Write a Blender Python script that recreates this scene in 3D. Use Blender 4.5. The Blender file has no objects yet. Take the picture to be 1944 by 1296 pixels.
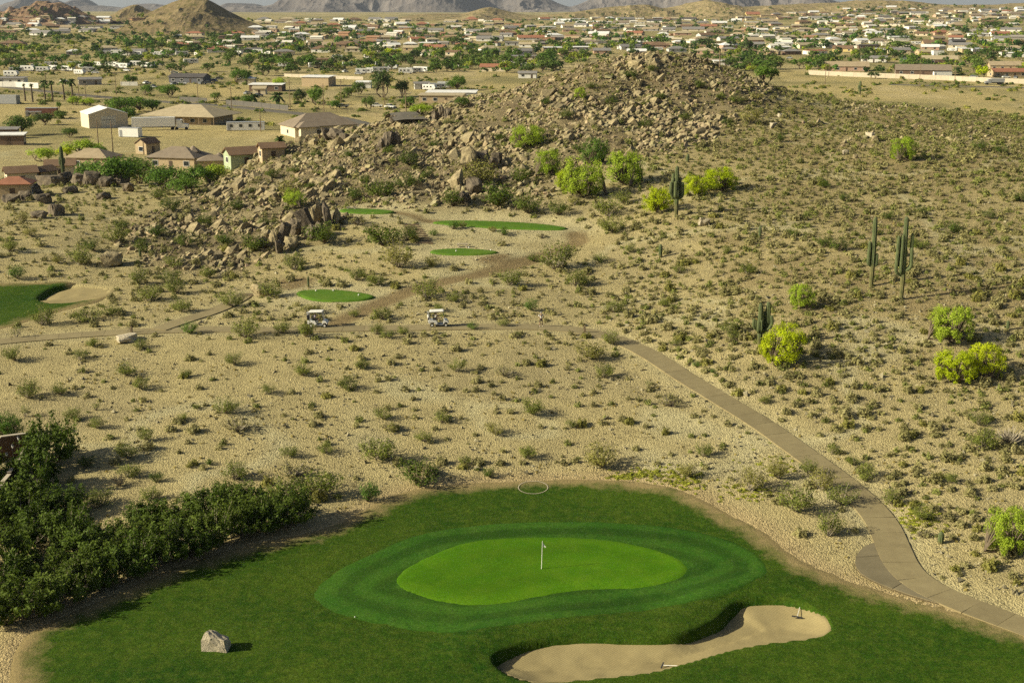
import bpy, bmesh, math, random
import numpy as np
from mathutils import Vector, Matrix
R = math.radians
random.seed(7)
rng = np.random.default_rng(11)
SC = bpy.context.scene
COL = SC.collection

# ------------------------------------------------------------------ camera, sky, sun, exposure
FPX, TH, HC = 2430.0, R(14.5), 41.5          # focal length (px of a 1944 px wide frame), pitch, eye height
cam = bpy.data.cameras.new('camera'); cam_o = bpy.data.objects.new('camera', cam); COL.objects.link(cam_o)
cam.sensor_width = 36.0; cam.lens = FPX / 1944 * 36; cam.clip_start = 1.0; cam.clip_end = 60000
cam_o.location = (0, 0, HC); cam_o.rotation_euler = (math.pi / 2 - TH, 0, 0)
SC.camera = cam_o
SUN_EL, SUN_AZ = R(26.5), R(12.0)            # shadows run to +X and a little to +Y
W = bpy.data.worlds.new('World'); SC.world = W; W.use_nodes = True
nt = W.node_tree; sky = nt.nodes.new('ShaderNodeTexSky'); sky.sky_type = 'NISHITA'; sky.sun_disc = False
sky.sun_elevation = SUN_EL; sky.sun_rotation = -(math.pi / 2 + SUN_AZ); sky.dust_density = 3.0; sky.air_density = 1.0
bg = nt.nodes['Background']; bg.inputs[1].default_value = 0.05
nt.links.new(sky.outputs[0], bg.inputs[0])
sl = bpy.data.lights.new('sun', 'SUN'); sl.energy = 5.0; sl.angle = R(0.55); sl.color = (1.0, 0.915, 0.67)
so = bpy.data.objects.new('sun', sl); COL.objects.link(so)
_d = Vector((math.cos(SUN_EL) * math.cos(SUN_AZ), math.cos(SUN_EL) * math.sin(SUN_AZ), -math.sin(SUN_EL)))
so.rotation_euler = _d.to_track_quat('-Z', 'Y').to_euler(); so.location = (-60, 0, 120)
SC.view_settings.view_transform = 'Standard'; SC.view_settings.look = 'None'
SC.view_settings.gamma = 1.0; SC.view_settings.use_curve_mapping = False
SC.view_settings.exposure = 0.56
HAZE_D = 2.8e-5
SC.cycles.max_bounces = 5; SC.cycles.diffuse_bounces = 1; SC.cycles.glossy_bounces = 2; SC.cycles.transmission_bounces = 3
SC.cycles.transparent_max_bounces = 4; SC.cycles.volume_bounces = 0; SC.cycles.caustics_reflective = False; SC.cycles.caustics_refractive = False
SC.cycles.use_denoising = False; SC.cycles.use_adaptive_sampling = True; SC.cycles.adaptive_threshold = 0.02

# ------------------------------------------------------------------ helpers: projection, noise, meshes
def slope(py):
    yc = -(py - 648) / FPX
    return (math.sin(TH) - yc * math.cos(TH)) / (math.cos(TH) + yc * math.sin(TH))
def at(px, py, Y):
    """the point at horizontal distance Y on the sight line through a photo pixel"""
    yc = -(py - 648) / FPX
    t = Y / (math.cos(TH) + yc * math.sin(TH))
    return ((px - 972) / FPX * t, Y, HC - slope(py) * Y)
def ppm(x, y, z):
    """photo pixels per metre at a place"""
    return FPX / (y * math.cos(TH) + (HC - z) * math.sin(TH))
def to_px(x, y, z):
    d = y * math.cos(TH) + (HC - z) * math.sin(TH)
    v = y * math.sin(TH) - (HC - z) * math.cos(TH)
    return 972 + FPX * x / d, 648 - FPX * v / d

def _h(ix, iy, s):
    n = (ix.astype(np.int64) * 374761393 + iy.astype(np.int64) * 668265263 + s * 1442695041) & 0x7fffffff
    n = ((n ^ (n >> 13)) * 1274126177) & 0x7fffffff
    return ((n ^ (n >> 16)) & 0xffff) / 65535.0
def vnoise(x, y, s=0):
    x = np.asarray(x, float); y = np.asarray(y, float)
    ix = np.floor(x); iy = np.floor(y); fx = x - ix; fy = y - iy
    fx = fx * fx * fx * (fx * (fx * 6 - 15) + 10); fy = fy * fy * fy * (fy * (fy * 6 - 15) + 10)
    a = _h(ix, iy, s); b = _h(ix + 1, iy, s); c = _h(ix, iy + 1, s); d = _h(ix + 1, iy + 1, s)
    return (a + (b - a) * fx) * (1 - fy) + (c + (d - c) * fx) * fy
def fbm(x, y, s=0, o=4, ridge=False):
    t = 0; a = 1; n = 0
    for k in range(o):
        v = vnoise(np.asarray(x) * 2 ** k + 17.3 * k, np.asarray(y) * 2 ** k - 9.1 * k, s + k) * 2 - 1
        if ridge: v = 1 - 2 * np.abs(v)
        t = t + a * v; n += a; a *= 0.5
    return t / n
def sstep(a, b, x):
    t = np.clip((np.asarray(x, float) - a) / (b - a), 0, 1); return t * t * (3 - 2 * t)

def mesh_np(name, V, Fc, mat=None, tint=None, smooth=False, mi=None):
    """mesh from an array of vertices and ONE array of equal-sized faces (or a list of such arrays)"""
    if not isinstance(Fc, list): Fc = [Fc]
    Fc = [np.asarray(f, np.int32) for f in Fc if len(f)]
    V = np.asarray(V, np.float32)
    me = bpy.data.meshes.new(name)
    me.vertices.add(len(V)); me.vertices.foreach_set('co', V.ravel())
    tot = np.concatenate([np.full(len(f), f.shape[1], np.int32) for f in Fc])
    idx = np.concatenate([f.ravel() for f in Fc])
    st = np.zeros(len(tot), np.int32); st[1:] = np.cumsum(tot)[:-1]
    me.loops.add(len(idx)); me.loops.foreach_set('vertex_index', idx)
    me.polygons.add(len(tot)); me.polygons.foreach_set('loop_start', st); me.polygons.foreach_set('loop_total', tot)
    me.polygons.foreach_set('use_smooth', np.full(len(tot), bool(smooth)))
    if mi is not None: me.polygons.foreach_set('material_index', np.asarray(mi, np.int32))
    a = me.attributes.new('tint', 'FLOAT_COLOR', 'POINT')
    if tint is None: tint = np.ones((len(V), 3))
    c = np.ones((len(V), 4), np.float32); c[:, :3] = tint
    a.data.foreach_set('color', c.ravel())
    for m in (mat if isinstance(mat, (list, tuple)) else [mat]):
        if m: me.materials.append(m)
    me.update(calc_edges=True)
    return me
def link(name, data, parent=None, loc=None, rz=0.0, scale=None):
    o = bpy.data.objects.new(name, data); COL.objects.link(o)
    if parent is not None: o.parent = parent
    if loc is not None: o.location = loc
    if rz: o.rotation_euler = (0, 0, rz)
    if scale is not None: o.scale = scale if hasattr(scale, '__len__') else (scale,) * 3
    return o
def tag(o, label=None, cat=None, group=None, kind=None):
    if label: o['label'] = label
    if cat: o['category'] = cat
    if group: o['group'] = group
    if kind: o['kind'] = kind
    return o

class MB:
    """collects boxes, tubes, prisms into one mesh (n-gons welcome)"""
    def __init__(s): s.v = []; s.f = []
    def add(s, V, Fc):
        b = len(s.v); s.v += [tuple(p) for p in V]; s.f += [tuple(i + b for i in f) for f in Fc]; return s
    def box(s, x0, x1, y0, y1, z0, z1):
        return s.add([(x0,y0,z0),(x1,y0,z0),(x1,y1,z0),(x0,y1,z0),(x0,y0,z1),(x1,y0,z1),(x1,y1,z1),(x0,y1,z1)],
                     [(0,3,2,1),(4,5,6,7),(0,1,5,4),(1,2,6,5),(2,3,7,6),(3,0,4,7)])
    def bar(s, a, b, r0, r1=None, n=6):
        r1 = r0 if r1 is None else r1
        a = Vector(a); b = Vector(b); d = (b - a).normalized()
        u = d.cross(Vector((0, 0, 1)) if abs(d.z) < .95 else Vector((1, 0, 0))).normalized(); w = d.cross(u)
        V = []
        for p, r in ((a, r0), (b, r1)):
            for k in range(n):
                t = 2 * math.pi * k / n; V.append(p + u * math.cos(t) * r + w * math.sin(t) * r)
        return s.add(V, [(k, (k + 1) % n, n + (k + 1) % n, n + k) for k in range(n)] + [tuple(range(n - 1, -1, -1)), tuple(range(n, 2 * n))])
    def prism(s, poly, y0, y1, axis='y'):
        """extrude a polygon given in (x,z) along y, or in (x,y) along z"""
        n = len(poly)
        if axis == 'y': V = [(p[0], y0, p[1]) for p in poly] + [(p[0], y1, p[1]) for p in poly]
        elif axis == 'x': V = [(y0, p[0], p[1]) for p in poly] + [(y1, p[0], p[1]) for p in poly]
        else: V = [(p[0], p[1], y0) for p in poly] + [(p[0], p[1], y1) for p in poly]
        return s.add(V, [tuple(range(n)), tuple(range(2 * n - 1, n - 1, -1))] + [(k, n + k, n + (k + 1) % n, (k + 1) % n) for k in range(n)])
    def mesh(s, name, mat, bevel=0.0, smooth=False):
        me = bpy.data.meshes.new(name); me.from_pydata(s.v, [], s.f)
        bm = bmesh.new(); bm.from_mesh(me)
        bmesh.ops.recalc_face_normals(bm, faces=bm.faces)
        if bevel: bmesh.ops.bevel(bm, geom=list(bm.edges), offset=bevel, segments=2, affect='EDGES', clamp_overlap=True)
        bm.to_mesh(me); bm.free()
        a = me.attributes.new('tint', 'FLOAT_COLOR', 'POINT'); a.data.foreach_set('color', np.ones(4 * len(me.vertices), np.float32))
        if smooth: me.polygons.foreach_set('use_smooth', np.ones(len(me.polygons), bool))
        for m in (mat if isinstance(mat, (list, tuple)) else [mat]): me.materials.append(m)
        return me
    def build(s, name, mat, parent=None, bevel=0.0, smooth=False, **k):
        return link(name, s.mesh(name, mat, bevel, smooth), parent, **k)

def sweep(path, radii, n=10, rib=0.0):
    """tube along a path with a radius at each point, its cross-section fluted by rib; V, quads (+caps as tris)"""
    P = np.asarray(path, float); m = len(P); k = n * (2 if rib else 1)
    T = np.gradient(P, axis=0); T /= np.linalg.norm(T, axis=1)[:, None] + 1e-9
    V = []
    up = np.array([0., 1., 0.]) if abs(T[0][1]) < .9 else np.array([1., 0, 0])
    for i in range(m):
        u = np.cross(T[i], up); u /= np.linalg.norm(u) + 1e-9; w = np.cross(u, T[i])
        for j in range(k):
            a = 2 * math.pi * j / k; r = radii[i] * ((1 - rib) if (rib and j % 2) else 1)
            V.append(P[i] + (u * math.cos(a) + w * math.sin(a)) * r)
    Q = [(i * k + j, i * k + (j + 1) % k, (i + 1) * k + (j + 1) % k, (i + 1) * k + j) for i in range(m - 1) for j in range(k)]
    V += [P[0], P[-1]]; c0 = m * k
    Tr = [(c0, (j + 1) % k, j) for j in range(k)] + [(c0 + 1, (m - 1) * k + j, (m - 1) * k + (j + 1) % k) for j in range(k)]
    return np.array(V), np.array(Q), np.array(Tr)

# ------------------------------------------------------------------ materials
def _nodes(name):
    m = bpy.data.materials.new(name); m.use_nodes = True; t = m.node_tree
    b = t.nodes['Principled BSDF']; b.inputs['Specular IOR Level'].default_value = 0.25
    return m, t, b
def _tex(t, scale, detail=4, kind='ShaderNodeTexNoise', rough=.55, obj=False):
    n = t.nodes.new(kind); n.inputs['Scale'].default_value = scale
    if 'Detail' in n.inputs: n.inputs['Detail'].default_value = detail
    if kind == 'ShaderNodeTexNoise': n.inputs['Roughness'].default_value = rough
    if obj:
        c = t.nodes.new('ShaderNodeTexCoord'); t.links.new(c.outputs['Object'], n.inputs['Vector'])
    else:
        c = t.nodes.new('ShaderNodeNewGeometry'); t.links.new(c.outputs['Position'], n.inputs['Vector'])
    return n
def _ramp(t, src, stops):
    r = t.nodes.new('ShaderNodeValToRGB'); e = r.color_ramp.elements
    while len(e) < len(stops): e.new(.5)
    for k, (p, c) in enumerate(stops):
        e[k].position = p; e[k].color = (*c, 1) if hasattr(c, '__len__') else (c, c, c, 1)
    t.links.new(src, r.inputs[0]); return r
def _mul(t, a, b, mode='MULTIPLY', fac=1.0):
    m = t.nodes.new('ShaderNodeMix'); m.data_type = 'RGBA'; m.blend_type = mode
    m.inputs[0].default_value = fac if not hasattr(fac, 'node') else 1
    if hasattr(fac, 'node'): t.links.new(fac, m.inputs[0])
    for k, v in ((6, a), (7, b)):
        if hasattr(v, 'node'): t.links.new(v, m.inputs[k])
        else: m.inputs[k].default_value = (*v, 1) if hasattr(v, '__len__') else (v, v, v, 1)
    return m.outputs[2]
def _bump(t, b, src, strength, dist):
    n = t.nodes.new('ShaderNodeBump'); n.inputs['Strength'].default_value = strength; n.inputs['Distance'].default_value = dist
    t.links.new(src, n.inputs['Height']); t.links.new(n.outputs[0], b.inputs['Normal']); return n
def _attr(t, name='tint'):
    a = t.nodes.new('ShaderNodeAttribute'); a.attribute_name = name; return a.outputs['Color']

def paint(name, col, rough=.6, var=.12, scale=1.5, bump=0.0, metal=0.0, spec=.25):
    m, t, b = _nodes(name)
    n = _tex(t, scale, 5); r = _ramp(t, n.outputs[0], [(.3, 1 - var), (.7, 1 + var * .4)])
    t.links.new(_mul(t, col, r.outputs[0]), b.inputs['Base Color'])
    b.inputs['Roughness'].default_value = rough; b.inputs['Metallic'].default_value = metal; b.inputs['Specular IOR Level'].default_value = spec
    if bump: _bump(t, b, _tex(t, scale * 4, 4).outputs[0], bump, .05)
    return m
def leafm(name, c1, c2, trans=.25, tscale=.35):
    """leaves: colour varies from plant to plant and through the plant"""
    m, t, b = _nodes(name)
    oi = t.nodes.new('ShaderNodeObjectInfo'); r0 = _ramp(t, oi.outputs['Random'], [(0, c1), (1, c2)])
    n = _tex(t, tscale, 3); r = _ramp(t, n.outputs[0], [(.3, .72), (.7, 1.2)])
    col = _mul(t, _mul(t, r0.outputs[0], r.outputs[0]), _attr(t))
    t.links.new(col, b.inputs['Base Color']); b.inputs['Roughness'].default_value = .65; b.inputs['Specular IOR Level'].default_value = .15
    if trans:
        tr = t.nodes.new('ShaderNodeBsdfTranslucent'); t.links.new(col, tr.inputs[0])
        mx = t.nodes.new('ShaderNodeMixShader'); mx.inputs[0].default_value = trans
        t.links.new(b.outputs[0], mx.inputs[1]); t.links.new(tr.outputs[0], mx.inputs[2])
        t.links.new(mx.outputs[0], t.nodes['Material Output'].inputs[0])
    return m
def stonem(name, c1, c2, scale=1.2, bump=.5):
    m, t, b = _nodes(name)
    oi = t.nodes.new('ShaderNodeObjectInfo')
    n = _tex(t, scale, 8, rough=.65); r = _ramp(t, n.outputs[0], [(.3, c1), (.68, c2)])
    rr = _ramp(t, oi.outputs['Random'], [(0, .8), (1, 1.15)])
    t.links.new(_mul(t, _mul(t, r.outputs[0], rr.outputs[0]), _attr(t)), b.inputs['Base Color']); b.inputs['Roughness'].default_value = .9
    b.inputs['Specular IOR Level'].default_value = .1
    _bump(t, b, _tex(t, scale * 5, 8, rough=.7).outputs[0], bump, .15)
    return m
def groundm():
    """soil: patches, grit, and a skin of small pebbles that catch the low sun"""
    m, t, b = _nodes('desert_soil')
    n1 = _tex(t, .25, 5); n2 = _tex(t, 3.2, 6, rough=.7); n4 = _tex(t, .7, 4, rough=.65)
    v = _tex(t, 6.8, 0, 'ShaderNodeTexVoronoi'); v2 = _tex(t, 14.0, 0, 'ShaderNodeTexVoronoi')
    r1 = _ramp(t, n1.outputs[0], [(.3, .86), (.7, 1.10)]); r2 = _ramp(t, n2.outputs[0], [(.32, .74), (.62, 1.1)])
    hsv = t.nodes.new('ShaderNodeSeparateColor'); t.links.new(v.outputs['Color'], hsv.inputs[0])
    peb = _ramp(t, hsv.outputs[0], [(.05, .45), (.22, .6), (.32, .98), (.8, 1.04), (.95, 1.2)])
    gap = _ramp(t, v.outputs['Distance'], [(.45, 1.0), (.75, .66)])
    few = _ramp(t, n4.outputs[0], [(.34, 0.08), (.66, .85)])
    c = _mul(t, _mul(t, _attr(t), r1.outputs[0]), r2.outputs[0])
    c2 = _mul(t, _mul(t, c, peb.outputs[0]), gap.outputs[0])
    c = _mul(t, c, c2, 'MIX', few.outputs[0])
    t.links.new(c, b.inputs['Base Color']); b.inputs['Roughness'].default_value = .95; b.inputs['Specular IOR Level'].default_value = .05
    inv = t.nodes.new('ShaderNodeMath'); inv.operation = 'MULTIPLY_ADD'; t.links.new(v.outputs['Distance'], inv.inputs[0]); inv.inputs[1].default_value = -1.1; t.links.new(n2.outputs[0], inv.inputs[2])
    i2 = t.nodes.new('ShaderNodeMath'); i2.operation = 'MULTIPLY_ADD'; t.links.new(v2.outputs['Distance'], i2.inputs[0]); i2.inputs[1].default_value = -.5; t.links.new(inv.outputs[0], i2.inputs[2])
    _bump(t, b, i2.outputs[0], .75, .115)
    return m
def grassm(name, c1, c2, c3, scale=1.4, bump=.4, stripe=None, edge=None, fine=9):
    m, t, b = _nodes(name)
    n1 = _tex(t, .11, 4, rough=.5); n2 = _tex(t, scale, 6, rough=.7); n3 = _tex(t, fine, 4, rough=.8)
    a = _ramp(t, n1.outputs[0], [(.32, c1), (.68, c2)]).outputs[0]
    f = _ramp(t, n2.outputs[0], [(.42, 0.0), (.75, .6)]).outputs[0]
    c = _mul(t, a, c3, 'MIX', f)
    c = _mul(t, c, _ramp(t, n3.outputs[0], [(.32, .5), (.64, 1.3)]).outputs[0])
    if stripe: c = _mul(t, c, _attr(t))          # mowing bands: the lie of the grass
    if edge is not None:         # worn, dry turf along the border (tint.r carries the distance to it)
        s = t.nodes.new('ShaderNodeSeparateColor'); t.links.new(_attr(t), s.inputs[0])
        ad = t.nodes.new('ShaderNodeMath'); ad.operation = 'ADD'; t.links.new(s.outputs[0], ad.inputs[0])
        mm = t.nodes.new('ShaderNodeMath'); mm.operation = 'MULTIPLY_ADD'; t.links.new(_tex(t, .55, 6, rough=.75).outputs[0], mm.inputs[0])
        mm.inputs[1].default_value = .55; mm.inputs[2].default_value = -.3; t.links.new(mm.outputs[0], ad.inputs[1])
        k = _ramp(t, ad.outputs[0], [(.02, 1.0), (.22, 0.0)]).outputs[0]
        c = _mul(t, c, edge, 'MIX', k)
    t.links.new(c, b.inputs['Base Color']); b.inputs['Roughness'].default_value = .85; b.inputs['Specular IOR Level'].default_value = .08
    _bump(t, b, n3.outputs[0], bump, .12)
    return m
def sandm(name, c1, c2):
    m, t, b = _nodes(name)
    n1 = _tex(t, .35, 5); n2 = _tex(t, 9, 6, rough=.75)
    w = _tex(t, 2.6, 2, 'ShaderNodeTexWave'); w.inputs['Distortion'].default_value = 5.0; w.inputs['Detail Scale'].default_value = .25; w.bands_direction = 'DIAGONAL'
    c = _mul(t, _mul(t, _ramp(t, n1.outputs[0], [(.3, c1), (.7, c2)]).outputs[0], _ramp(t, n2.outputs[0], [(.3, .8), (.7, 1.1)]).outputs[0]),
             _ramp(t, w.outputs[0], [(.2, .97), (.8, 1.02)]).outputs[0])
    t.links.new(c, b.inputs['Base Color']); b.inputs['Roughness'].default_value = .95; b.inputs['Specular IOR Level'].default_value = .05
    ad = t.nodes.new('ShaderNodeMath'); ad.operation = 'ADD'; t.links.new(n2.outputs[0], ad.inputs[0]); t.links.new(w.outputs[0], ad.inputs[1])
    _bump(t, b, ad.outputs[0], .16, .05)
    return m
def concretem(name, c1, c2):
    m, t, b = _nodes(name)
    n1 = _tex(t, .8, 7, rough=.7); n2 = _tex(t, 11, 5, rough=.7); oi = t.nodes.new('ShaderNodeObjectInfo')
    c = _mul(t, _mul(t, _ramp(t, n1.outputs[0], [(.3, c1), (.7, c2)]).outputs[0], _ramp(t, n2.outputs[0], [(.3, .86), (.7, 1.06)]).outputs[0]),
             _ramp(t, oi.outputs['Random'], [(0, .9), (1, 1.06)]).outputs[0])
    t.links.new(c, b.inputs['Base Color']); b.inputs['Roughness'].default_value = .85
    _bump(t, b, n2.outputs[0], .2, .02)
    return m
M = {}
M['soil'] = groundm()
M['rough'] = grassm('rough_turf', (.019, .060, .003), (.050, .094, .006), (.108, .142, .017), edge=(.27, .21, .095), bump=.7, fine=5)
M['fringe'] = grassm('mown_collar_turf', (.024, .080, .007), (.036, .098, .008), (.065, .122, .015), scale=.8, bump=.3, fine=6, stripe=True)
M['green'] = grassm('putting_turf', (.048, .140, .003), (.072, .178, .004), (.115, .205, .010), scale=.5, bump=.12, fine=10, stripe=True)
M['tee'] = grassm('tee_turf', (.065, .155, .014), (.095, .185, .018), (.15, .20, .035), scale=.6, bump=.1, fine=8)
M['lip'] = paint('bunker_lip_soil', (.045, .035, .02), .95, .3, 3)
M['sand'] = sandm('bunker_sand', (.29, .235, .115), (.36, .295, .145))
M['path'] = concretem('dusty_path_concrete', (.235, .19, .098), (.31, .255, .132))
M['path_bed'] = paint('path_bedding_soil', (.155, .12, .065), .95, .2, 2)
M['layby'] = concretem('grey_path_concrete', (.185, .155, .09), (.24, .20, .118))
M['rock'] = stonem('hill_rock', (.16, .13, .076), (.43, .355, .205), 1.6, .7)
M['rock_dark'] = stonem('dark_outcrop_rock', (.085, .07, .055), (.22, .18, .125), 1.0, .7)
M['rock_pale'] = stonem('pale_boulder_rock', (.38, .33, .235), (.55, .48, .35), 2.2, .7)
M['stone'] = stonem('loose_stone', (.20, .175, .11), (.46, .41, .26), 3.0, .2)
M['bursage'] = leafm('bursage_leaf', (.29, .27, .105), (.39, .355, .16), .32, 1.0)
M['bursage_g'] = leafm('green_bursage_leaf', (.24, .235, .055), (.33, .31, .085), .32, 1.0)
M['creosote'] = leafm('creosote_leaf', (.165, .20, .034), (.24, .27, .055), .32, .6)
M['creosote_d'] = leafm('dark_creosote_leaf', (.085, .135, .016), (.13, .175, .024), .3, .6)
M['lime'] = leafm('flowering_palo_verde_leaf', (.44, .55, .014), (.52, .60, .018), .38, .5)
M['lime_g'] = leafm('palo_verde_leaf', (.33, .45, .04), (.41, .53, .05), .38, .5)
M['mesquite'] = leafm('mesquite_leaf', (.10, .19, .025), (.15, .25, .035), .35, .5)
M['tree_d'] = leafm('dark_town_leaf', (.065, .105, .025), (.10, .15, .036), .25, .3)
M['tree_m'] = leafm('town_leaf', (.10, .16, .03), (.16, .23, .045), .3, .3)
M['tree_y'] = leafm('yellow_town_leaf', (.28, .34, .04), (.40, .45, .05), .3, .3)
M['bark'] = paint('grey_bark', (.16, .125, .085), .9, .3, 4)
M['twig'] = paint('pale_twig', (.30, .26, .19), .9, .2, 4)
M['saguaro'] = None

# ------------------------------------------------------------------ terrain: a spline through surveyed points
_zp = [  # px, py, height
 (100,1280,-.3),(972,1296,-.5),(1850,1280,-.1),(300,1150,0),(1028,1083,.1),(1300,1090,.1),(700,1110,0),(1500,1150,0),(1944,1190,.4),
 (1700,1040,.8),(1000,927,.6),(700,960,.6),(1300,960,.8),(200,1060,.2),(0,1000,.4),(300,940,1.1),(1000,850,1.5),(500,850,1.7),(100,850,1.8),
 (1400,880,1.7),(1750,900,2.2),(1944,900,2.8),(1000,750,3.0),(600,750,3.1),(200,750,3.0),(0,700,3.4),(1400,775,3.1),(1944,750,4.6),(1700,750,4.0),
 (0,648,4.0),(250,630,4.3),(600,622,4.8),(830,620,4.9),(1027,622,4.9),(1110,625,4.9),(1230,672,4.2),(1450,655,6.2),(1710,568,8.5),(1653,543,8.9),(1944,568,9.0)]
_yp = [  # px, py, distance
 (1283,410,193),(1500,400,195),(1750,400,194),(1944,400,192),(1500,300,232),(1750,300,228),(1944,300,228),(1600,230,270),(1800,235,272),(1944,243,275),
 (1500,176,302),(1700,202,302),(1944,224,302),(2100,240,300),(2100,500,160),(635,563,164),(881,480,184),(960,435,199),(700,402,209),(1100,440,196),(1000,500,180),
 (1150,500,178),(1200,560,164),(900,330,238),(1100,330,228),(700,330,240),(1100,230,265),(900,250,268),(1250,200,275),(500,400,222),(400,450,204),(560,450,198),
 (450,510,186),(300,430,212),(100,440,203),(0,440,202),(180,352,262),(0,372,252),(300,372,246),(-150,440,200),(-150,650,143),(150,555,169),(0,580,164),
 (520,292,285),(600,262,288),(680,252,291),(850,202,296),(1000,168,299),(1100,130,300),(1180,112,300),(1260,108,300),(1330,112,300),(1385,140,300),(1430,160,301),(400,345,275)]
_xp = [(x, 345, 12 if -40 < x < 160 else 5) for x in (-40, 0, 40, 80, 120, 160, 200)] + [(x, 385, 5) for x in range(-240, 260, 60)] + \
      [(x, 450, 4) for x in range(-300, 330, 90)] + [(x, 292, 4) for x in (-240, -170, -135, -110, -88)] + [(x, 312, 4) for x in (-140, -100, -70)] + [(-240, 220, 6), (-200, 100, 1), (200, 100, 4), (230, 200, 12), (230, 300, 16), (-60, 40, -1), (60, 40, -1), (0, 10, -1)]
_P = [at(px, py, (HC - z) / slope(py)) for px, py, z in _zp] + [at(*p) for p in _yp] + list(_xp)
_P = np.array(_P)
def _U(r2): return np.where(r2 > 1e-12, r2 * np.log(r2 + 1e-12), 0) * .5
_s = 100.0
_A = _P[:, :2] / _s; _n = len(_A)
_K = _U(((_A[:, None] - _A[None]) ** 2).sum(-1)) + np.eye(_n) * .004
_Q = np.hstack([np.ones((_n, 1)), _A])
_L = np.block([[_K, _Q], [_Q.T, np.zeros((3, 3))]])
_w = np.linalg.solve(_L, np.concatenate([_P[:, 2], np.zeros(3)]))
def tps(x, y):
    x = np.asarray(x, float); sh = x.shape; x = x.ravel() / _s; y = np.asarray(y, float).ravel() / _s
    out = _w[_n] + _w[_n + 1] * x + _w[_n + 2] * y
    for k in range(_n): out = out + _w[k] * _U((x - _A[k, 0]) ** 2 + (y - _A[k, 1]) ** 2)
    return out.reshape(sh)
def plain(x, y):
    x = np.asarray(x, float); y = np.asarray(y, float)
    z = 4 + .008 * np.clip(y - 450, 0, 2200) + .0015 * np.clip(y - 2650, 0, None)
    px = x / np.maximum(y, 1)                      # the town climbs on the right hand side
    z = z + sstep(.10, .42, px) * np.clip(y - 900, 0, 1600) * .0115
    z = z + fbm(x / 140, y / 140, 3, 3) * np.clip((y - 600) / 500, 0, 1) * 2.5
    return z
def base(x, y):
    """bare ground without its fine relief"""
    x = np.asarray(x, float); y = np.asarray(y, float)
    w = np.maximum(sstep(400, 450, y), np.maximum(sstep(170, 230, x), sstep(-190, -240, x) ) * sstep(320, 400, y))
    far = (np.abs(x) > 330) | (y < -20)
    t = tps(np.clip(x, -300, 300), np.clip(y, 0, 460))
    t = np.where(y < 55, np.minimum(t, 0), t)
    return t * (1 - w) + plain(x, y) * w

def ray_ground(px, py, Hf, y0=60., y1=3500., n=4000):
    Y = np.geomspace(y0, y1, n); yc = -(py - 648) / FPX
    t = Y / (math.cos(TH) + yc * math.sin(TH)); X = (px - 972) / FPX * t; Z = HC - slope(py) * Y
    h = Hf(X, Y); k = np.argmax(h >= Z)
    if not (h >= Z).any(): return (X[-1], Y[-1], h[-1])
    a = 0.0
    if k > 0:
        d0 = Z[k - 1] - h[k - 1]; d1 = Z[k] - h[k]; a = d0 / (d0 - d1 + 1e-9)
        return (X[k-1] + (X[k]-X[k-1]) * a, Y[k-1] + (Y[k]-Y[k-1]) * a, h[k-1] + (h[k]-h[k-1]) * a)
    return (X[k], Y[k], h[k])
# coarse table of base() for quick sight lines
_tx = np.arange(-330, 331, 2.0); _ty = np.arange(40, 470, 2.0)
_TZ = base(*np.meshgrid(_tx, _ty, indexing='ij'))
def bil(xs, ys, Z, x, y):
    x = np.clip(np.asarray(x, float), xs[0], xs[-1]); y = np.clip(np.asarray(y, float), ys[0], ys[-1])
    i = np.clip(np.searchsorted(xs, x, side='right') - 1, 0, len(xs) - 2); j = np.clip(np.searchsorted(ys, y, side='right') - 1, 0, len(ys) - 2)
    u = (x - xs[i]) / (xs[i + 1] - xs[i]); v = (y - ys[j]) / (ys[j + 1] - ys[j])
    return Z[i, j] * (1 - u) * (1 - v) + Z[i + 1, j] * u * (1 - v) + Z[i, j + 1] * (1 - u) * v + Z[i + 1, j + 1] * u * v
def baseq(x, y): return bil(_tx, _ty, _TZ, x, y)
def G0(px, py): return ray_ground(px, py, baseq, 60, 460, 1500)

def chaikin(P, k=2, closed=True):
    P = np.asarray(P, float)
    for _ in range(k):
        if closed:
            N = np.roll(P, -1, 0); P = np.stack([P * .75 + N * .25, P * .25 + N * .75], 1).reshape(-1, P.shape[1])
        else:
            a = P[:-1] * .75 + P[1:] * .25; b = P[:-1] * .25 + P[1:] * .75
            P = np.concatenate([P[:1], np.stack([a, b], 1).reshape(-1, P.shape[1]), P[-1:]])
    return P
def outline(pts, k=2): return chaikin([G0(*p)[:2] for p in pts], k)
def sdist(poly, x, y, normals=False):
    """signed distance to a closed outline, positive inside"""
    x = np.asarray(x, float); y = np.asarray(y, float); sh = x.shape; x = x.ravel(); y = y.ravel()
    best = np.full(x.shape, 1e18); ins = np.zeros(x.shape, bool); nx = np.zeros(x.shape); ny = np.zeros(x.shape)
    ar = 0.0
    for k in range(len(poly)):
        a = poly[k - 1]; b = poly[k]; ar += a[0] * b[1] - b[0] * a[1]
    sg = 1 if ar > 0 else -1
    for k in range(len(poly)):
        a = poly[k - 1]; b = poly[k]; d = b - a; L = d @ d + 1e-12
        t = np.clip(((x - a[0]) * d[0] + (y - a[1]) * d[1]) / L, 0, 1)
        q = (x - a[0] - t * d[0]) ** 2 + (y - a[1] - t * d[1]) ** 2
        m = q < best; best = np.where(m, q, best)
        if normals:
            l = math.sqrt(L); nx = np.where(m, d[1] / l * sg, nx); ny = np.where(m, -d[0] / l * sg, ny)
        if a[1] != b[1]:
            c = ((a[1] > y) != (b[1] > y)) & (x < (b[0] - a[0]) * (y - a[1]) / (b[1] - a[1]) + a[0]); ins ^= c
    s = np.sqrt(best); s = np.where(ins, s, -s).reshape(sh)
    return (s, nx.reshape(sh), ny.reshape(sh)) if normals else s
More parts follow.
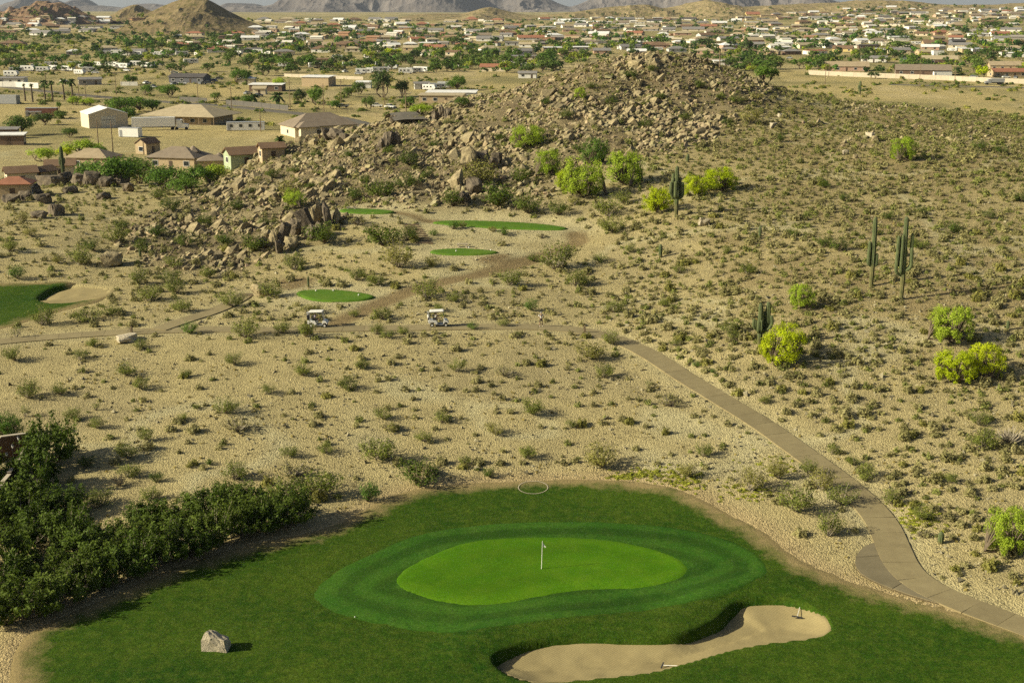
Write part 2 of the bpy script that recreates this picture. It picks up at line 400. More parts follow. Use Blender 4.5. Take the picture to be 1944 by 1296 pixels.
def ldist(line, x, y):
    """distance to an open polyline"""
    x = np.asarray(x, float); best = np.full(x.shape, 1e18)
    for k in range(1, len(line)):
        a = line[k - 1][:2]; b = line[k][:2]; d = b - a; L = d @ d + 1e-12
        t = np.clip(((x - a[0]) * d[0] + (y - a[1]) * d[1]) / L, 0, 1)
        best = np.minimum(best, (x - a[0] - t * d[0]) ** 2 + (y - a[1] - t * d[1]) ** 2)
    return np.sqrt(best)

LAWN = outline([(10,1400),(20,1296),(22,1255),(38,1212),(80,1185),(250,1115),(340,1072),(480,1032),(600,1008),(655,988),(700,962),(760,934),(860,919),(960,913),(1100,909),(1200,912),
  (1280,925),(1335,950),(1380,975),(1440,1003),(1480,1036),(1515,1062),(1560,1086),(1620,1108),(1700,1130),(1800,1155),(1880,1180),(1944,1200),(2040,1232),(2100,1300),(2100,1400)])
FRINGE = outline([(593,1128),(630,1090),(700,1055),(790,1015),(900,998),(1020,991),(1150,992),(1270,1000),(1370,1020),(1435,1050),(1462,1085),(1440,1110),(1400,1130),(1330,1150),(1200,1168),
  (1050,1186),(960,1200),(870,1207),(760,1195),(660,1172),(608,1150)])
GREEN = outline([(745,1105),(760,1085),(800,1063),(850,1040),(900,1027),(960,1022),(1050,1020),(1120,1022),(1190,1031),(1250,1045),(1295,1063),(1312,1082),(1300,1100),(1260,1113),
  (1200,1122),(1150,1122),(1090,1125),(1030,1135),(970,1148),(910,1154),(860,1151),(800,1138),(760,1122)])
BUNK = outline([(931,1250),(945,1242),(985,1228),(1050,1216),(1100,1213),(1180,1214),(1250,1216),(1290,1211),(1330,1195),(1365,1178),(1382,1155),(1410,1143),(1470,1139),(1520,1146),(1560,1165),
  (1580,1188),(1570,1206),(1530,1214),(1460,1221),(1400,1232),(1340,1247),(1270,1270),(1200,1282),(1120,1289),(1060,1296),(1010,1295),(970,1284),(945,1268)])
LAWN2 = outline([(-120,545),(0,538),(70,537),(125,533),(150,540),(215,545),(200,570),(150,584),(110,592),(60,608),(10,625),(-120,640)])
BUNK2 = outline([(68,566),(80,556),(105,544),(150,536),(195,538),(222,548),(205,562),(160,573),(110,578),(75,574)])
TEES = [outline(p) for p in (
 [(558,560),(585,554),(635,551),(690,556),(715,563),(690,571),(640,575),(590,574)],
 [(813,478),(845,472),(890,471),(930,477),(950,482),(920,487),(870,488),(830,486)],
 [(815,420),(850,415),(900,416),(960,420),(1020,425),(1060,431),(1080,437),(1060,443),(1010,443),(950,441),(900,434),(850,427)],
 [(642,404),(665,398),(700,396),(735,397),(752,401),(735,407),(690,409),(655,409)])]
TEEZ = [float(np.mean(baseq(t[:, 0], t[:, 1]))) + .25 for t in TEES]
CENTRE = [(-160,668),(-60,655),(0,648),(90,640),(190,632),(290,627),(400,624),(500,626),(600,624),(720,622),(830,621),(930,619),(1020,619),(1085,623),(1130,630),(1180,645),(1235,672),(1300,714),(1370,757),
  (1450,806),(1525,860),(1590,907),(1640,948),(1676,990),(1694,1035),(1712,1078),(1750,1112),(1820,1143),(1890,1168),(1960,1194),(2050,1228)]
SPUR = [(300,626),(350,607),(400,592),(440,575),(470,556)]
def centreline(pts, step):
    P = chaikin([G0(*p)[:2] for p in pts], 3, False)
    d = np.concatenate([[0], np.cumsum(np.linalg.norm(np.diff(P, axis=0), axis=1))]); n = int(d[-1] / step)
    s = np.linspace(0, d[-1], n + 1); return np.stack([np.interp(s, d, P[:, 0]), np.interp(s, d, P[:, 1])], 1)
PATH = centreline(CENTRE, .65); SPURL = centreline(SPUR, .65)
PW = 1.35
def profile(L):
    z = baseq(L[:, 0], L[:, 1]); k = 15
    zz = np.pad(z, k, mode='edge'); return np.convolve(zz, np.ones(2 * k + 1) / (2 * k + 1), 'valid')
PATHZ = profile(PATH); SPURZ = profile(SPURL)
LAYBY = outline([(1688,1026),(1660,1030),(1636,1042),(1621,1066),(1628,1090),(1656,1108),(1715,1130),(1775,1146),(1835,1160),(1800,1140),(1740,1110),(1712,1078),(1700,1045)], 1)
TRACK = chaikin([G0(*p)[:2] for p in ((640,612),(690,590),(745,565),(800,545),(860,530),(930,516),(1000,495),(1060,475),(1105,458),(1095,446))], 2, False)
TRACK2 = chaikin([G0(*p)[:2] for p in ((738,398),(770,405),(800,414),(825,416))], 2, False)
DIRT = [outline(p, 1) for p in ([(530,530),(585,524),(590,540),(540,552)], [(895,500),(935,485),(975,487),(955,505)])]

# ------------------------------------------------------------------ fine ground grid
def spread(a, b, d, far0, far1, g):
    c = list(np.arange(a, b + .01, d)); s = d
    while c[-1] < far1: s *= g; c.append(c[-1] + s)
    s = d; lo = [a]
    while lo[-1] > far0: s *= g; lo.append(lo[-1] - s)
    return np.array(lo[:0:-1] + c)
GX = spread(-112, 142, 1.0, -16000, 16000, 1.055); GY = spread(62, 318, 1.0, -60, 42000, 1.055)
XX, YY = np.meshgrid(GX, GY, indexing='ij')
Z0 = base(XX, YY)
near = (YY < 420) & (np.abs(XX) < 260)
# where the hill is bare rock: outline drawn round the boulder field
ROCKZ = outline([(1490,178),(1420,150),(1370,118),(1300,108),(1180,108),(1080,140),(1000,165),(850,198),(690,250),(600,258),(520,290),(430,345),(330,395),(245,420),(235,455),(260,500),(420,525),(520,505),(600,455),(660,415),
  (740,390),(860,395),(1000,400),(1040,370),(1060,330),(1180,300),(1300,290),(1400,240)], 2)
sdR = np.full(XX.shape, -99.0); sdR[near] = sdist(ROCKZ, XX[near], YY[near])
crest = sstep(288, 300, YY) * sstep(-60, -20, XX) * sstep(75, 55, XX)
rocky = np.clip(sstep(-6, 8, sdR) + crest * sstep(330, 315, YY), 0, 1)
damp = np.ones(XX.shape)
pd = np.full(XX.shape, 99.0); m_ = near & (YY < 190); pd[m_] = np.minimum(ldist(PATH, XX[m_], YY[m_]), ldist(SPURL, XX[m_], YY[m_]))
td = np.full(XX.shape, 99.0); m2 = near & (YY > 140) & (YY < 225); td[m2] = np.minimum(ldist(TRACK, XX[m2], YY[m2]), ldist(TRACK2, XX[m2], YY[m2]) + .6)
sdL = np.full(XX.shape, -99.0); m3 = near & (YY < 130); sdL[m3] = sdist(LAWN, XX[m3], YY[m3])
m4 = near & (YY > 140) & (YY < 190) & (XX < -40); sdL2 = np.full(XX.shape, -99.0); sdL2[m4] = sdist(LAWN2, XX[m4], YY[m4])
lay = np.full(XX.shape, -99.0); m5 = near & (YY < 110) & (XX > 15); lay[m5] = sdist(LAYBY, XX[m5], YY[m5])
rel = fbm(XX / 5.5, YY / 5.5, 1, 4) * .16 + fbm(XX / 1.9, YY / 1.9, 5, 2) * .05
rel = rel + rocky * (fbm(XX / 14, YY / 14, 21, 4, True) * 1.3 + fbm(XX / 4, YY / 4, 23, 3) * .45)
rel = rel * np.clip(1.15 - sstep(420, 700, YY), .25, 1)
quiet = np.minimum(sstep(1.2, 3.5, pd), np.minimum(sstep(1.5, 3.5, td), np.minimum(sstep(1.0, -1.5, sdL), sstep(1.0, -1.5, sdL2))))
tz_m = []
for k, t in enumerate(TEES):
    sd = np.full(XX.shape, -99.0); sd[m2] = sdist(t, XX[m2], YY[m2]); tz_m.append(sd)
    quiet = np.minimum(quiet, sstep(2.5, .2, sd + 2.5) * 1.0 if False else sstep(.5, -4.0, sd))
ZZ = Z0 + rel * quiet
for k, sd in enumerate(tz_m):                       # each tee stands on a levelled pad
    w = sstep(-5.0, -.6, sd); ZZ = ZZ * (1 - w) + (TEEZ[k] - .22) * w
# path bench: level with the path, then back to the slope
near_i = np.argwhere(pd < 3.2)
allL = np.concatenate([PATH, SPURL]); allZ = np.concatenate([PATHZ, SPURZ])
for i, j in near_i:
    d = (allL[:, 0] - GX[i]) ** 2 + (allL[:, 1] - GY[j]) ** 2; k = int(np.argmin(d)); w = float(sstep(3.2, 1.7, pd[i, j]))
    ZZ[i, j] = ZZ[i, j] * (1 - w) + (allZ[k] - .10) * w
ZZ = ZZ - .25 * sstep(-.2, .8, lay)
ZZ = ZZ - .9 * sstep(.6, 2.6, sdL) - 1.6 * sstep(.4, 1.6, sdL2)
ZZ = ZZ - .10 * sstep(2.0, 1.2, td)
def ground_z(x, y): return bil(GX, GY, ZZ, x, y)
def G(px, py, y1=3500.): return ray_ground(px, py, ground_z, 60, y1, 2500)

# colour of the soil itself: pale sand, gravelly slopes, brown track, dry straw-coloured town lots
def C(r, g, b): return np.array([r, g, b])
def lerp(a, b, w): return a * (1 - w[..., None]) + b * w[..., None]
nA = fbm(XX / 22, YY / 22, 31, 4); nB = fbm(XX / 6, YY / 6, 41, 4)
gc = np.broadcast_to(C(.455, .38, .185), XX.shape + (3,)).copy()
rightslope = sstep(0, 40, XX - (YY - 150) * .05 - 10) * sstep(118, 165, YY + XX * .25)
gc = lerp(gc, C(.34, .275, .13), np.clip(rightslope * (.75 + nA * .8), 0, 1))
gc = lerp(gc, C(.30, .235, .115), np.clip(sstep(.05, .4, nB) * rightslope, 0, .8))
gc = lerp(gc, C(.235, .19, .108), rocky * .9)
gc = lerp(gc, C(.19, .145, .085), np.clip(rocky * sstep(.0, .5, nB), 0, .7))
pale = np.maximum(sstep(-9, -1, np.max(np.stack(tz_m), 0)) * .9, sstep(4, 1, pd) * .5)
gc = lerp(gc, C(.375, .315, .165), np.clip(sstep(.1, .5, nA) * (1 - rightslope) * .6, 0, 1))
wash = np.abs(fbm(XX / 30 + YY / 90, YY / 34, 33, 3)); gc = lerp(gc, C(.51, .46, .26), sstep(.07, .0, wash) * .7 * (1 - rocky))
gc = lerp(gc, C(.50, .44, .245), pale)
gc = lerp(gc, C(.265, .20, .10), np.maximum(sstep(2.3, 1.1, td + nB * .5), 0))
for d in DIRT:
    sd = np.full(XX.shape, -99.0); sd[m2] = sdist(d, XX[m2], YY[m2]); gc = lerp(gc, C(.265, .20, .10), sstep(-1, .6, sd + nB))
gc = lerp(gc, C(.46, .35, .18), sstep(-3, 0, sdL) * .8)
farw = sstep(345, 400, YY)
straw = lerp(np.broadcast_to(C(.50, .405, .18), gc.shape), C(.40, .34, .155), sstep(-.1, .4, fbm(XX / 60, YY / 60, 51, 4)))
straw = lerp(straw, C(.25, .225, .10), np.clip(sstep(-.05, .3, fbm(XX / 35, YY / 35, 55, 4)) * .8 + sstep(600, 1000, YY) * .35, 0, .9))
straw = lerp(straw, C(.55, .45, .24), sstep(.15, .35, fbm(XX / 26, YY / 26, 59, 4)) * .6)
gc = lerp(gc, straw, farw)
nx, ny = XX.shape
ii = np.arange(nx * ny).reshape(nx, ny)
quads = np.stack([ii[:-1, :-1], ii[1:, :-1], ii[1:, 1:], ii[:-1, 1:]], -1).reshape(-1, 4)
ground = link('ground', mesh_np('ground', np.stack([XX, YY, ZZ], -1).reshape(-1, 3), quads, M['soil'], gc.reshape(-1, 3), True))
tag(ground, 'sandy desert ground rising to a rocky hill and a far plain', kind='structure')

# ------------------------------------------------------------------ lawns, green, bunkers
def sheet(name, poly, zf, mat, step, margin=.8, tintf=None, label=None):
    x0, y0 = poly.min(0) - margin; x1, y1 = poly.max(0) + margin
    xs = np.arange(x0, x1 + step, step); ys = np.arange(y0, y1 + step, step)
    X, Y = np.meshgrid(xs, ys, indexing='ij'); sd, nX, nY = sdist(poly, X, Y, True)
    Z = zf(X, Y, sd, nX, nY)
    id_ = np.arange(X.size).reshape(X.shape)
    q = np.stack([id_[:-1, :-1], id_[1:, :-1], id_[1:, 1:], id_[:-1, 1:]], -1).reshape(-1, 4)
    keep = (sd.ravel()[q] > -margin).all(1); q = q[keep]
    used = np.unique(q); remap = -np.ones(X.size, int); remap[used] = np.arange(len(used))
    V = np.stack([X, Y, Z], -1).reshape(-1, 3)[used]
    ti = tintf(X, Y, sd).reshape(-1, 3)[used] if tintf else None
    o = link(name, mesh_np(name, V, remap[q], mat, ti, True))
    tag(o, label, kind='structure'); return o
def lawn_base(x, y): return baseq(x, y)
def carve(poly, x, y, depth):
    s, a, b = sdist(poly, x, y, True)
    return s
def lawn_z(X, Y, sd, a, b):
    z = lawn_base(X, Y) + np.clip(sd * .18, -.35, .07) + fbm(X / .9, Y / .9, 61, 3) * .035
    bs, bnx, bny = sdist(BUNK, X, Y, True)
    mound = np.exp(-((bs + 2.2) / 2.0) ** 2) * np.clip(bny * .8 - bnx * .4, 0, 1) * .55      # turf bank above the bunker
    z = z + mound * sstep(-9, -1, bs) * sstep(.4, -.2, bs)
    return z - 1.5 * sstep(-.02, .42, bs)
def edge_t(X, Y, sd):
    s2 = sdist(BUNK, X, Y); e = np.clip(sd / 9.0, 0, 1); return np.stack([e, e, e], -1)
sheet('rough_lawn', LAWN, lawn_z, M['rough'], .27, .9, edge_t, 'rough turf lawn round the putting green')
def lift(h, n=0.0):
    def f(X, Y, sd, a, b):
        bs, bnx, bny = sdist(BUNK, X, Y, True)
        m = np.exp(-((bs + 2.2) / 2.0) ** 2) * np.clip(bny * .8 - bnx * .4, 0, 1) * .55 * sstep(-9, -1, bs) * sstep(.4, -.2, bs)
        return lawn_base(X, Y) + m + .07 + np.clip((sd + fbm(X / .8, Y / .8, 67, 2) * .07) * .3, -.15, h) + fbm(X / 6, Y / 6, 63, 2) * n
    return f
def bands(w, a):
    def f(X, Y, sd):
        b = 1 + a * np.clip(np.sin(sd / w * 2 * math.pi + fbm(X / 5, Y / 5, 65, 2)) * 2.5, -1, 1) + .18 * fbm(X / 7, Y / 4, 66, 3); return np.stack([b, b, b], -1)
    return f
sheet('mown_collar', FRINGE, lift(.05), M['fringe'], .3, .6, bands(2.6, .17), 'darker closely mown collar round the putting green')
sheet('putting_green', GREEN, lift(.09), M['green'], .3, .6, bands(3.4, .05), 'bright smooth putting green')
def bunk_z(poly, lo, hi, D):
    def f(X, Y, sd, a, b):
        lip = sstep(-.25, .35, -.5 * a + .85 * b)
        side = sstep(.2, .9, -a)
        edge = lip * (.28 + .55 * side)                           # how far below the turf the sand meets the wall
        d = np.where(sd > 0, edge + (D - edge) * (1 - np.exp(-np.maximum(sd, 0) / 1.5)), edge)
        z = lawn_base(X, Y) + .05 - d + fbm(X / 2.2, Y / 2.2, 71, 3) * .10 * sstep(0, 1, sd)
        return z + np.where(lip < .5, np.clip(sd * .35, -.3, 0), 0) * 1.0
    return f
sheet('bunker_sand', BUNK, bunk_z(BUNK, 0, 0, .85), M['sand'], .22, .45, None, 'raked tan sand of the large greenside bunker')
def lawn2_z(X, Y, sd, a, b):
    z = baseq(X, Y) + np.clip(sd * .25, -.4, .10) + fbm(X / 3, Y / 3, 77, 3) * .12
    return z - .9 * sstep(-.05, .9, sdist(BUNK2, X, Y))
sheet('far_fairway', LAWN2, lawn2_z, M['rough'], .5, 1.0, edge_t, 'strip of fairway turf at the left edge beside the small bunker')
sheet('far_bunker_sand', BUNK2, bunk_z(BUNK2, 0, 0, .3), M['sand'], .4, .6, None, 'tan sand of the small bunker at the left edge')
for k, t in enumerate(TEES):
    sheet('tee_box', t, (lambda z: (lambda X, Y, sd, a, b: z + np.clip(sd * 1.2, -.5, 0) + .02 * fbm(X / 3, Y / 3, 5, 2)))(TEEZ[k]), M['tee'], .3, .45, None,
          ('lowest oval tee box above the left golf cart', 'middle oval tee box with a bench behind it', 'long upper tee box above the tan bank', 'highest small tee box beside the dark outcrop')[k])

# ------------------------------------------------------------------ cart path: bed and single concrete slabs
def ribbon(L, z, w0, w1):
    T = np.gradient(L, axis=0); T /= np.linalg.norm(T, axis=1)[:, None]; N = np.stack([-T[:, 1], T[:, 0]], 1)
    A = L + N * w0; B = L + N * w1
    return np.column_stack([A, z]), np.column_stack([B, z])
def slab_mesh(A, B, mat, th=.12):
    n = len(A); V = np.concatenate([A, B, A - [0, 0, th], B - [0, 0, th]])
    F = [(k, n + k, n + k + 1, k + 1) for k in range(n - 1)]
    F += [(k, k + 1, 2 * n + k + 1, 2 * n + k) for k in range(n - 1)] + [(n + k, 3 * n + k, 3 * n + k + 1, n + k + 1) for k in range(n - 1)]
    F += [(0, 2 * n, 3 * n, n), (n - 1, 2 * n - 1, 4 * n - 1, 3 * n - 1)]
    me = mesh_np('slab', V, np.array(F), mat); return me
def lay_path(name, L, Zp, label, w=PW, per=4):
    a, b = ribbon(L, Zp - .05, -w + .03, w - .03); n = len(a)
    bed = link(name, mesh_np(name, np.concatenate([a, b]), np.array([(k, n + k, n + k + 1, k + 1) for k in range(n - 1)]), M['path_bed']))
    tag(bed, label, kind='structure')
    for k in range(0, len(L) - per, per):
        s = np.linspace(k, k + per, per + 1); s[0] += .022; s[-1] -= .022
        LL = np.stack([np.interp(s, np.arange(len(L)), L[:, 0]), np.interp(s, np.arange(len(L)), L[:, 1])], 1); z = np.interp(s, np.arange(len(L)), Zp)
        T = np.gradient(LL, axis=0); T /= np.linalg.norm(T, axis=1)[:, None]; N = np.stack([-T[:, 1], T[:, 0]], 1)
        dz = random.uniform(-.008, .008)
        link('slab', slab_mesh(np.column_stack([LL + N * w, z + dz]), np.column_stack([LL - N * w, z + dz]), M['path']), bed)
    return bed
lay_path('cart_path', PATH, PATHZ, 'tan concrete cart path winding from the carts down past the green')
lay_path('spur_path', SPURL, SPURZ + .012, 'short tan path branching up towards the lowest tee', 1.15)
# lay-by beside the lower bend: three grey slabs on their own bed
def polymesh(name, poly2, z0, mat, th=.12):
    mb = MB(); n = len(poly2)
    V = [(p[0], p[1], z0(p[0], p[1])) for p in poly2]; V2 = [(x, y, z - th) for x, y, z in V]
    mb.add(V + V2, [tuple(range(n))] + [(k, n + k, n + (k + 1) % n, (k + 1) % n) for k in range(n)])
    me = mb.mesh(name, mat); bm = bmesh.new(); bm.from_mesh(me); bmesh.ops.triangulate(bm, faces=[f for f in bm.faces if len(f.verts) > 4]); bm.to_mesh(me); bm.free()
    return me
_ps = lambda x, y: float(PATHZ[int(np.argmin((PATH[:, 0] - x) ** 2 + (PATH[:, 1] - y) ** 2))]) 
def clip_half(poly, p, n):
    out = []
    for k in range(len(poly)):
        a = poly[k - 1]; b = poly[k]; da = (a - p) @ n; db = (b - p) @ n
        if da >= 0: out.append(a)
        if (da >= 0) != (db >= 0): out.append(a + (b - a) * da / (da - db))
    return np.array(out)
_lay = link('lay_by', polymesh('lay_by', LAYBY, lambda x, y: _ps(x, y) - .07, M['path_bed'])); tag(_lay, 'grey concrete lay-by at the lower bend of the cart path', kind='structure')
_c = [np.array(G0(*p)[:2]) for p in ((1690, 1027), (1640, 1072), (1690, 1112), (1840, 1165))]
for k in range(3):
    q = LAYBY.copy()
    if k > 0:
        d = np.array(G0(*((1710, 1052), (1730, 1098))[k - 1])[:2]) - np.array(G0(*((1618, 1062), (1690, 1125))[k - 1])[:2]); n_ = np.array([d[1], -d[0]]); n_ /= np.linalg.norm(n_)
        if n_[1] > 0: n_ = -n_
        q = clip_half(q, np.array(G0(*((1618, 1062), (1690, 1125))[k - 1])[:2]) + n_ * .03, n_)
    if k < 2:
        d = np.array(G0(*((1710, 1052), (1730, 1098))[k])[:2]) - np.array(G0(*((1618, 1062), (1690, 1125))[k])[:2]); n_ = np.array([d[1], -d[0]]); n_ /= np.linalg.norm(n_)
        if n_[1] < 0: n_ = -n_
        q = clip_half(q, np.array(G0(*((1618, 1062), (1690, 1125))[k])[:2]) + n_ * .03, n_)
    if len(q) > 2: link('slab', polymesh('slab', q, lambda x, y: _ps(x, y) - .022, M['layby']), _lay)

# ------------------------------------------------------------------ scatter tools
def rotz(a):
    c, s = np.cos(a), np.sin(a); z = np.zeros_like(c); o = np.ones_like(c)
    return np.stack([np.stack([c, -s, z], -1), np.stack([s, c, z], -1), np.stack([z, z, o], -1)], -2)
def rot_any(n):
    q = rng.normal(size=(n, 4)); q /= np.linalg.norm(q, axis=1)[:, None]; w, x, y, z = q.T
    return np.stack([np.stack([1-2*(y*y+z*z), 2*(x*y-w*z), 2*(x*z+w*y)], -1), np.stack([2*(x*y+w*z), 1-2*(x*x+z*z), 2*(y*z-w*x)], -1), np.stack([2*(x*z-w*y), 2*(y*z+w*x), 1-2*(x*x+y*y)], -1)], -2)
def merged(name, tpl, which, pos, Rm, scl, mat, tint=None, kind='stuff', label=None, **k):
    """many copies of a few small shapes as one mesh"""
    Vs = []; Fs = []; Ts = []; b = 0
    for t, (tv, tf) in enumerate(tpl):
        m = np.nonzero(which == t)[0]
        if not len(m): continue
        v = np.einsum('nij,nvj->nvi', Rm[m], tv[None] * scl[m][:, None, :]) + pos[m][:, None, :]
        f = tf[None] + (np.arange(len(m)) * len(tv))[:, None, None] + b
        Vs.append(v.reshape(-1, 3)); Fs.append(f.reshape(-1, tf.shape[1])); b += len(m) * len(tv)
        Ts.append(np.repeat(tint[m] if tint is not None else np.ones((len(m), 3)), len(tv), 0))
    o = link(name, mesh_np(name, np.concatenate(Vs), np.concatenate(Fs), mat, np.concatenate(Ts)))
    tag(o, label, kind=kind); return o
def leaves(c, size, up=.3, el=1.7, r=rng, N=None, loose=.75, tri=False):
    """diamond leaves at centres c; with N they lie roughly across that outward direction"""
    n = len(c); a = r.normal(size=(n, 3)); a[:, 2] += up
    if N is not None:
        N = N / (np.linalg.norm(N, axis=1)[:, None] + 1e-9) + r.normal(size=(n, 3)) * loose; N /= np.linalg.norm(N, axis=1)[:, None] + 1e-9
        a = a - N * (a * N).sum(1)[:, None]
    a /= np.linalg.norm(a, axis=1)[:, None] + 1e-9
    b = np.cross(a, N if N is not None else r.normal(size=(n, 3))); b /= np.linalg.norm(b, axis=1)[:, None] + 1e-9
    s = (size * r.uniform(.6, 1.25, n))[:, None]
    if tri: return np.stack([c - a * s * el * .5 - b * s * .55, c - a * s * el * .5 + b * s * .55, c + a * s * el * .6], 1).reshape(-1, 3), np.arange(n * 3).reshape(n, 3)
    V = np.stack([c - a * s * el * .5, c + b * s * .5, c + a * s * el * .5, c - b * s * .5], 1).reshape(-1, 3)
    return V, np.arange(n * 4).reshape(n, 4)
def tube_np(P, rad, n=4):
    V, Q, T = sweep(P, rad, n); return V, Q
def shrub(seed, stems, nleaf, leaf, height, tilt, twig=.012, inner=.35, jit=.07, lop=.25, up=.5, el=1.7):
    """shrub of unit width: bent stems fanning from one root, leaves gathered along their outer part"""
    r = np.random.default_rng(seed); LV = []; SV = []; SF = []; b = 0
    off = r.normal(size=2) * lop * .12
    for k in range(stems):
        az = r.uniform(0, 2 * math.pi); ti = tilt * math.sqrt(r.uniform(.02, 1)); L = r.uniform(.72, 1.08)
        tip = np.array([math.sin(ti) * math.cos(az) * .5 + off[0], math.sin(ti) * math.sin(az) * .5 + off[1], height * (math.cos(ti) * .75 + .25)]) * L
        mid = tip * np.array([.62, .62, .42]) + r.normal(size=3) * .03
        s = np.linspace(0, 1, 6)[:, None]; P = (1 - s) ** 2 * np.zeros(3) + 2 * s * (1 - s) * mid + s ** 2 * tip
        v, q = tube_np(P, np.linspace(twig, twig * .35, 6), 3); SV.append(v[:-2]); SF.append(q + b); b += len(v) - 2
        m = nleaf // stems; u = inner + (1 - inner) * np.sqrt(r.uniform(0, 1, m))[:, None]
        c = (1 - u) ** 2 * 0 + 2 * u * (1 - u) * mid + u ** 2 * tip + r.normal(size=(m, 3)) * jit * (.4 + u)
        LV.append(c)
    c = np.concatenate(LV); c[:, 2] = np.maximum(c[:, 2], .03)
    lv, lf = leaves(c, leaf, up, el, r, c - np.array([0, 0, height * .3]), .8)
    return lv, lf, np.concatenate(SV), np.concatenate(SF)
def tree_tpl(seed, h, trunk_h, clumps, nleaf, leaf, flat=.75, droop=0.0, trunks=3, clump_r=.17, top=1.0, low=-.15):
    """broad crown of unit width: trunks, limbs out to leaf clumps set through the crown's volume"""
    r = np.random.default_rng(seed); SV = []; SF = []; b = 0; LC = []; LN = []
    roots = [np.array([r.normal() * .03, r.normal() * .03, 0]) for _ in range(trunks)]
    heads = [np.array([x[0] * 5 + r.normal() * .05, x[1] * 5 + r.normal() * .05, trunk_h * h * r.uniform(.8, 1.2)]) for x in roots]
    for a, e in zip(roots, heads):
        s = np.linspace(0, 1, 5)[:, None]; P = a + (e - a) * s + r.normal(size=(5, 3)) * .008
        v, q = tube_np(P, np.linspace(.030, .018, 5) * (1.2 if trunks == 1 else .85), 5); SV.append(v[:-2]); SF.append(q + b); b += len(v) - 2
    for k in range(clumps):
        az = r.uniform(0, 2 * math.pi); el = r.uniform(low, 1); rr = .43 * (r.uniform(.12, 1) ** .5)
        ce = math.sqrt(max(0, 1 - el * el * top)); c = np.array([math.cos(az) * rr * (.35 + .65 * ce), math.sin(az) * rr * (.35 + .65 * ce), h * (trunk_h + (1 - trunk_h) * (.42 + .52 * el * r.uniform(.6, 1)))])
        hd = heads[int(np.argmin([np.linalg.norm(c - x) for x in heads]))]
        s = np.linspace(0, 1, 4)[:, None]; mid = (hd + c) / 2 + np.array([0, 0, .06]); P = (1 - s) ** 2 * hd + 2 * s * (1 - s) * mid + s * s * c
        v, q = tube_np(P, np.linspace(.014, .004, 4), 3); SV.append(v[:-2]); SF.append(q + b); b += len(v) - 2
        m = int(nleaf / clumps * r.uniform(.6, 1.4)); R_ = clump_r * r.uniform(.6, 1.25)
        d = r.normal(size=(m, 3)); d /= np.linalg.norm(d, axis=1)[:, None]; d *= (r.uniform(0, 1, m) ** .45)[:, None] * R_; d[:, 2] *= flat
        d[:, 2] -= droop * (d[:, 0] ** 2 + d[:, 1] ** 2)
        LC.append(c + d); LN.append(d + (c - np.array([0, 0, h * .4])) * .35)
    c = np.concatenate(LC); c[:, 2] = np.maximum(c[:, 2], .04)
    lv, lf = leaves(c, leaf, .2, 1.6, r, np.concatenate(LN), .65)
    return lv, lf, np.concatenate(SV), np.concatenate(SF)
def hull(seed, n=15, sq=.75):
    r = np.random.default_rng(seed); bm = bmesh.new()
    p = r.uniform(-1, 1, size=(n, 3)); p = np.sign(p) * np.abs(p) ** sq; p *= (r.uniform(.8, 1, n) / np.maximum(np.linalg.norm(p, axis=1), .75))[:, None]
    for v in p: bm.verts.new(v)
    o = bmesh.ops.convex_hull(bm, input=list(bm.verts)); bmesh.ops.delete(bm, geom=[v for v in bm.verts if not v.link_faces], context='VERTS')
    bmesh.ops.triangulate(bm, faces=bm.faces); bm.verts.index_update()
    V = np.array([v.co[:] for v in bm.verts]); F = np.array([[v.index for v in f.verts] for f in bm.faces]); bm.free()
    V = (V - (V.max(0) + V.min(0)) / 2) / (np.ptp(V, axis=0) / 2)
    return V, F
def big_rock(seed, n=13, sub=2, rough=.07):
    """large boulder: angular hull, split finer and roughened"""
    V, F = hull(seed, n); bm = bmesh.new(); vs = [bm.verts.new(v) for v in V]
    for f in F: bm.faces.new([vs[i] for i in f])
    for _ in range(sub): bmesh.ops.subdivide_edges(bm, edges=list(bm.edges), cuts=1, use_grid_fill=True)
    bmesh.ops.triangulate(bm, faces=bm.faces); bm.normal_update(); bm.verts.index_update()
    V = np.array([v.co[:] for v in bm.verts]); N = np.array([v.normal[:] for v in bm.verts]); F = np.array([[v.index for v in f.verts] for f in bm.faces]); bm.free()
    d = fbm(V[:, 0] * 2.5 + V[:, 2] * 1.7 + seed, V[:, 1] * 2.5 - V[:, 2] * 1.3, seed, 4)
    return V + N * (d * rough * 2)[:, None], F
def combo(name, lv, lf, sv, sf, ml, ms):
    return mesh_np(name, np.concatenate([lv, sv]), np.concatenate([lf, sf + len(lv)]), [ml, ms], None, False, np.concatenate([np.zeros(len(lf)), np.ones(len(sf))]))

# where things stand, for labels: short phrases naming things one can find
def zone(px, py):
    if py > 840 and px < 130 and py < 1010: return 'beside the dark stepped wall'
    if py > 880 and px < 620: return ('in the thicket against the lawn' if py > 1165 - px * .29 else 'deep in the thicket, left end' if px < 110 else 'in the thicket behind its front row') if py > 940 + .0 * px else 'on the sand above the thicket'
    if py > 620:
        if px > 1180 + (py - 650) * 1.55: return 'on the slope right of the cart path'
        if px < 480: return 'on the sand below the left cart path'
        if px < 900: return 'on the sand between green and golf carts'
        return 'on the sand left of the descending path'
    if px > 1150:
        if py < 300: return 'high on the right-hand slope'
        if px < 1450: return 'round the many-armed saguaro'
        return 'round the two tallest saguaros'
    if py > 520: return 'beside the lowest tee box' if 430 < px < 800 else ('beside the small far bunker' if px < 430 else 'just above the walking person')
    if 600 < px < 1150 and py > 395: return 'among the upper tee boxes'
    if py > 395: return 'at the left foot of the rocky hill'
    return 'among the rocks of the hill'
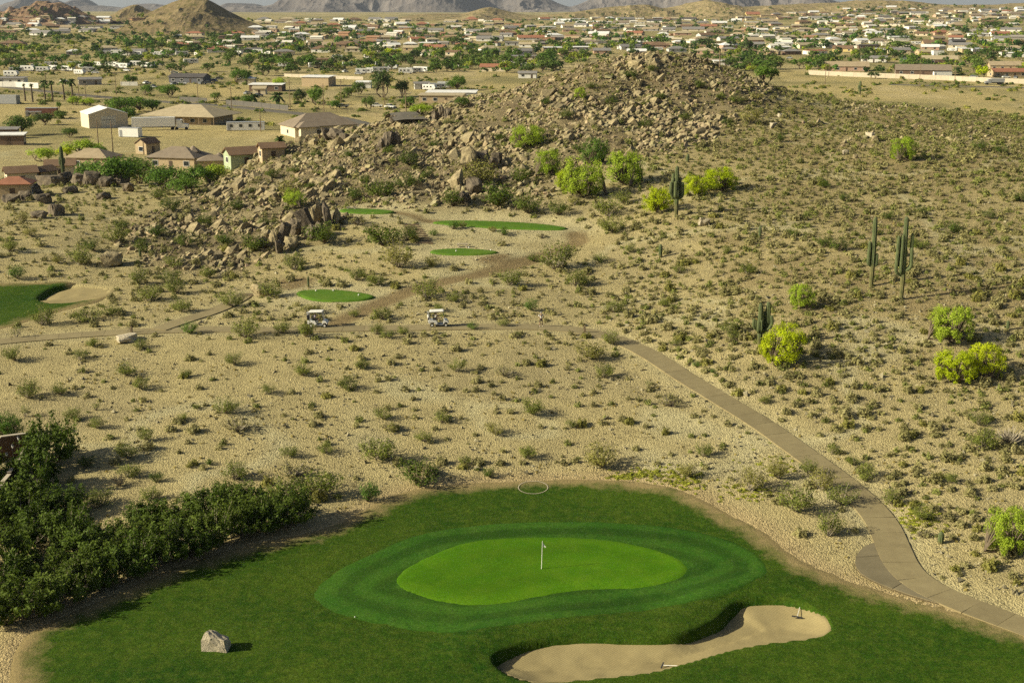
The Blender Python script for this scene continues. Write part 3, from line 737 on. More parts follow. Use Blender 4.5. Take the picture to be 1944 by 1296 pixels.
LM = [(1710,530,'the tallest saguaro'),(1653,500,'the short-armed tall saguaro'),(1441,630,'the thick saguaro'),(1283,390,'the many-armed saguaro'),(1806,640,'the pale lime palo verde'),(1845,715,'the forked lime palo verde'),(1522,580,'the bare-trunked pale tree'),(1110,626,'the bend post'),
 (1027,615,'the standing person'),(832,615,'the right golf cart'),(603,615,'the left golf cart'),(1912,622,'the small edge saguaro'),(1254,480,'the left armless saguaro'),(1443,445,'the right armless saguaro'),(1337,424,'the white boulder'),(1690,1010,'the path\'s lower bend'),(1630,1070,'the grey lay-by'),
 (1400,775,'the path\'s middle stretch'),(1560,885,'the path above the bend'),(1012,927,'the painted ring'),(697,950,'the bright bush at lawn\'s corner'),(240,640,'the whitish path boulder'),(1915,1040,'the fresh edge palo verde'),(1918,835,'the grey dead bush'),(635,563,'the lowest tee box'),(881,480,'the middle tee box'),
 (990,432,'the long tee box'),(700,402,'the highest tee box'),(600,440,'the pinnacle outcrop'),(895,345,'the slab outcrop'),(735,270,'the dark skyline rocks'),(150,555,'the far bunker'),(212,495,'the pale hill-foot boulder'),(1715,290,'the lone pale palo verde'),(1120,340,'the palo verde cluster'),(1003,270,'the palo verde among rocks'),
 (1102,180,'the small yellow hilltop tree'),(1290,115,'the rocky summit'),(600,245,'the taupe hip-roofed house'),(400,380,'the mesquites'),(160,355,'the blackish rocks'),(1272,765,'the grey cholla by the path'),(1143,880,'the olive shrub above the lawn'),(797,915,'the dark bush above the lawn'),(555,900,'the big grey cholla'),(452,812,'the dark cholla'),
 (1010,780,'the lone mid-slope creosote'),(1640,260,'the pale upper rocks'),(1632,170,'the skyline saguaro'),(50,870,'the stepped wall'),(300,1060,'the thicket')]
def beside(px, py):
    """place a thing by the nearest thing one can find"""
    b = min(LM, key=lambda t: (t[0] - px) ** 2 + ((t[1] - py) * 1.4) ** 2); dx, dy = px - b[0], py - b[1]; d = math.hypot(dx, dy * 1.4)
    r = ('right of ' if dx > 0 else 'left of ') if abs(dx) > abs(dy) * 1.3 else ('below ' if dy > 0 else 'above ')
    return ('just ' if d < 55 else ('well ' if d > 120 else '')) + r + b[2]
ORD = ['leftmost', 'second', 'third', 'fourth', 'fifth', 'sixth', 'seventh', 'eighth', 'ninth', 'tenth', 'eleventh', 'twelfth', 'thirteenth', 'fourteenth', 'fifteenth', 'sixteenth', 'seventeenth', 'eighteenth', 'nineteenth', 'twentieth', 'twenty-first', 'twenty-second']
NUM = {2: 'two', 3: 'three', 4: 'four', 5: 'five', 6: 'six', 7: 'seven', 8: 'eight', 9: 'nine', 10: 'ten', 11: 'eleven', 12: 'twelve', 13: 'thirteen', 14: 'fourteen', 15: 'fifteen', 16: 'sixteen', 17: 'seventeen', 18: 'eighteen', 19: 'nineteen', 20: 'twenty', 21: 'twenty-one', 22: 'twenty-two'}
PEND = []
def later(o, label, cat, group, px):
    """label settled at the end, when look-alikes are known"""
    o['category'] = cat; o['group'] = group; PEND.append([o, label, px])
def settle():
    by = {}
    for o, l, px in PEND: by.setdefault(l, []).append((px, o))
    for l, L in by.items():
        L.sort(key=lambda t: t[0]); n = len(L)
        for k, (px, o) in enumerate(L):
            if n == 1 or n > 22: o['label'] = l
            elif k == 0: o['label'] = l + ', leftmost of ' + NUM[n]
            elif k == n - 1: o['label'] = l + ', rightmost of ' + NUM[n]
            else: o['label'] = l + ', ' + ORD[k] + ' from left'

# ------------------------------------------------------------------ rocks
HULLS = [hull(100 + k, 13 + k % 5) for k in range(14)]
HB = [(v[:, 2].min()) for v, f in HULLS]
def samp(n, x0, x1, y0, y1): return rng.uniform(x0, x1, n), rng.uniform(y0, y1, n)
def clear(x, y, lawn=1.5, path=1.9, tee=1.5):
    ok = sdist(LAWN, x, y) < -lawn
    ok &= sdist(LAWN2, x, y) < -.5
    ok &= np.minimum(ldist(PATH, x, y), ldist(SPURL, x, y)) > path
    ok &= np.minimum(ldist(TRACK, x, y), ldist(TRACK2, x, y)) > path * .9
    ok &= sdist(LAYBY, x, y) < -.3
    for t in TEES: ok &= sdist(t, x, y) < -tee
    return ok
def inframe(x, y, z, m=60):
    d = y * math.cos(TH) + (HC - z) * math.sin(TH); px = 972 + FPX * x / d
    return (px > -m) & (px < 1944 + m)
x, y = samp(74000, -105, 85, 178, 318)
s = sdist(ROCKZ, x, y); z = ground_z(x, y)
ridge = sstep(292, 300, y)
dens = np.clip(sstep(-3, 4, s) * .85 + ridge * sstep(312, 300, y) * sstep(-50, -25, x) * sstep(70, 55, x), 0, 1)
clus = sstep(-.25, .35, fbm(x / 9, y / 9, 81, 3))
keep = (rng.uniform(0, 1, len(x)) < dens * (.42 + .58 * clus)) & clear(x, y, 2, 2.2, 2.0) & inframe(x, y, z)
x, y, z, clus = x[keep], y[keep], z[keep], clus[keep]
n = len(x)
sz = np.clip(rng.lognormal(-1.36, .5, n), .14, 1.15) * (.72 + .5 * clus)
# a looser scree along the top of the right-hand slope
x2, y2 = samp(5200, 45, 140, 205, 312); z2 = ground_z(x2, y2)
k2 = (rng.uniform(0, 1, len(x2)) < sstep(215, 285, y2) * sstep(-.1, .3, fbm(x2 / 13, y2 / 13, 83, 3))) & inframe(x2, y2, z2)
x2, y2, z2 = x2[k2], y2[k2], z2[k2]; s2 = np.clip(rng.lognormal(-1.45, .45, len(x2)), .1, .8)
x = np.concatenate([x, x2]); y = np.concatenate([y, y2]); z = np.concatenate([z, z2]); sz = np.concatenate([sz, s2]); n = len(x)
scl = sz[:, None] * rng.uniform(.65, 1.3, (n, 3)) * np.array([1.25, .95, .85])
which = rng.integers(0, len(HULLS), n)
Rm = rot_any(n)
lean = rng.uniform(size=n) < .65                      # most lie along the bedding, leaning the same way
Rm[lean] = np.einsum('nij,njk->nik', rotz(rng.normal(.5, .35, n))[lean], np.broadcast_to(np.array(Matrix.Rotation(R(-32), 3, 'Y')), (n, 3, 3))[lean])
pos = np.stack([x, y, z + sz * .12], -1)
tint = rng.uniform(.72, 1.15, (n, 1)) * np.array([[1, 1, 1]]) * (1 + rng.normal(0, .03, (n, 3)))
dark = fbm(x / 12, y / 12, 91, 3) > .3; tint[dark] *= .72
app = sz * np.array([ppm(a, b, c) for a, b, c in zip(x, y, z)])
top = np.zeros(n, bool); top[np.argsort(-app)[:262]] = True
HM = [mesh_np('boulder', v, f, M['rock']) for v, f in HULLS]
for i in np.nonzero(top)[0]:
    o = link('boulder', HM[which[i]]); M4 = Matrix(Rm[i].tolist()).to_4x4() @ Matrix.Diagonal((*scl[i], 1)); M4.translation = Vector(pos[i]); o.matrix_world = M4
    px, py = to_px(x[i], y[i], z[i])
    col = 'pale tan' if rng.uniform() < 0 else 'angular tan-brown'
    w = 'on the crest of the rocky hill' if py < 190 else ('on the left flank of the rocky hill' if px < 560 else ('on the middle face of the rocky hill' if px < 900 else ('on the right face of the rocky hill' if px < 1400 else 'in the scree on the right-hand slope')))
    w2 = '' if py < 190 else (', upper part' if py < 290 else (', lower part' if py > 370 else ', halfway up'))
    later(o, col + ' boulder ' + beside(px, py), 'boulder', 'boulders ' + w + w2, px)
r_ = ~top
merged('hill_rubble', HULLS, which[r_], pos[r_], Rm[r_], scl[r_], M['rock'], tint[r_], label='countless smaller angular rocks strewn over the hill')

ROCKBIG = [(big_rock(300 + k, 20 + k % 5, 2, .10)) for k in range(6)]
RBM = {}
def boulder(px, py, w, h, mat, label, seed, lean=0.0, dy=0.0, rz=None, dep=.8, gp=None):
    """a single large boulder w x h photo pixels, its foot at a pixel"""
    g = G(px, py); s = 1 / ppm(*g); key = (seed % 6, mat)
    if key not in RBM: RBM[key] = mesh_np('boulder', *ROCKBIG[seed % 6], M[mat], None, False)
    o = link('boulder', RBM[key], loc=(g[0], g[1] + dy, g[2] + h * s * .36), scale=(w * s * .54, w * s * .54 * dep, h * s * .56))
    o.rotation_euler = (R(10) * math.sin(seed), lean, rz if rz is not None else seed * 1.3)
    o['category'] = 'boulder'; o['label'] = label
    if gp: o['group'] = gp
    return o
def lawn_boulder():
    pts = [(-.95,-.6,-1),(-.8,.7,-1),(.95,.6,-1),(1,-.6,-1),(-.95,-.55,.25),(-.62,-.3,.95),(-.42,.1,1.0),(-.35,.55,.8),(-.1,-.55,.5),(.0,-.2,.62),(.75,-.55,.30),(.98,.1,.1),(.9,.5,.2),(.2,.6,.5),(-.9,.5,.3)]
    bm = bmesh.new()
    for v in pts: bm.verts.new(v)
    bmesh.ops.convex_hull(bm, input=list(bm.verts)); bmesh.ops.delete(bm, geom=[v for v in bm.verts if not v.link_faces], context='VERTS')
    for _ in range(3): bmesh.ops.subdivide_edges(bm, edges=list(bm.edges), cuts=1, use_grid_fill=True)
    bmesh.ops.triangulate(bm, faces=bm.faces); bm.normal_update(); bm.verts.index_update()
    V = np.array([v.co[:] for v in bm.verts]); N = np.array([v.normal[:] for v in bm.verts]); F = np.array([[v.index for v in f.verts] for f in bm.faces]); bm.free()
    d = fbm(V[:, 0] * 3 + V[:, 2] * 2, V[:, 1] * 3 - V[:, 2] * 1.5, 5, 4) * (.6 + .8 * (V[:, 0] > -.4)); V = V + N * (d * .10)[:, None]
    g = G0(407, 1240); s = 1 / ppm(*g); o = link('boulder', mesh_np('boulder', V, F, M['rock_pale']), loc=(g[0], g[1] + .5, g[2] + 19 * s), scale=(26 * s, 20 * s, 22 * s)); o.rotation_euler = (0, 0, R(-6))
    tag(o, 'pale cream boulder standing alone on the lawn', 'boulder')
lawn_boulder()
boulder(1337, 428, 20, 15, 'rock_pale', 'white boulder below the many-armed saguaro', 2)
boulder(240, 646, 40, 13, 'rock_pale', 'whitish boulder beside the left cart path post', 3)
boulder(498, 560, 46, 22, 'rock', 'large pale boulder left of the lowest tee box', 4)
boulder(212, 503, 38, 28, 'rock', 'tan boulder at the left foot of the rocky hill', 5)
_oc = [(600,428,22,46,.2),(622,430,20,50,.1),(580,432,24,40,.35),(640,425,18,34,-.1),(560,446,22,34,.4),(540,456,22,36,.3),(520,462,20,28,.4),(500,470,18,24,.3),(588,452,26,26,.2),(552,470,26,24,.3),(528,480,24,26,.3),(606,446,20,26,.1)]
for k, (a, b, w, h, l) in enumerate(_oc):
    later(boulder(a, b, w, h, 'rock_dark' if k % 3 else 'rock', '', 10 + k, l, 0, None, .7), 'dark pinnacle rock of the outcrop beside the highest tee box', 'boulder', 'pinnacle outcrop beside the highest tee', a)
_oc = [(893,318,44,50,.5),(918,316,30,44,.35),(872,356,50,38,.6),(900,366,40,34,.4),(935,322,24,34,.2),(905,342,34,30,.4),(944,306,22,24,0),(880,384,30,28,.4)]
for k, (a, b, w, h, l) in enumerate(_oc):
    later(boulder(a, b, w * .8, h * .78, 'rock' if k in (0, 2) else 'rock_dark', '', 30 + k, l, 0, None, .9), 'big slab-like rock of the outcrop in the hill\'s middle', 'boulder', 'slab outcrop in the middle of the hill', a)
_oc = [(735,278,26,34,.3),(752,276,18,28,.1),(722,284,18,22,.3),(640,262,30,20,.2),(618,264,26,22,.3),(655,268,26,16,0),(748,236,14,20,.2),(838,222,14,24,.1),(850,224,12,20,-.1),(826,226,14,18,.3)]
for k, (a, b, w, h, l) in enumerate(_oc):
    later(boulder(a, b, w, h, 'rock_dark', '', 40 + k, l, 0, None, .8), 'dark jagged rock on the hill\'s left skyline', 'boulder', 'jagged rocks of the left skyline', a)
_oc = [(100,352,44,22,0),(124,350,34,26,.1),(152,352,36,24,0),(176,352,32,28,.1),(200,354,36,22,0),(226,352,40,24,0),(60,372,36,22,.2),(48,380,28,20,0),(82,386,34,20,0),(108,408,36,22,.1),(74,414,28,16,0),(196,378,26,14,0),(20,384,30,16,0),(134,366,28,14,0),(244,364,26,18,0)]
for k, (a, b, w, h, l) in enumerate(_oc):
    later(boulder(a, b, w, h, 'rock_dark', '', 60 + k, l, 0, None, .8), 'blackish rock in front of the brown-roofed houses', 'boulder', 'dark rocks before the brown-roofed houses', a)
_oc = [(1468,243,20,14),(1660,268,16,14),(1605,293,15,13),(1640,283,14,12),(1652,262,18,14),(1705,226,10,9),(1480,222,12,9),(1624,300,12,10)]
for k, (a, b, w, h) in enumerate(_oc):
    later(boulder(a, b, w * .8, h * .8, 'rock' if k % 2 else 'rock_pale', '', 80 + k), 'small pale rock high on the right-hand slope', 'boulder', 'pale rocks high on the right-hand slope', a)

# loose stones over the sand
x, y = samp(150000, -110, 140, 84, 300); z = ground_z(x, y)
d = .55 + .45 * sstep(20, 60, x) * sstep(110, 170, y + .3 * x)
k = (rng.uniform(0, 1, len(x)) < d * sstep(-.5, .25, fbm(x / 11, y / 11, 95, 3)) * (.12 + .88 * sstep(230, 120, y))) & clear(x, y, .6, 1.7, 1.5) & inframe(x, y, z) & (sdist(ROCKZ, x, y) < 4)
x, y, z = x[k], y[k], z[k]; n = len(x)
sz = np.clip(rng.lognormal(-2.5, .42, n), .045, .3)
TET = [hull(500 + k, 6) for k in range(6)]; print('STONES', n)
merged('loose_stones', TET, rng.integers(0, 6, n), np.stack([x, y, z + sz * .2], -1), rot_any(n), sz[:, None] * rng.uniform(.7, 1.3, (n, 3)), M['stone'], rng.uniform(.45, 1.15, (n, 1)) * np.ones((1, 3)), label='loose stones littering the desert sand')

# ------------------------------------------------------------------ low bursage bushes
def dome(seed, n, leaf, h, tri=True):
    r = np.random.default_rng(seed); d = r.normal(size=(n, 3)); d[:, 2] = np.abs(d[:, 2]); d /= np.linalg.norm(d, axis=1)[:, None]
    lump = .8 + .35 * np.sin(d[:, 0] * 4 + seed) * np.cos(d[:, 1] * 5 + seed * 2)
    c = d * (r.uniform(.35, 1, n) ** .5 * lump)[:, None] * np.array([.5, .5, h]); c[:, 2] += .02
    return leaves(c, leaf, .4, 1.5, r, d, .55, tri)
DOME = [dome(k, 78, .155, random.uniform(.5, .75)) for k in range(8)]
DOMEG = [dome(40 + k, 300, .10, random.uniform(.5, .75)) for k in range(6)]
sp = 1.28; gx, gy = np.meshgrid(np.arange(-108, 138, sp), np.arange(86, 312, sp)); x = (gx + rng.uniform(-.62, .62, gx.shape) * sp).ravel(); y = (gy + rng.uniform(-.62, .62, gy.shape) * sp).ravel(); z = ground_z(x, y)
px = 972 + FPX * x / (y * math.cos(TH) + (HC - z) * math.sin(TH)); py = 648 - FPX * (y * math.sin(TH) - (HC - z) * math.cos(TH)) / (y * math.cos(TH) + (HC - z) * math.sin(TH))
rs = sstep(0, 60, px - 1150 - np.clip(py - 650, 0, 400) * 1.5)
d = .15 + .38 * rs
d = np.where((px < 560) & (py > 600), .08, d); d = np.where((py < 610) & (px < 1100), .2, d)
d = np.where(sdist(ROCKZ, x, y) > 2, .33, d)
d = np.where((px < 320) & (py > 880), .0, d); d = np.where((px < 640) & (py > 960), .0, d)
d = d * (.7 + .5 * sstep(-.3, .3, fbm(x / 8, y / 8, 97, 3)))
area = sp * sp
k = (rng.uniform(0, 1, len(x)) < d * area) & clear(x, y, 2.2, 2.0, 2.5) & inframe(x, y, z) & (np.minimum(ldist(TRACK, x, y), ldist(TRACK2, x, y)) > 2.2)
bank = (px > 800) & (px < 1090) & (py > 440) & (py < 500); k &= ~bank | (rng.uniform(0, 1, len(x)) < .1)
x, y, z, px, py = x[k], y[k], z[k], px[k], py[k]; n = len(x)
w = np.clip(rng.lognormal(-.12, .36, n), .4, 2.0)
gr = rng.uniform(0, 1, n) < .3
app = w * np.array([ppm(a, b, c) for a, b, c in zip(x, y, z)])
top = np.zeros(n, bool); top[np.argsort(-app)[:290]] = True
DM = [mesh_np('bursage_bush', *t, M['bursage']) for t in DOMEG]; DMG = [mesh_np('bursage_bush', *t, M['bursage_g']) for t in DOMEG]
for i in np.nonzero(top)[0]:
    o = link('bursage_bush', (DMG if gr[i] else DM)[int(rng.integers(6))], loc=(x[i], y[i], z[i] - .03), rz=rng.uniform(0, 6.28), scale=(w[i], w[i] * rng.uniform(.8, 1.1), w[i] * rng.uniform(.75, 1.1)))
    zn = zone(px[i], py[i]); c_ = 'green' if gr[i] else 'grey-olive'
    later(o, 'low ' + c_ + ' bursage bush ' + beside(px[i], py[i]), 'bush', c_ + ' bursage bushes ' + zn, px[i])
r_ = ~top
merged('desert_scrub', DOME, rng.integers(0, 8, n)[r_], np.stack([x, y, z - .03], -1)[r_], rotz(rng.uniform(0, 6.28, n))[r_], (w[:, None] * np.array([1, 1, .9]) * rng.uniform(.85, 1.1, (n, 3)))[r_], M['bursage'],
       (np.where(gr[:, None], np.array([[.72, .85, .55]]), np.ones((1, 3))) * rng.uniform(.75, 1.25, (n, 1)))[r_], label='countless low dry bushes dotting the slopes')
# dry straw tufts and tiny seedlings
TUFT = [dome(90 + k, 14, .3, .6) for k in range(4)]
x, y = samp(16000, -108, 138, 86, 306); z = ground_z(x, y)
k = clear(x, y, .5, 1.7, 1.2) & inframe(x, y, z) & (rng.uniform(0, 1, len(x)) < sstep(-.3, .4, fbm(x / 7, y / 7, 99, 3)))
x, y, z = x[k], y[k], z[k]; n = len(x); w = rng.uniform(.14, .42, n)
merged('dry_tufts', TUFT, rng.integers(0, 4, n), np.stack([x, y, z], -1), rotz(rng.uniform(0, 6.28, n)), w[:, None] * np.ones((1, 3)), M['bursage'], rng.uniform(.7, 1.35, (n, 1)) * np.array([[1.15, 1.0, .75]]), label='tiny dry tufts between the bushes')
# yellow-green weeds along the lawn's upper edge and by the path
wx = []; 
for a, b, c, d_, n_ in ((1240, 900, 60, 12, 110), (1180, 905, 40, 8, 40), (1300, 915, 40, 14, 70), (1480, 880, 60, 30, 60), (1735, 985, 50, 22, 120), (1420, 930, 50, 20, 60)):
    for _ in range(n_): wx.append(G0(a + random.gauss(0, c * .6), b + random.gauss(0, d_ * .6)))
wx = np.array(wx); k = clear(wx[:, 0], wx[:, 1], .1, 1.6); wx = wx[k]; n = len(wx)
wx[:, 2] = ground_z(wx[:, 0], wx[:, 1]); w = rng.uniform(.3, .7, n)
merged('green_weeds', TUFT, rng.integers(0, 4, n), wx, rotz(rng.uniform(0, 6.28, n)), w[:, None] * np.array([[1, 1, .4]]), M['bursage_g'], rng.uniform(.9, 1.5, (n, 1)) * np.array([[1.0, 1.1, .55]]), label='low yellow-green weeds along the lawn edge')

# ------------------------------------------------------------------ creosote and other shrubs, one by one
CRE = [shrub(700 + k, 26, 1250, .030, random.uniform(.8, 1.0), R(72), .011, .3, .05, .25, 1.3, 2.3) for k in range(6)]
BIGS = [shrub(720 + k, 58, 3400, .033, random.uniform(.75, .95), R(82), .008, .5, .026, .3, 1.2, 2.1) for k in range(4)]
CHO = [shrub(740 + k, 34, 420, .04, .62, R(82), .022, .55, .03) for k in range(2)]
SPARSE = [shrub(760 + k, 16, 230, .045, 1.15, R(48), .012, .4, .05) for k in range(2)]
MATK = {'c': ('creosote', 'twig'), 'd': ('creosote_d', 'bark'), 'g': ('bursage', 'twig'), 'o': ('bursage_g', 'twig'), 'b': ('mesquite', 'bark'), 's': ('creosote', 'twig'), 'B': ('creosote_d', 'twig')}
NAMEK = {'c': ('green feathery creosote bush', 'creosote_bush'), 'd': ('dark green creosote bush', 'creosote_bush'), 'g': ('grey branching cholla bush', 'cholla_bush'), 'o': ('olive-grey spreading shrub', 'desert_shrub'),
         'b': ('fresh bright green bush', 'leafy_bush'), 's': ('thin upright straggly shrub', 'ocotillo_shrub'), 'B': ('big dense dark green shrub', 'dense_shrub')}
TK = {'c': CRE, 'd': CRE, 'g': CHO, 'o': CRE, 'b': CRE, 's': SPARSE, 'B': BIGS}
MC = {}
def plant(px, py, w, kind='c', h=None, label=None, parts=None):
    g = G(px, py); s = 1 / ppm(*g); t = TK[kind]; k = random.randrange(len(t)); lv, lf, sv, sf = t[k]; lm, sm = MATK[kind]
    parts = (w >= 34) if parts is None else parts
    zmax = lv[:, 2].max(); sx = w * s; hz = (h * s / math.cos(R(14)) / zmax) if h else sx * random.uniform(.62, .85)
    if kind != 'B' and not h: hz *= .95
    rz = random.uniform(0, 6.28); nm, on = NAMEK[kind]
    loc = (g[0], g[1] + sx * .12, float(ground_z(g[0], g[1] + sx * .12)) - .04)
    sc = (sx, sx, hz)
    if parts:
        root = link(on, None, loc=loc, rz=rz, scale=sc)
        for q, a, b, m in (('foliage', lv, lf, lm), ('stem', sv, sf, sm)):
            key = (kind, k, q)
            if key not in MC: MC[key] = mesh_np(q, a, b, M[m])
            link(q, MC[key], root)
    else:
        key = (kind, k, 'all')
        if key not in MC: MC[key] = combo(on, lv, lf, sv, sf, M[lm], M[sm])
        root = link(on, MC[key], loc=loc, rz=rz, scale=sc)
    if label: tag(root, label, 'bush')
    else:
        sz = '' if kind == 'B' else 'large ' if w > 60 else ('small ' if w < 33 else '')
        later(root, sz + nm + ' ' + (zone(px, py) if kind == 'B' else beside(px, py)), 'bush', nm + ' group ' + zone(px, py), px)
    return root
for p in [(27,686,45,'c'),(150,684,40,'c'),(240,714,46,'c'),(53,758,52,'c'),(113,750,38,'c'),(270,741,40,'c'),(352,716,28,'c'),(446,694,42,'c'),(575,714,40,'c'),(505,750,32,'c'),(47,792,35,'s'),(137,797,40,'c'),(181,780,26,'s'),
 (185,814,36,'c'),(277,837,38,'c'),(428,787,55,'c'),(350,797,25,'c'),(373,777,22,'c'),(452,820,62,'g'),(241,872,52,'c'),(241,907,56,'c'),(167,888,40,'d'),(445,912,58,'c'),(555,907,72,'g'),(548,867,45,'c'),(618,862,36,'c'),(600,942,100,'c',52),
 (532,946,74,'c',46),(193,962,62,'c'),(284,952,50,'c'),(297,917,32,'d'),(398,882,22,'d'),(133,917,22,'o'),(361,887,22,'o'),(660,742,42,'c'),(728,798,38,'c'),(742,818,46,'g'),(838,803,42,'c'),(803,838,40,'c'),(715,875,84,'c',46),
 (797,926,92,'d',58),(697,954,48,'b',46),(931,907,32,'d'),(1010,788,56,'c'),(1145,718,46,'c'),(1118,683,72,'o'),(960,714,45,'g'),(1272,772,52,'g'),(1143,890,78,'o',52),(880,882,32,'c'),(998,872,42,'c'),(1083,812,26,'c'),(1232,737,22,'s'),
 (940,827,42,'o'),(867,707,40,'c'),(690,702,36,'c'),(1425,935,62,'o',54),(1478,910,46,'o',46),(1510,974,80,'c',60),(1560,932,54,'o',50),(1535,900,40,'c',34),(1600,960,64,'c',46),(1575,1020,60,'c',58),(1582,864,32,'c'),(1645,916,50,'c',42),(1620,884,32,'c'),
 (1695,958,46,'c'),(1752,988,46,'c',40),(1808,918,32,'c'),(1858,808,50,'c'),(1866,854,72,'c'),(1335,867,42,'c'),(1310,907,46,'o'),(1450,767,30,'c'),(533,634,42,'c'),(580,641,50,'c'),(714,636,36,'c'),(735,642,30,'c'),(765,634,32,'c'),
 (670,602,28,'c'),(727,608,44,'c'),(810,568,66,'c'),(861,573,36,'c'),(831,592,30,'c'),(898,626,24,'b'),(1008,590,36,'b'),(968,543,56,'c'),(1055,514,82,'c'),(1015,497,30,'d'),(1092,544,52,'c'),(955,620,30,'c'),(617,464,72,'d'),
 (727,470,92,'d'),(775,458,46,'d'),(557,514,52,'c'),(714,543,46,'c'),(755,510,72,'o'),(674,533,42,'c'),(823,507,36,'o'),(860,436,30,'b'),(823,448,22,'b'),(955,448,26,'b'),(878,433,20,'o'),(935,441,20,'o'),(1028,452,24,'g'),(680,428,42,'g'),(516,566,50,'c'),(585,596,60,'o',20),
 (16,478,42,'c'),(150,504,62,'c'),(177,478,42,'d'),(217,463,56,'c'),(262,540,52,'c'),(318,538,52,'c'),(335,558,52,'c'),(281,574,62,'c'),(162,612,66,'c',30),(205,600,50,'c',24),(78,618,56,'c'),(29,642,36,'s'),(342,593,46,'c'),
 (465,643,62,'c'),(440,583,60,'c'),(265,663,36,'c'),(177,658,36,'c'),(361,634,38,'b'),(320,402,50,'d'),(300,380,40,'d'),(481,478,62,'d'),(396,528,42,'c'),(30,530,40,'b'),(90,545,20,'g'),(1113,543,32,'c'),(1141,500,36,'c'),(1196,480,30,'c'),(1289,520,30,'c'),(1420,522,42,'c'),(1379,480,24,'c'),
 (1164,594,46,'c'),(1262,583,26,'c'),(1383,634,42,'c'),(1390,646,32,'c'),(1280,657,26,'c'),(1158,654,46,'c'),(1323,698,22,'b'),(1352,708,16,'b'),(1593,478,46,'d'),(1565,470,32,'d'),(1505,450,30,'d'),(1747,474,40,'d'),
 (1809,444,40,'d'),(1745,408,27,'d'),(1878,416,32,'d'),(1858,288,32,'d'),(1567,358,30,'d'),(1606,383,27,'d'),(1480,270,27,'d'),(1691,418,30,'d'),(1529,418,22,'d'),(1904,293,30,'d'),(1938,384,32,'d'),(1003,408,60,'d'),(990,348,46,'d'),
 (1155,414,66,'c'),(1165,444,62,'c'),(1184,388,42,'c'),(1225,243,32,'d'),(1380,238,27,'d'),(1425,236,46,'o'),(1075,228,32,'d'),(720,375,72,'d'),(775,362,56,'d'),(670,383,38,'d'),(915,356,88,'o'),(860,394,52,'d'),(945,394,82,'d'),
 (778,316,46,'d'),(737,296,32,'d'),(640,330,28,'d'),(552,380,62,'o'),(600,300,30,'d'),(520,340,32,'d'),(450,400,36,'d'),(390,430,40,'d'),(430,470,44,'d'),(350,470,44,'d'),(300,450,42,'d'),(500,430,30,'d'),(660,300,28,'d'),(830,280,30,'d'),
 (850,240,26,'d'),(950,270,30,'d'),(1040,200,26,'d'),(1120,170,26,'d'),(1200,150,30,'d'),(1240,140,26,'d'),(1160,200,28,'d'),(1250,190,26,'d'),(1300,230,26,'d'),(1330,170,26,'d'),(1400,200,30,'d'),(1500,215,26,'o'),(560,330,26,'d'),(690,350,30,'d'),(1100,290,30,'d'),
 (470,370,30,'d'),(590,360,30,'d'),(810,340,30,'d'),(270,480,40,'d'),(330,510,46,'c'),(110,500,30,'o'),(60,450,36,'o'),(40,420,30,'o'),(230,440,36,'d'),(400,350,26,'d'),(1060,410,40,'d'),(1090,390,30,'o'),(1440,190,26,'o'),(1370,190,24,'d')]:
    plant(*p)
for px, py, w, h in [(88,888,112,84),(40,1000,125,78),(112,985,100,66),(8,935,70,60),(20,1085,120,80),(45,1178,125,88),(110,1160,110,84),(-5,1140,100,90),(75,1105,110,70),(150,1130,105,86),(190,1118,100,80),(250,1098,112,84),(160,1062,110,66),(235,1046,110,66),
  (310,1076,104,84),(360,1058,100,80),(310,1010,100,62),(380,985,104,60),(405,1040,96,78),(455,1022,96,74),(500,1012,96,76),(548,1002,104,78),(470,975,92,56),(275,1000,80,50),(205,1075,90,66),(5,1190,90,70),(430,960,80,44),(70,940,100,80),(-40,930,100,90),(-45,1010,110,90),(-50,1110,110,90),(125,1040,100,80),(60,1040,110,80),(15,965,80,50)]:  # shrubs standing well left of the view are added to cast shade
    plant(px, py, w * 1.04, 'B', h * random.uniform(.9, 1.18))

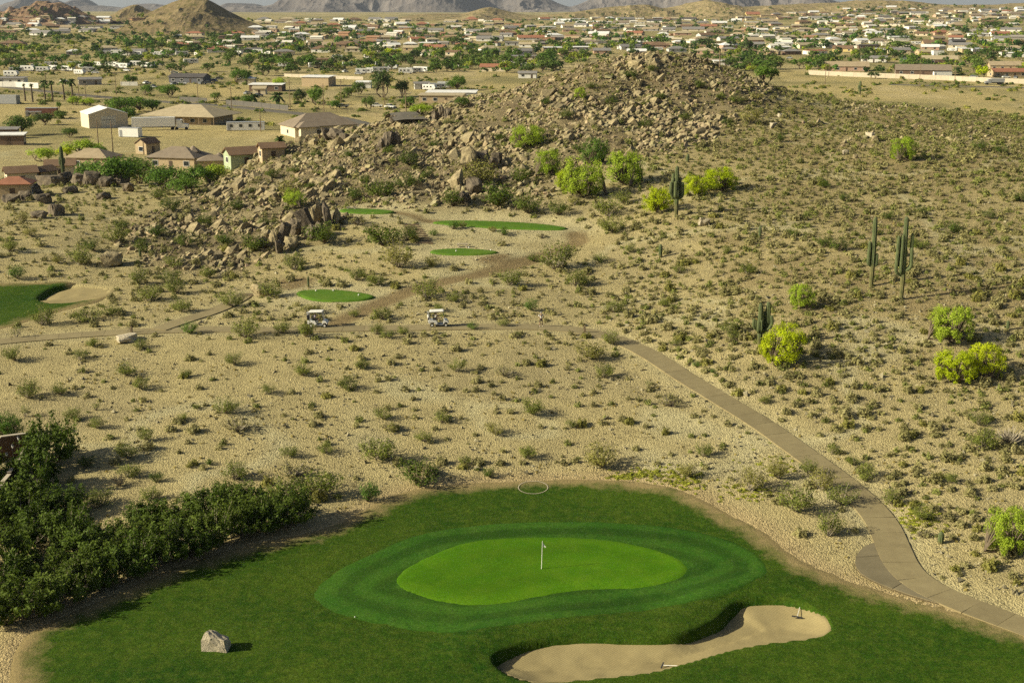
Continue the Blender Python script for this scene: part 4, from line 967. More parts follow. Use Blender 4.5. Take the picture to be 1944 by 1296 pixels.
# ------------------------------------------------------------------ trees of the desert
PV = [tree_tpl(800 + k, .72, .05, 90, 7500, .0185, 1.0, .2, 5, .088, .8, -.8) for k in range(4)]
PVM = {}
def desert_tree(px, py, w, h, kind, label, name='palo_verde_tree', y=None):
    g = G(px, py); s = 1 / ppm(*g); k = random.randrange(4); lv, lf, sv, sf = PV[k]
    root = link(name, None, loc=(g[0], g[1] + w * s * .1, float(ground_z(g[0], g[1] + w * s * .1)) - .05), rz=random.uniform(0, 6.28), scale=(w * s * 1.05, w * s * 1.05, h * s / lv[:, 2].max() * 1.02))
    for q, a, b, m in (('crown', lv, lf, kind), ('trunk', sv, sf, 'bark')):
        key = (k, q, m)
        if key not in PVM: PVM[key] = mesh_np(q, a, b, M[m])
        link(q, PVM[key], root)
    tag(root, label, 'tree'); return root
for a in [(1103,377,95,80,'lime_g','large lime green palo verde in the cluster left of the saguaro'),(1072,360,40,40,'lime','lime sapling on the left side of the palo verde cluster'),(1188,352,80,66,'lime_g','palo verde on the right side of the cluster above the tees'),(1040,334,58,52,'lime_g','smaller palo verde at the upper left of the cluster'),
 (1128,312,60,52,'mesquite','duller green tree behind the palo verde cluster'),(1003,284,76,46,'lime_g','lone pale green palo verde among hill rocks'),(1102,188,26,22,'lime_g','small yellow-green bush tree near the hill top'),
 (1248,404,68,50,'lime','bright yellow palo verde touching the many-armed saguaro on its left'),(1320,374,52,44,'lime','bright yellow palo verde just right of the many-armed saguaro'),(1366,364,78,46,'lime','broad yellow palo verde farther right of the many-armed saguaro'),
 (1715,305,60,46,'lime_g','lone pale lime palo verde high on the right slope'),(1490,692,100,76,'lime','brilliant lime palo verde at the foot of the thick saguaro'),(1458,682,40,40,'lime','lime sprig beside the brilliant palo verde, toward the thick saguaro'),
 (1806,652,92,74,'lime_g','lime green palo verde above the forked yellow one at right'),(1815,728,88,66,'lime','yellow-lime palo verde with forked crown, left half'),(1872,716,84,66,'lime','yellow-lime palo verde with forked crown, right half'),
 (1522,587,60,50,'lime_g','small pale green tree with bare trunk on the right slope'),(1915,1052,100,96,'lime_g','fresh green palo verde cut by the right edge near the path'),(12,834,66,50,'mesquite','bright green tree rising behind the stucco wall at left edge'),(560,392,50,34,'lime_g','pale green bush tree on the left hill flank')]:
    desert_tree(*a)

# ------------------------------------------------------------------ saguaros
def saguarom():
    m, t, b = _nodes('saguaro_skin'); n = _tex(t, 1.3, 5, obj=True); c = _ramp(t, n.outputs[0], [(.3, (.075, .10, .04)), (.7, (.13, .155, .065))]).outputs[0]
    t.links.new(_mul(t, c, _attr(t)), b.inputs['Base Color']); b.inputs['Roughness'].default_value = .7; return m
M['saguaro'] = saguarom()
def saguaro(px, py, h, tw, arms, label, woody=.25):
    """h and trunk width tw in photo pixels; arms: (height on trunk, azimuth deg, reach, rise, width) as fractions of h"""
    g = G(px, py); s = 1 / ppm(*g); H = h * s / math.cos(R(9)); r = tw * s / 2
    root = link('saguaro_cactus', None, loc=(g[0], g[1], g[2] - .1))
    k = 22; zz = np.linspace(0, H, k); rad = r * np.array([.82 + .2 * math.sin(min(1, i / 8) * 1.57) for i in range(k)]); rad[-4:] = r * np.array([.97, .85, .6, .25]); zz[-4:] = H - r * np.array([2.2, 1.0, .35, .05])
    bend = np.stack([np.sin(zz * .35 + px) * .05, np.cos(zz * .3 + px) * .05, zz], -1); bend[0, :2] = 0
    V, Q, T = sweep(bend, rad, 12, .16)
    wd = sstep(woody * H * 1.15, woody * H * .8, V[:, 2])[:, None]; ti = 1 * (1 - wd) + np.array([[1.5, 1.15, 1.1]]) * wd
    link('trunk', mesh_np('trunk', V, [Q, T], M['saguaro'], ti, False), root)
    for z0, az, reach, rise, wf in arms:
        a = R(az); d = np.array([math.cos(a), math.sin(a), 0]); L = rise * H; re = reach * H; ar = r * wf
        P = [d * r * .3 + [0, 0, z0 * H]] + [d * (re * math.sin(u)) + np.array([0, 0, z0 * H + re * (1 - math.cos(u)) * .9]) for u in (.5, .95, 1.35, 1.57)]
        e = P[-1]; P += [e + np.array([0, 0, L * f]) - d * re * .08 * f for f in (.12, .25, .4, .55, .7, .84, .93, .98, 1.0)]
        rr = ar * np.array([.75, .85, .95, 1, 1, 1, 1, 1, 1, 1, .98, .85, .55, .2])
        V, Q, T = sweep(np.array(P), rr, 10, .16); link('arm', mesh_np('arm', V, [Q, T], M['saguaro'], None, False), root)
    tag(root, label, 'cactus', None); return root
saguaro(1283, 411, 96, 8, [(.36,185,.085,.34,.8),(.38,240,.06,.28,.8),(.40,195,.125,.18,.75),(.36,0,.115,.22,.95),(.38,285,.05,.13,.75),(.42,150,.08,.36,.75),(.40,30,.08,.30,.75)], 'many-armed saguaro cactus between yellow palo verdes')
saguaro(1653, 544, 133, 9, [(.31,185,.06,.30,.75),(.33,150,.035,.27,.7),(.30,350,.055,.14,.75)], 'tall saguaro with short side arms, left of the tallest pair', .32)
saguaro(1710, 569, 159, 9, [(.30,185,.085,.40,.75),(.32,210,.04,.44,.7),(.37,0,.085,.36,.75),(.40,160,.06,.30,.6),(.36,330,.09,.2,.7)], 'tallest saguaro with long upright arms on the right slope', .3)
saguaro(1441, 660, 88, 9, [(.40,188,.15,.13,.6),(.36,235,.08,.20,.75),(.35,4,.17,.52,1.0),(.38,340,.25,.14,.7),(.38,280,.07,.20,.75),(.44,195,.11,.10,.55),(.4,30,.12,.3,.7)], 'thick saguaro standing behind the brilliant lime palo verde')
saguaro(1443, 452, 25, 6, [], 'short armless saguaro above and right of the white boulder')
saguaro(1254, 488, 26, 7, [], 'short armless saguaro on open slope left of the white boulder')
saguaro(1306, 308, 16, 6, [], 'stubby dark saguaro among bushes above the many-armed saguaro')
saguaro(1912, 626, 20, 6, [], 'small saguaro near the right edge beside lime palo verdes')
saguaro(121, 342, 64, 7, [(.45,180,.06,.2,.8),(.5,0,.05,.12,.8)], 'slim saguaro rising before the brown-roofed houses')
saguaro(1632, 180, 26, 5, [(.4,180,.1,.2,.8)], 'saguaro on the skyline of the right-hand slope')
saguaro(1785, 1031, 26, 11, [], 'stubby barrel-like cactus right of the lower path')
saguaro(266, 487, 14, 5, [], 'tiny saguaro stub below the rocky left flank')
saguaro(585, 545, 22, 4, [], 'thin young saguaro just above the lowest tee box')

# ------------------------------------------------------------------ hills and mountains behind the town
def hillm(name, c1, c2, c3, s1, s2):
    m, t, b = _nodes(name)
    n1 = _tex(t, s1, 8, rough=.65); n2 = _tex(t, s2, 5, rough=.7)
    c = _ramp(t, n1.outputs[0], [(.32, c1), (.66, c2)]).outputs[0]
    f = _ramp(t, n2.outputs[0], [(.5, 0.0), (.6, 1.0)]).outputs[0]
    c = _mul(t, c, c3, 'MIX', f)
    t.links.new(c, b.inputs['Base Color']); b.inputs['Roughness'].default_value = .95; b.inputs['Specular IOR Level'].default_value = .03
    _bump(t, b, n2.outputs[0], .6, .25 / s2)
    return m
M['scrub_hill'] = hillm('scrub_covered_hill', (.17, .13, .07), (.27, .21, .115), (.115, .105, .04), .02, .16)
M['red_hill'] = hillm('reddish_hill', (.20, .125, .075), (.30, .20, .13), (.16, .12, .07), .02, .10)
M['mountain'] = hillm('bare_mountain', (.10, .088, .085), (.20, .178, .165), (.14, .122, .115), .0022, .012)
M['tan_hill'] = hillm('tan_hill', (.25, .195, .105), (.33, .26, .14), (.14, .13, .05), .012, .10)
def ridge_mesh(name, sil, Y, D, mat, label, seed, nu=200, nv=60, rough=.25, p=1.0, wl=None, foot=None):
    """a ridge whose skyline passes through the given sight lines at distance Y; D is its half depth"""
    sil = np.array(sil, float); u = np.linspace(sil[0, 0], sil[-1, 0], nu); row = np.interp(u, sil[:, 0], sil[:, 1])
    row = np.convolve(np.pad(row, 2, mode='edge'), np.ones(5) / 5, 'valid')
    cr = np.array([at(a, b, Y) for a, b in zip(u, row)]); X = cr[:, 0]; zc = cr[:, 2]
    v = np.linspace(-1, 1, nv); XX_, VV = np.meshgrid(X, v, indexing='ij'); YY_ = Y + VV * D
    XX_ = XX_ * (YY_ / Y) ** 0
    wl = wl or D * .5
    rn = fbm(XX_ / wl, YY_ / wl, seed, 6, True); sh = np.clip(1 - np.abs(VV) + .0, 0, 1) ** p
    b0 = plain(XX_, YY_) - 6 if foot is None else foot
    amp = (zc[:, None] - b0)
    h = amp * np.clip(sh + (rn - .1) * rough * (1 - sh) * sh * 4 + (rn - .25) * rough * .25 * sh, 0, 1.06)
    ZZ_ = b0 + h - 3 * (1 - sstep(0, .05, sh))
    id_ = np.arange(XX_.size).reshape(XX_.shape)
    q = np.stack([id_[:-1, :-1], id_[1:, :-1], id_[1:, 1:], id_[:-1, 1:]], -1).reshape(-1, 4)
    o = link(name, mesh_np(name, np.stack([XX_, YY_, ZZ_], -1).reshape(-1, 3), q, M[mat], None, False)); tag(o, label, kind='structure')
    HB_.append((X, Y, D, zc, XX_, YY_, ZZ_)); return o
HB_ = []
ridge_mesh('hill', [(205,66),(225,58),(245,46),(268,32),(292,20),(315,9),(335,1),(355,-5),(375,-6),(395,0),(415,10),(440,24),(468,38),(500,50),(530,60),(545,66)], 1700, 125, 'scrub_hill', 'scrub-covered cone hill above the left of the town', 201, 160, 80, .16, .85, 60)
ridge_mesh('hill', [(-90,32),(-40,26),(0,23),(30,17),(48,8),(62,4),(75,5),(95,7),(108,5),(118,7),(132,14),(152,24),(178,32),(222,42)], 2250, 130, 'red_hill', 'low reddish rocky hill at the upper left', 203, 140, 60, .5, .8, 70)
ridge_mesh('hill', [(205,34),(232,16),(246,11),(256,9),(270,14),(300,24),(335,34)], 2450, 90, 'scrub_hill', 'small rounded hill between the reddish hill and the cone hill', 205, 80, 40, .3, .8, 60)
ridge_mesh('hill', [(700,44),(750,34),(790,28),(850,25),(880,27),(905,18),(925,13),(940,15),(965,22),(990,28),(1020,30),(1050,27),(1100,21),(1150,15),(1190,11),(1215,9),(1240,12),(1265,16),(1290,12),(1315,4),(1340,1),(1362,5),(1400,14),(1450,12),(1500,9),(1560,5),(1640,1),(1720,3),(1800,8),(1870,10),(1944,6),(2050,4)],
           2900, 330, 'tan_hill', 'low tan hills closing the plain behind the town', 207, 420, 50, .35, .7, 120)
ridge_mesh('mountain', [(-200,16),(-60,14),(0,11),(35,10),(60,13),(82,4),(98,-7),(116,-1),(138,8),(165,14),(200,10),(225,13),(255,15),(285,10),(312,9),(340,13),(380,16),(425,15),(440,8),(458,8),(485,14),(520,18)], 9800, 1100, 'mountain', 'hazy blue mountain ridge behind the left hills', 211, 420, 70, .8, .9, 900, 0.)
ridge_mesh('mountain', [(400,30),(432,18),(448,9),(468,12),(490,15),(515,11),(532,4),(548,5),(566,1),(590,-10),(640,-24),(690,-30),(760,-18),(840,-26),(890,-14),(930,-4),(955,3),(985,-9),(1010,-12),(1040,-2),(1062,9),(1080,15),(1096,11),(1115,3),(1150,-14),(1240,-34),(1340,-28),(1440,-22),(1510,0),(1570,12),(1640,14),(1720,16),(1850,17),(1950,15),(2050,18)],
           8800, 1300, 'mountain', 'rugged grey-brown mountain range across the horizon', 213, 900, 110, 1.0, .9, 700, 0.)
def hill_z(x, y):
    """ground height with the nearer hills on top, for houses that stand on them"""
    z = float(ground_z(x, y))
    for X, Y, D, zc, A, B, Z in HB_[:4]:
        if abs(y - Y) < D and X[0] < x < X[-1]:
            i = int(np.clip(np.searchsorted(X, x), 1, len(X) - 1)); z = max(z, float(np.interp(y, B[i], Z[i])))
    return z
def GT(px, py, y1=3300):
    """where a sight line meets the plain or the nearer hills"""
    a = G(px, py, y1)
    if a[1] < 900: return a
    best = a
    for X, Y, D, zc, A, B, Z in HB_[:4]:
        for yy in np.linspace(Y - D, Y, 40):
            if yy > best[1]: break
            x, _, z = at(px, py, yy)
            if X[0] < x < X[-1]:
                i = int(np.clip(np.searchsorted(X, x), 1, len(X) - 1))
                if np.interp(yy, B[i], Z[i]) >= z: best = (x, yy, z); break
    return best

# ------------------------------------------------------------------ town materials
WALLS = {'white': (.78, .75, .68), 'cream': (.66, .57, .41), 'tan': (.47, .36, .22), 'pink': (.50, .33, .24), 'grey': (.34, .32, .30), 'slate': (.14, .145, .165), 'yellow': (.66, .52, .22), 'brown': (.17, .115, .08), 'green': (.36, .42, .27), 'pale grey': (.55, .54, .50), 'orange': (.50, .27, .12)}
ROOFS = {'tan': (.40, .315, .20), 'brown': (.22, .14, .085), 'red': (.36, .16, .095), 'grey': (.25, .235, .22), 'dark': (.10, .092, .09), 'white': (.80, .79, .76), 'taupe': (.27, .215, .155), 'straw': (.46, .38, .24)}
WM = {k: paint('wall_' + k.replace(' ', '_'), v, .85, .10, .8) for k, v in WALLS.items()}
def roofm(k, v):
    m, t, b = _nodes('roof_' + k)
    n = _tex(t, .6, 5); w = _tex(t, 1.0, 2, 'ShaderNodeTexWave'); w.inputs['Scale'].default_value = 2.2; w.bands_direction = 'Z'; w.inputs['Distortion'].default_value = .5
    c = _mul(t, _mul(t, v, _ramp(t, n.outputs[0], [(.3, .82), (.7, 1.08)]).outputs[0]), _ramp(t, w.outputs[0], [(.2, .88), (.6, 1.04)]).outputs[0])
    t.links.new(c, b.inputs['Base Color']); b.inputs['Roughness'].default_value = .75; return m
RM = {k: roofm(k, v) for k, v in ROOFS.items()}
M['rock_white'] = stonem('far_house_paint', (.66, .64, .58), (.74, .72, .66), .3, .05)
M['glass'] = paint('window_glass', (.03, .035, .04), .15, .2, 1, spec=.6); M['trim'] = paint('white_trim', (.78, .76, .70), .6, .05)
M['darkdoor'] = paint('dark_door', (.10, .07, .05), .6, .1); M['metal'] = paint('galvanised_metal', (.55, .55, .54), .45, .1, metal=.6)
M['rubber'] = paint('black_rubber', (.02, .02, .02), .8, .2); M['wood'] = paint('weathered_wood', (.23, .17, .105), .9, .3, 3); M['asphalt'] = paint('road_asphalt', (.14, .125, .10), .9, .2, .5)
M['vwhite'] = paint('white_vehicle_paint', (.80, .79, .75), .35, .05, spec=.5); M['vdark'] = paint('dark_vehicle_paint', (.03, .032, .038), .3, .1, spec=.5); M['vred'] = paint('red_vehicle_paint', (.42, .03, .025), .35, .1, spec=.5)
M['vgrey'] = paint('grey_vehicle_paint', (.30, .31, .32), .35, .1, spec=.5); M['vbeige'] = paint('beige_vehicle_paint', (.52, .45, .33), .4, .1, spec=.5); M['block'] = paint('block_wall', (.52, .45, .34), .9, .12, .6)
M['whitewall'] = paint('white_washed_wall', (.76, .73, .66), .85, .1, .8); M['fence'] = paint('dark_slatted_fence', (.13, .12, .105), .8, .2, 2); M['rust'] = paint('red_brown_steel', (.20, .085, .055), .7, .2, 1)

def roof_gable(L, W, e, rise, ov, th=.14):
    """two sloping slabs meeting at a ridge along x"""
    l = L / 2 + ov; w = W / 2 + ov; ez = e - ov * rise / (W / 2); mb = MB()
    for s in (-1, 1):
        a = [(-l, s * w, ez), (l, s * w, ez), (l, 0, e + rise), (-l, 0, e + rise)]
        mb.add(a + [(x, y, z - th) for x, y, z in a], [(0, 1, 2, 3), (7, 6, 5, 4), (0, 4, 5, 1), (1, 5, 6, 2), (2, 6, 7, 3), (3, 7, 4, 0)])
    return mb
def roof_hip(L, W, e, rise, ov, th=.14):
    l = L / 2 + ov; w = W / 2 + ov; r = max(L / 2 - W / 2, .2); ez = e - .05; t = e + rise
    V = [(-l, -w, ez), (l, -w, ez), (l, w, ez), (-l, w, ez), (-r, 0, t), (r, 0, t)]
    mb = MB(); mb.add(V + [(-l, -w, ez - th), (l, -w, ez - th), (l, w, ez - th), (-l, w, ez - th)],
        [(0, 1, 5, 4), (1, 2, 5), (2, 3, 4, 5), (3, 0, 4), (0, 6, 7, 1), (1, 7, 8, 2), (2, 8, 9, 3), (3, 9, 6, 0), (9, 8, 7, 6)]); return mb
def walls_mb(L, W, e, rise=0.0):
    l = L / 2; w = W / 2; mb = MB()
    if rise:
        p = [(-w, -.6), (w, -.6), (w, e - .16), (0, e + rise - .16), (-w, e - .16)]; mb.prism(p, -l, l, 'x')
    else: mb.box(-l, l, -w, w, -.6, e - .16)
    return mb
def opening(root, face, u, z0, w, h, L, W, mat='glass', name='window', frame=True):
    """a window or door set on a face: f front, b back, l, r ends; u along the face"""
    mb = MB(); t = .05; fr = MB()
    def put(m, u0, u1, za, zb, d0, d1):
        if face == 'f': m.box(u0, u1, -W / 2 - d1, -W / 2 - d0, za, zb)
        elif face == 'b': m.box(u0, u1, W / 2 + d0, W / 2 + d1, za, zb)
        elif face == 'l': m.box(-L / 2 - d1, -L / 2 - d0, u0, u1, za, zb)
        else: m.box(L / 2 + d0, L / 2 + d1, u0, u1, za, zb)
    put(mb, u - w / 2, u + w / 2, z0, z0 + h, -.02, .03); o = mb.build(name, M[mat], root)
    if frame:
        f = .09
        put(fr, u - w / 2 - f, u - w / 2, z0 - f, z0 + h + f, -.01, .06); put(fr, u + w / 2, u + w / 2 + f, z0 - f, z0 + h + f, -.01, .06)
        put(fr, u - w / 2, u + w / 2, z0 + h, z0 + h + f, -.01, .06); put(fr, u - w / 2, u + w / 2, z0 - f, z0, -.01, .06)
        fr.build('frame', M['trim'], o)
    return o
RZ_ = {'gable': 'gabled', 'hip': 'hip-roofed', 'flat': 'flat-roofed', 'shed': 'low-roofed'}
def where_town(px, py):
    if py > 262: return 'behind the dark rocks at far left'
    if px < 200: c = 'far left'
    elif px < 480: c = 'below cone hill'
    elif px < 700: c = 'right of cone hill'
    elif px < 960: c = 'above hill\'s left shoulder'
    elif px < 1180: c = 'above hill\'s rising crest'
    elif px < 1420: c = 'above rocky hilltop'
    elif px < 1680: c = 'right of hilltop'
    else: c = 'far right'
    if py < 42: r = 'farthest row,'
    elif py < 62: r = 'upper town,'
    elif py < 84: r = 'mid-town,'
    elif py < 120: r = 'lower town,'
    else: r = 'nearest lots,'
    return r + ' ' + c
def house(px, py, wpx, typ='gable', wall='white', roof='tan', rz=0.0, ratio=.62, e=2.9, pitch=.36, label=None, name='house', cat='house', detail=True, ov=.45, depth=None, g=None, win=True, end='gable'):
    g = g or GT(px, py)
    if g[1] > 2650: q_ = at(px, py, 2600); g = (q_[0], 2600, hill_z(q_[0], 2600))
    s = 1 / ppm(*g); Wm = wpx * s; a = abs(rz)
    ca, sa = abs(math.cos(a)), abs(math.sin(a)); L = Wm / (ca + ratio * sa); W = depth or L * ratio
    off = (L * sa + W * ca) / 2
    x, y = g[0], g[1] + off; z = min(hill_z(x, y), hill_z(x, y - off)) - .05
    z = max(z, g[2] - .6)
    root = link(name, None, loc=(x, y, z), rz=rz)
    rise = W / 2 * pitch
    walls_mb(L, W, e, rise if typ == 'gable' else 0).build('wall', WM[wall], root)
    if typ == 'gable': roof_gable(L, W, e, rise, ov).build('roof', RM[roof], root)
    elif typ == 'hip': roof_hip(L, W, e, rise, ov).build('roof', RM[roof], root)
    else:
        mb = MB(); l = L / 2 + ov; w = W / 2 + ov
        mb.add([(-l, -w, e - .14), (l, -w, e - .14), (l, w, e + .35), (-l, w, e + .35), (-l, -w, e + .06), (l, -w, e + .06), (l, w, e + .55), (-l, w, e + .55)], [(0,3,2,1),(4,5,6,7),(0,1,5,4),(1,2,6,5),(2,3,7,6),(3,0,4,7)])
        mb.build('roof', RM[roof], root)
    if win:
        n = int(np.clip(L / 4.2, 1, 5)) if detail else 2
        for k in range(n):
            u = (k + .5) / n * L - L / 2
            if k == n // 2 and detail: opening(root, 'f', u, 0, 1.0, 2.1, L, W, 'darkdoor', 'door', False)
            else: opening(root, 'f', u, .95, min(1.5, L / n * .5), 1.15, L, W, frame=detail)
        if rz < -.05 or detail: opening(root, 'l', 0, .95, 1.4, 1.1, L, W, frame=detail)
        if rz > .05: opening(root, 'r', 0, .95, 1.4, 1.1, L, W, frame=detail)
    if label: tag(root, label, cat)
    else: later(root, '%s %s %s, %s roof, %s' % (wall, RZ_[typ], name.replace('_', ' '), roof, where_town(px, py)), cat, 'houses of the town', px)
    root['dims'] = (L, W, e)
    return root

# ---- nearer buildings, hand-placed
h = house(182, 244, 104, 'gable', 'cream', 'white', R(118), .86, 4.9, .30, 'big cream metal workshop with white roof and roll-up door', 'workshop', 'building', win=False, ov=.15)
L, W, e = h['dims']
o = opening(h, 'l', 0, 0, 4.6, 4.1, L, W, 'metal', 'garage_door', False)
for k in range(8): opening(h, 'l', -1.75 + k * .5, 2.7, .28, .28, L, W, 'glass', 'door_window', False)
# hip ranch house with deep porch
h = house(350, 238, 150, 'hip', 'tan', 'straw', R(-16), .66, 3.1, .42, 'wide tan ranch house with straw hip roof and porch posts', 'ranch_house', 'house', ov=2.6)
L, W, e = h['dims']
for k in range(6):
    MB().box(-L/2 - 2.2 + k * (L + 4.4) / 5 - .12, -L/2 - 2.2 + k * (L + 4.4) / 5 + .12, -W/2 - 2.3, -W/2 - 2.05, -.3, e - .15).build('porch_post', M['wood'], h)
h = house(596, 262, 150, 'hip', 'cream', 'taupe', R(30), .62, 3.3, .55, 'cream house with large taupe hip roof left of the hill', 'large_house', 'house', ov=.6)
L, W, e = h['dims']
w2 = walls_mb(5, 5, e); w2b = MB().box(-L/2 + 1, -L/2 + 6, -W/2 - 2.2, -W/2 + .2, -.6, e - .16).build('wing_wall', WM['cream'], h)
mb = roof_hip(6.2, 5.6, e, 1.5, .3); mb.v = [(x - L/2 + 3.5, y - W/2 + .2, z + .05) for x, y, z in mb.v]; mb.build('wing_roof', RM['taupe'], h)
house(275, 294, 42, 'gable', 'tan', 'brown', R(62), .75, 3.1, .62, 'small tan shed with dark gable roof standing alone', 'garden_shed', 'shed', ov=.25)
house(602, 165, 62, 'flat', 'tan', 'white', R(-14), .7, 4.6, .2, 'tan garage with two white roll-up doors', 'garage_building', 'building', win=False)
h = house(16, 276, 56, 'flat', 'brown', 'white', R(4), .32, 2.9, .1, 'dark brown trailer home at the far left edge', 'trailer_home', 'trailer')
h = house(12, 263, 40, 'flat', 'brown', 'grey', R(4), .4, 2.7, .1, 'second dark trailer behind the brown trailer home', 'trailer_home', 'trailer')
# brown-roofed houses behind the dark rocks
for a in [(30,352,66,'gable','cream','brown',R(28),'cream house with brown tiled gable roof at the left edge'),(75,349,44,'gable','tan','brown',R(64),'tan gable-fronted house wing with dark window'),(108,338,60,'gable','cream','brown',R(16),'house with brown roof and pale garage behind the slim saguaro'),
  (168,322,90,'hip','tan','tan',R(-10),'low house with wide tan roof behind green trees'),(330,322,112,'hip','tan','taupe',R(-14),'long taupe-roofed house with small cupola'),(455,318,76,'gable','green','brown',R(30),'pale green house with brown gable roof'),
  (512,306,52,'gable','tan','brown',R(24),'brown-roofed house beside the rocky hill flank'),(400,330,56,'hip','tan','taupe',R(10),'low taupe-roofed house half hidden by mesquites'),(20,378,70,'hip','tan','red',R(8),'red-brown roof corner low at the left edge')]:
    house(a[0], a[1], a[2], a[3], a[4], a[5], a[6], .7, 3.0, .5, a[7], 'tile_roofed_house', 'house')
g = GT(366, 322); 
def cupola(px, py, label, Y):
    p = at(px, py, Y); r = link('cupola', None, loc=(p[0], p[1], p[2])); mb = MB(); n = 8
    mb.bar((0, 0, -2), (0, 0, 1.3), 1.5, 1.5, 8); mb.build('drum', WM['tan'], r); m2 = MB(); m2.bar((0, 0, 1.3), (0, 0, 2.7), 2.0, .05, 8); m2.build('roof', RM['taupe'], r)
    tag(r, label, 'turret'); return r
_y = GT(330, 322)[1] + 6
cupola(368, 297, 'octagonal turret rising from the long taupe roof', _y); cupola(417, 312, 'lower octagonal turret between the taupe roof and the green house', GT(400, 330)[1] + 5)
# listed town buildings: px, base row, width, type, wall, roof, turn
TOWN = [(166,162,46,'gable','grey','grey',20),(355,158,76,'gable','slate','dark',-12),(20,160,50,'flat','white','grey',0),(505,174,66,'flat','brown','white',-6),(468,160,30,'hip','cream','white',0),(492,180,24,'gable','cream','straw',0),
 (857,190,96,'flat','white','white',-4),(838,196,86,'shed','tan','straw',-5),(800,170,30,'gable','pale grey','grey',10),(690,168,28,'flat','white','white',0),(938,136,54,'gable','cream','red',-8),(603,121,40,'flat','pink','brown',0),
 (548,77,58,'flat','white','pale',0),(646,76,30,'gable','tan','brown',8),(663,57,28,'gable','white','white',-10),(711,34,26,'gable','white','grey',-12),(742,33,26,'gable','white','grey',8),(642,41,24,'gable','white','white',-14),
 (790,66,30,'hip','tan','taupe',12),(722,67,26,'gable','cream','tan',-8),(801,49,24,'hip','pink','red',5),(526,96,36,'gable','tan','brown',-10),(562,94,36,'hip','tan','brown',4),(656,91,50,'hip','tan','brown',0),(825,107,24,'gable','cream','tan',-18),
 (860,106,30,'gable','cream','brown',-16),(930,79,52,'gable','white','grey',-6),(875,50,22,'gable','cream','tan',10),(895,40,28,'hip','tan','red',0),(1076,84,28,'flat','white','tan',-16),(1008,77,52,'gable','white','red',4),(972,87,26,'flat','pale grey','grey',0),
 (1138,69,42,'gable','pink','white',-10),(1218,79,36,'gable','white','brown',-22),(1248,79,28,'gable','white','brown',20),(1334,95,36,'gable','cream','brown',-24),(1384,78,42,'gable','pale grey','grey',14),(1434,90,40,'gable','grey','slate',-12),(1318,60,44,'gable','cream','grey',-8),
 (1245,43,34,'gable','white','dark',-18),(1308,26,34,'gable','white','dark',-14),(1188,39,36,'gable','pale grey','grey',10),(1102,39,30,'flat','white','white',0),(1378,124,66,'flat','tan','tan',-6),(994,115,50,'flat','cream','grey',0),(1002,149,36,'gable','white','grey',-6),
 (1370,125,30,'flat','white','white',0),(1422,129,36,'flat','orange','tan',0),(1490,89,34,'flat','pale grey','white',-6),(1604,99,42,'gable','yellow','brown',-20),(1650,93,40,'flat','brown','dark',0),(1612,136,86,'gable','pink','tan',-10),(1664,119,52,'gable','white','grey',-18),
 (1727,119,28,'gable','slate','dark',24),(1762,144,110,'gable','brown','taupe',-14),(1790,122,70,'gable','brown','straw',-12),(1915,134,64,'gable','tan','tan',-10),(1918,147,66,'gable','tan','red',4),(1925,109,44,'flat','white','white',-8),(1924,61,40,'gable','white','grey',-20),
 (1562,38,40,'gable','white','grey',-16),(1590,36,30,'gable','pale grey','dark',16),(1650,28,28,'flat','white','tan',0),(1700,22,30,'hip','cream','tan',0),(1745,28,30,'gable','white','grey',-10),(1800,22,28,'hip','white','taupe',10),(1830,14,30,'hip','cream','tan',0),(1880,18,34,'gable','white','grey',0),
 (74,68,48,'gable','white','grey',-22),(112,64,36,'gable','white','grey',20),(168,54,44,'flat','white','dark',0),(20,56,40,'hip','tan','tan',0),(62,50,24,'gable','white','white',-10),(128,48,20,'gable','white','grey',0),(196,45,22,'gable','white','white',14),(222,55,26,'flat','pale grey','grey',0),
 (22,88,44,'hip','pink','brown',0),(368,68,34,'hip','cream','red',-8),(446,68,36,'hip','white','red',6),(435,74,40,'flat','brown','brown',0),(240,39,34,'gable','orange','brown',-24),(262,40,22,'flat','brown','brown',0),(200,26,24,'flat','white','white',0),(460,92,48,'flat','tan','straw',0),(508,72,26,'flat','white','grey',0),(30,38,24,'flat','tan','tan',0),(84,36,22,'hip','tan','tan',0),(124,34,22,'hip','tan','brown',0),
 (560,60,24,'flat','white','white',0),(600,50,22,'gable','white','tan',0),(500,40,26,'hip','white','grey',0),(545,38,30,'hip','tan','straw',0),(960,64,26,'hip','tan','brown',0),(1000,40,32,'flat','tan','tan',0),(1040,55,30,'flat','pale grey','white',0),(1150,45,24,'flat','white','white',0),
 (1270,60,24,'gable','white','grey',0),(1350,40,22,'flat','white','tan',0),(1400,42,22,'gable','white','white',-14),(1430,32,26,'gable','yellow','red',0),(1460,24,30,'flat','tan','tan',0),(1490,38,30,'gable','tan','brown',10),(1530,60,30,'hip','cream','tan',0),(1560,72,34,'hip','cream','grey',0),(1620,52,30,'hip','tan','brown',0),
 (1690,62,34,'gable','cream','grey',-14),(1710,76,40,'flat','pale grey','white',0),(1755,62,30,'flat','tan','orange',0),(1820,84,30,'gable','slate','dark',10),(1860,70,36,'flat','white','white',0),(1900,90,34,'flat','cream','tan',0),(1880,46,32,'hip','cream','brown',0),(1820,52,28,'hip','tan','tan',0),(1930,30,30,'hip','cream','taupe',0)]
for px, py, w, typ, wl, rf, a in TOWN:
    rf = rf if rf in ROOFS else 'grey'
    big = w > 55; near_ = py > 85
    house(px, py, w, 'flat' if typ == 'shed' else typ, wl, rf, R(a), .8 if w < 30 else random.uniform(.42, .6), 2.9 if not near_ or w < 60 else 3.1, random.uniform(.34, .46), detail=near_)
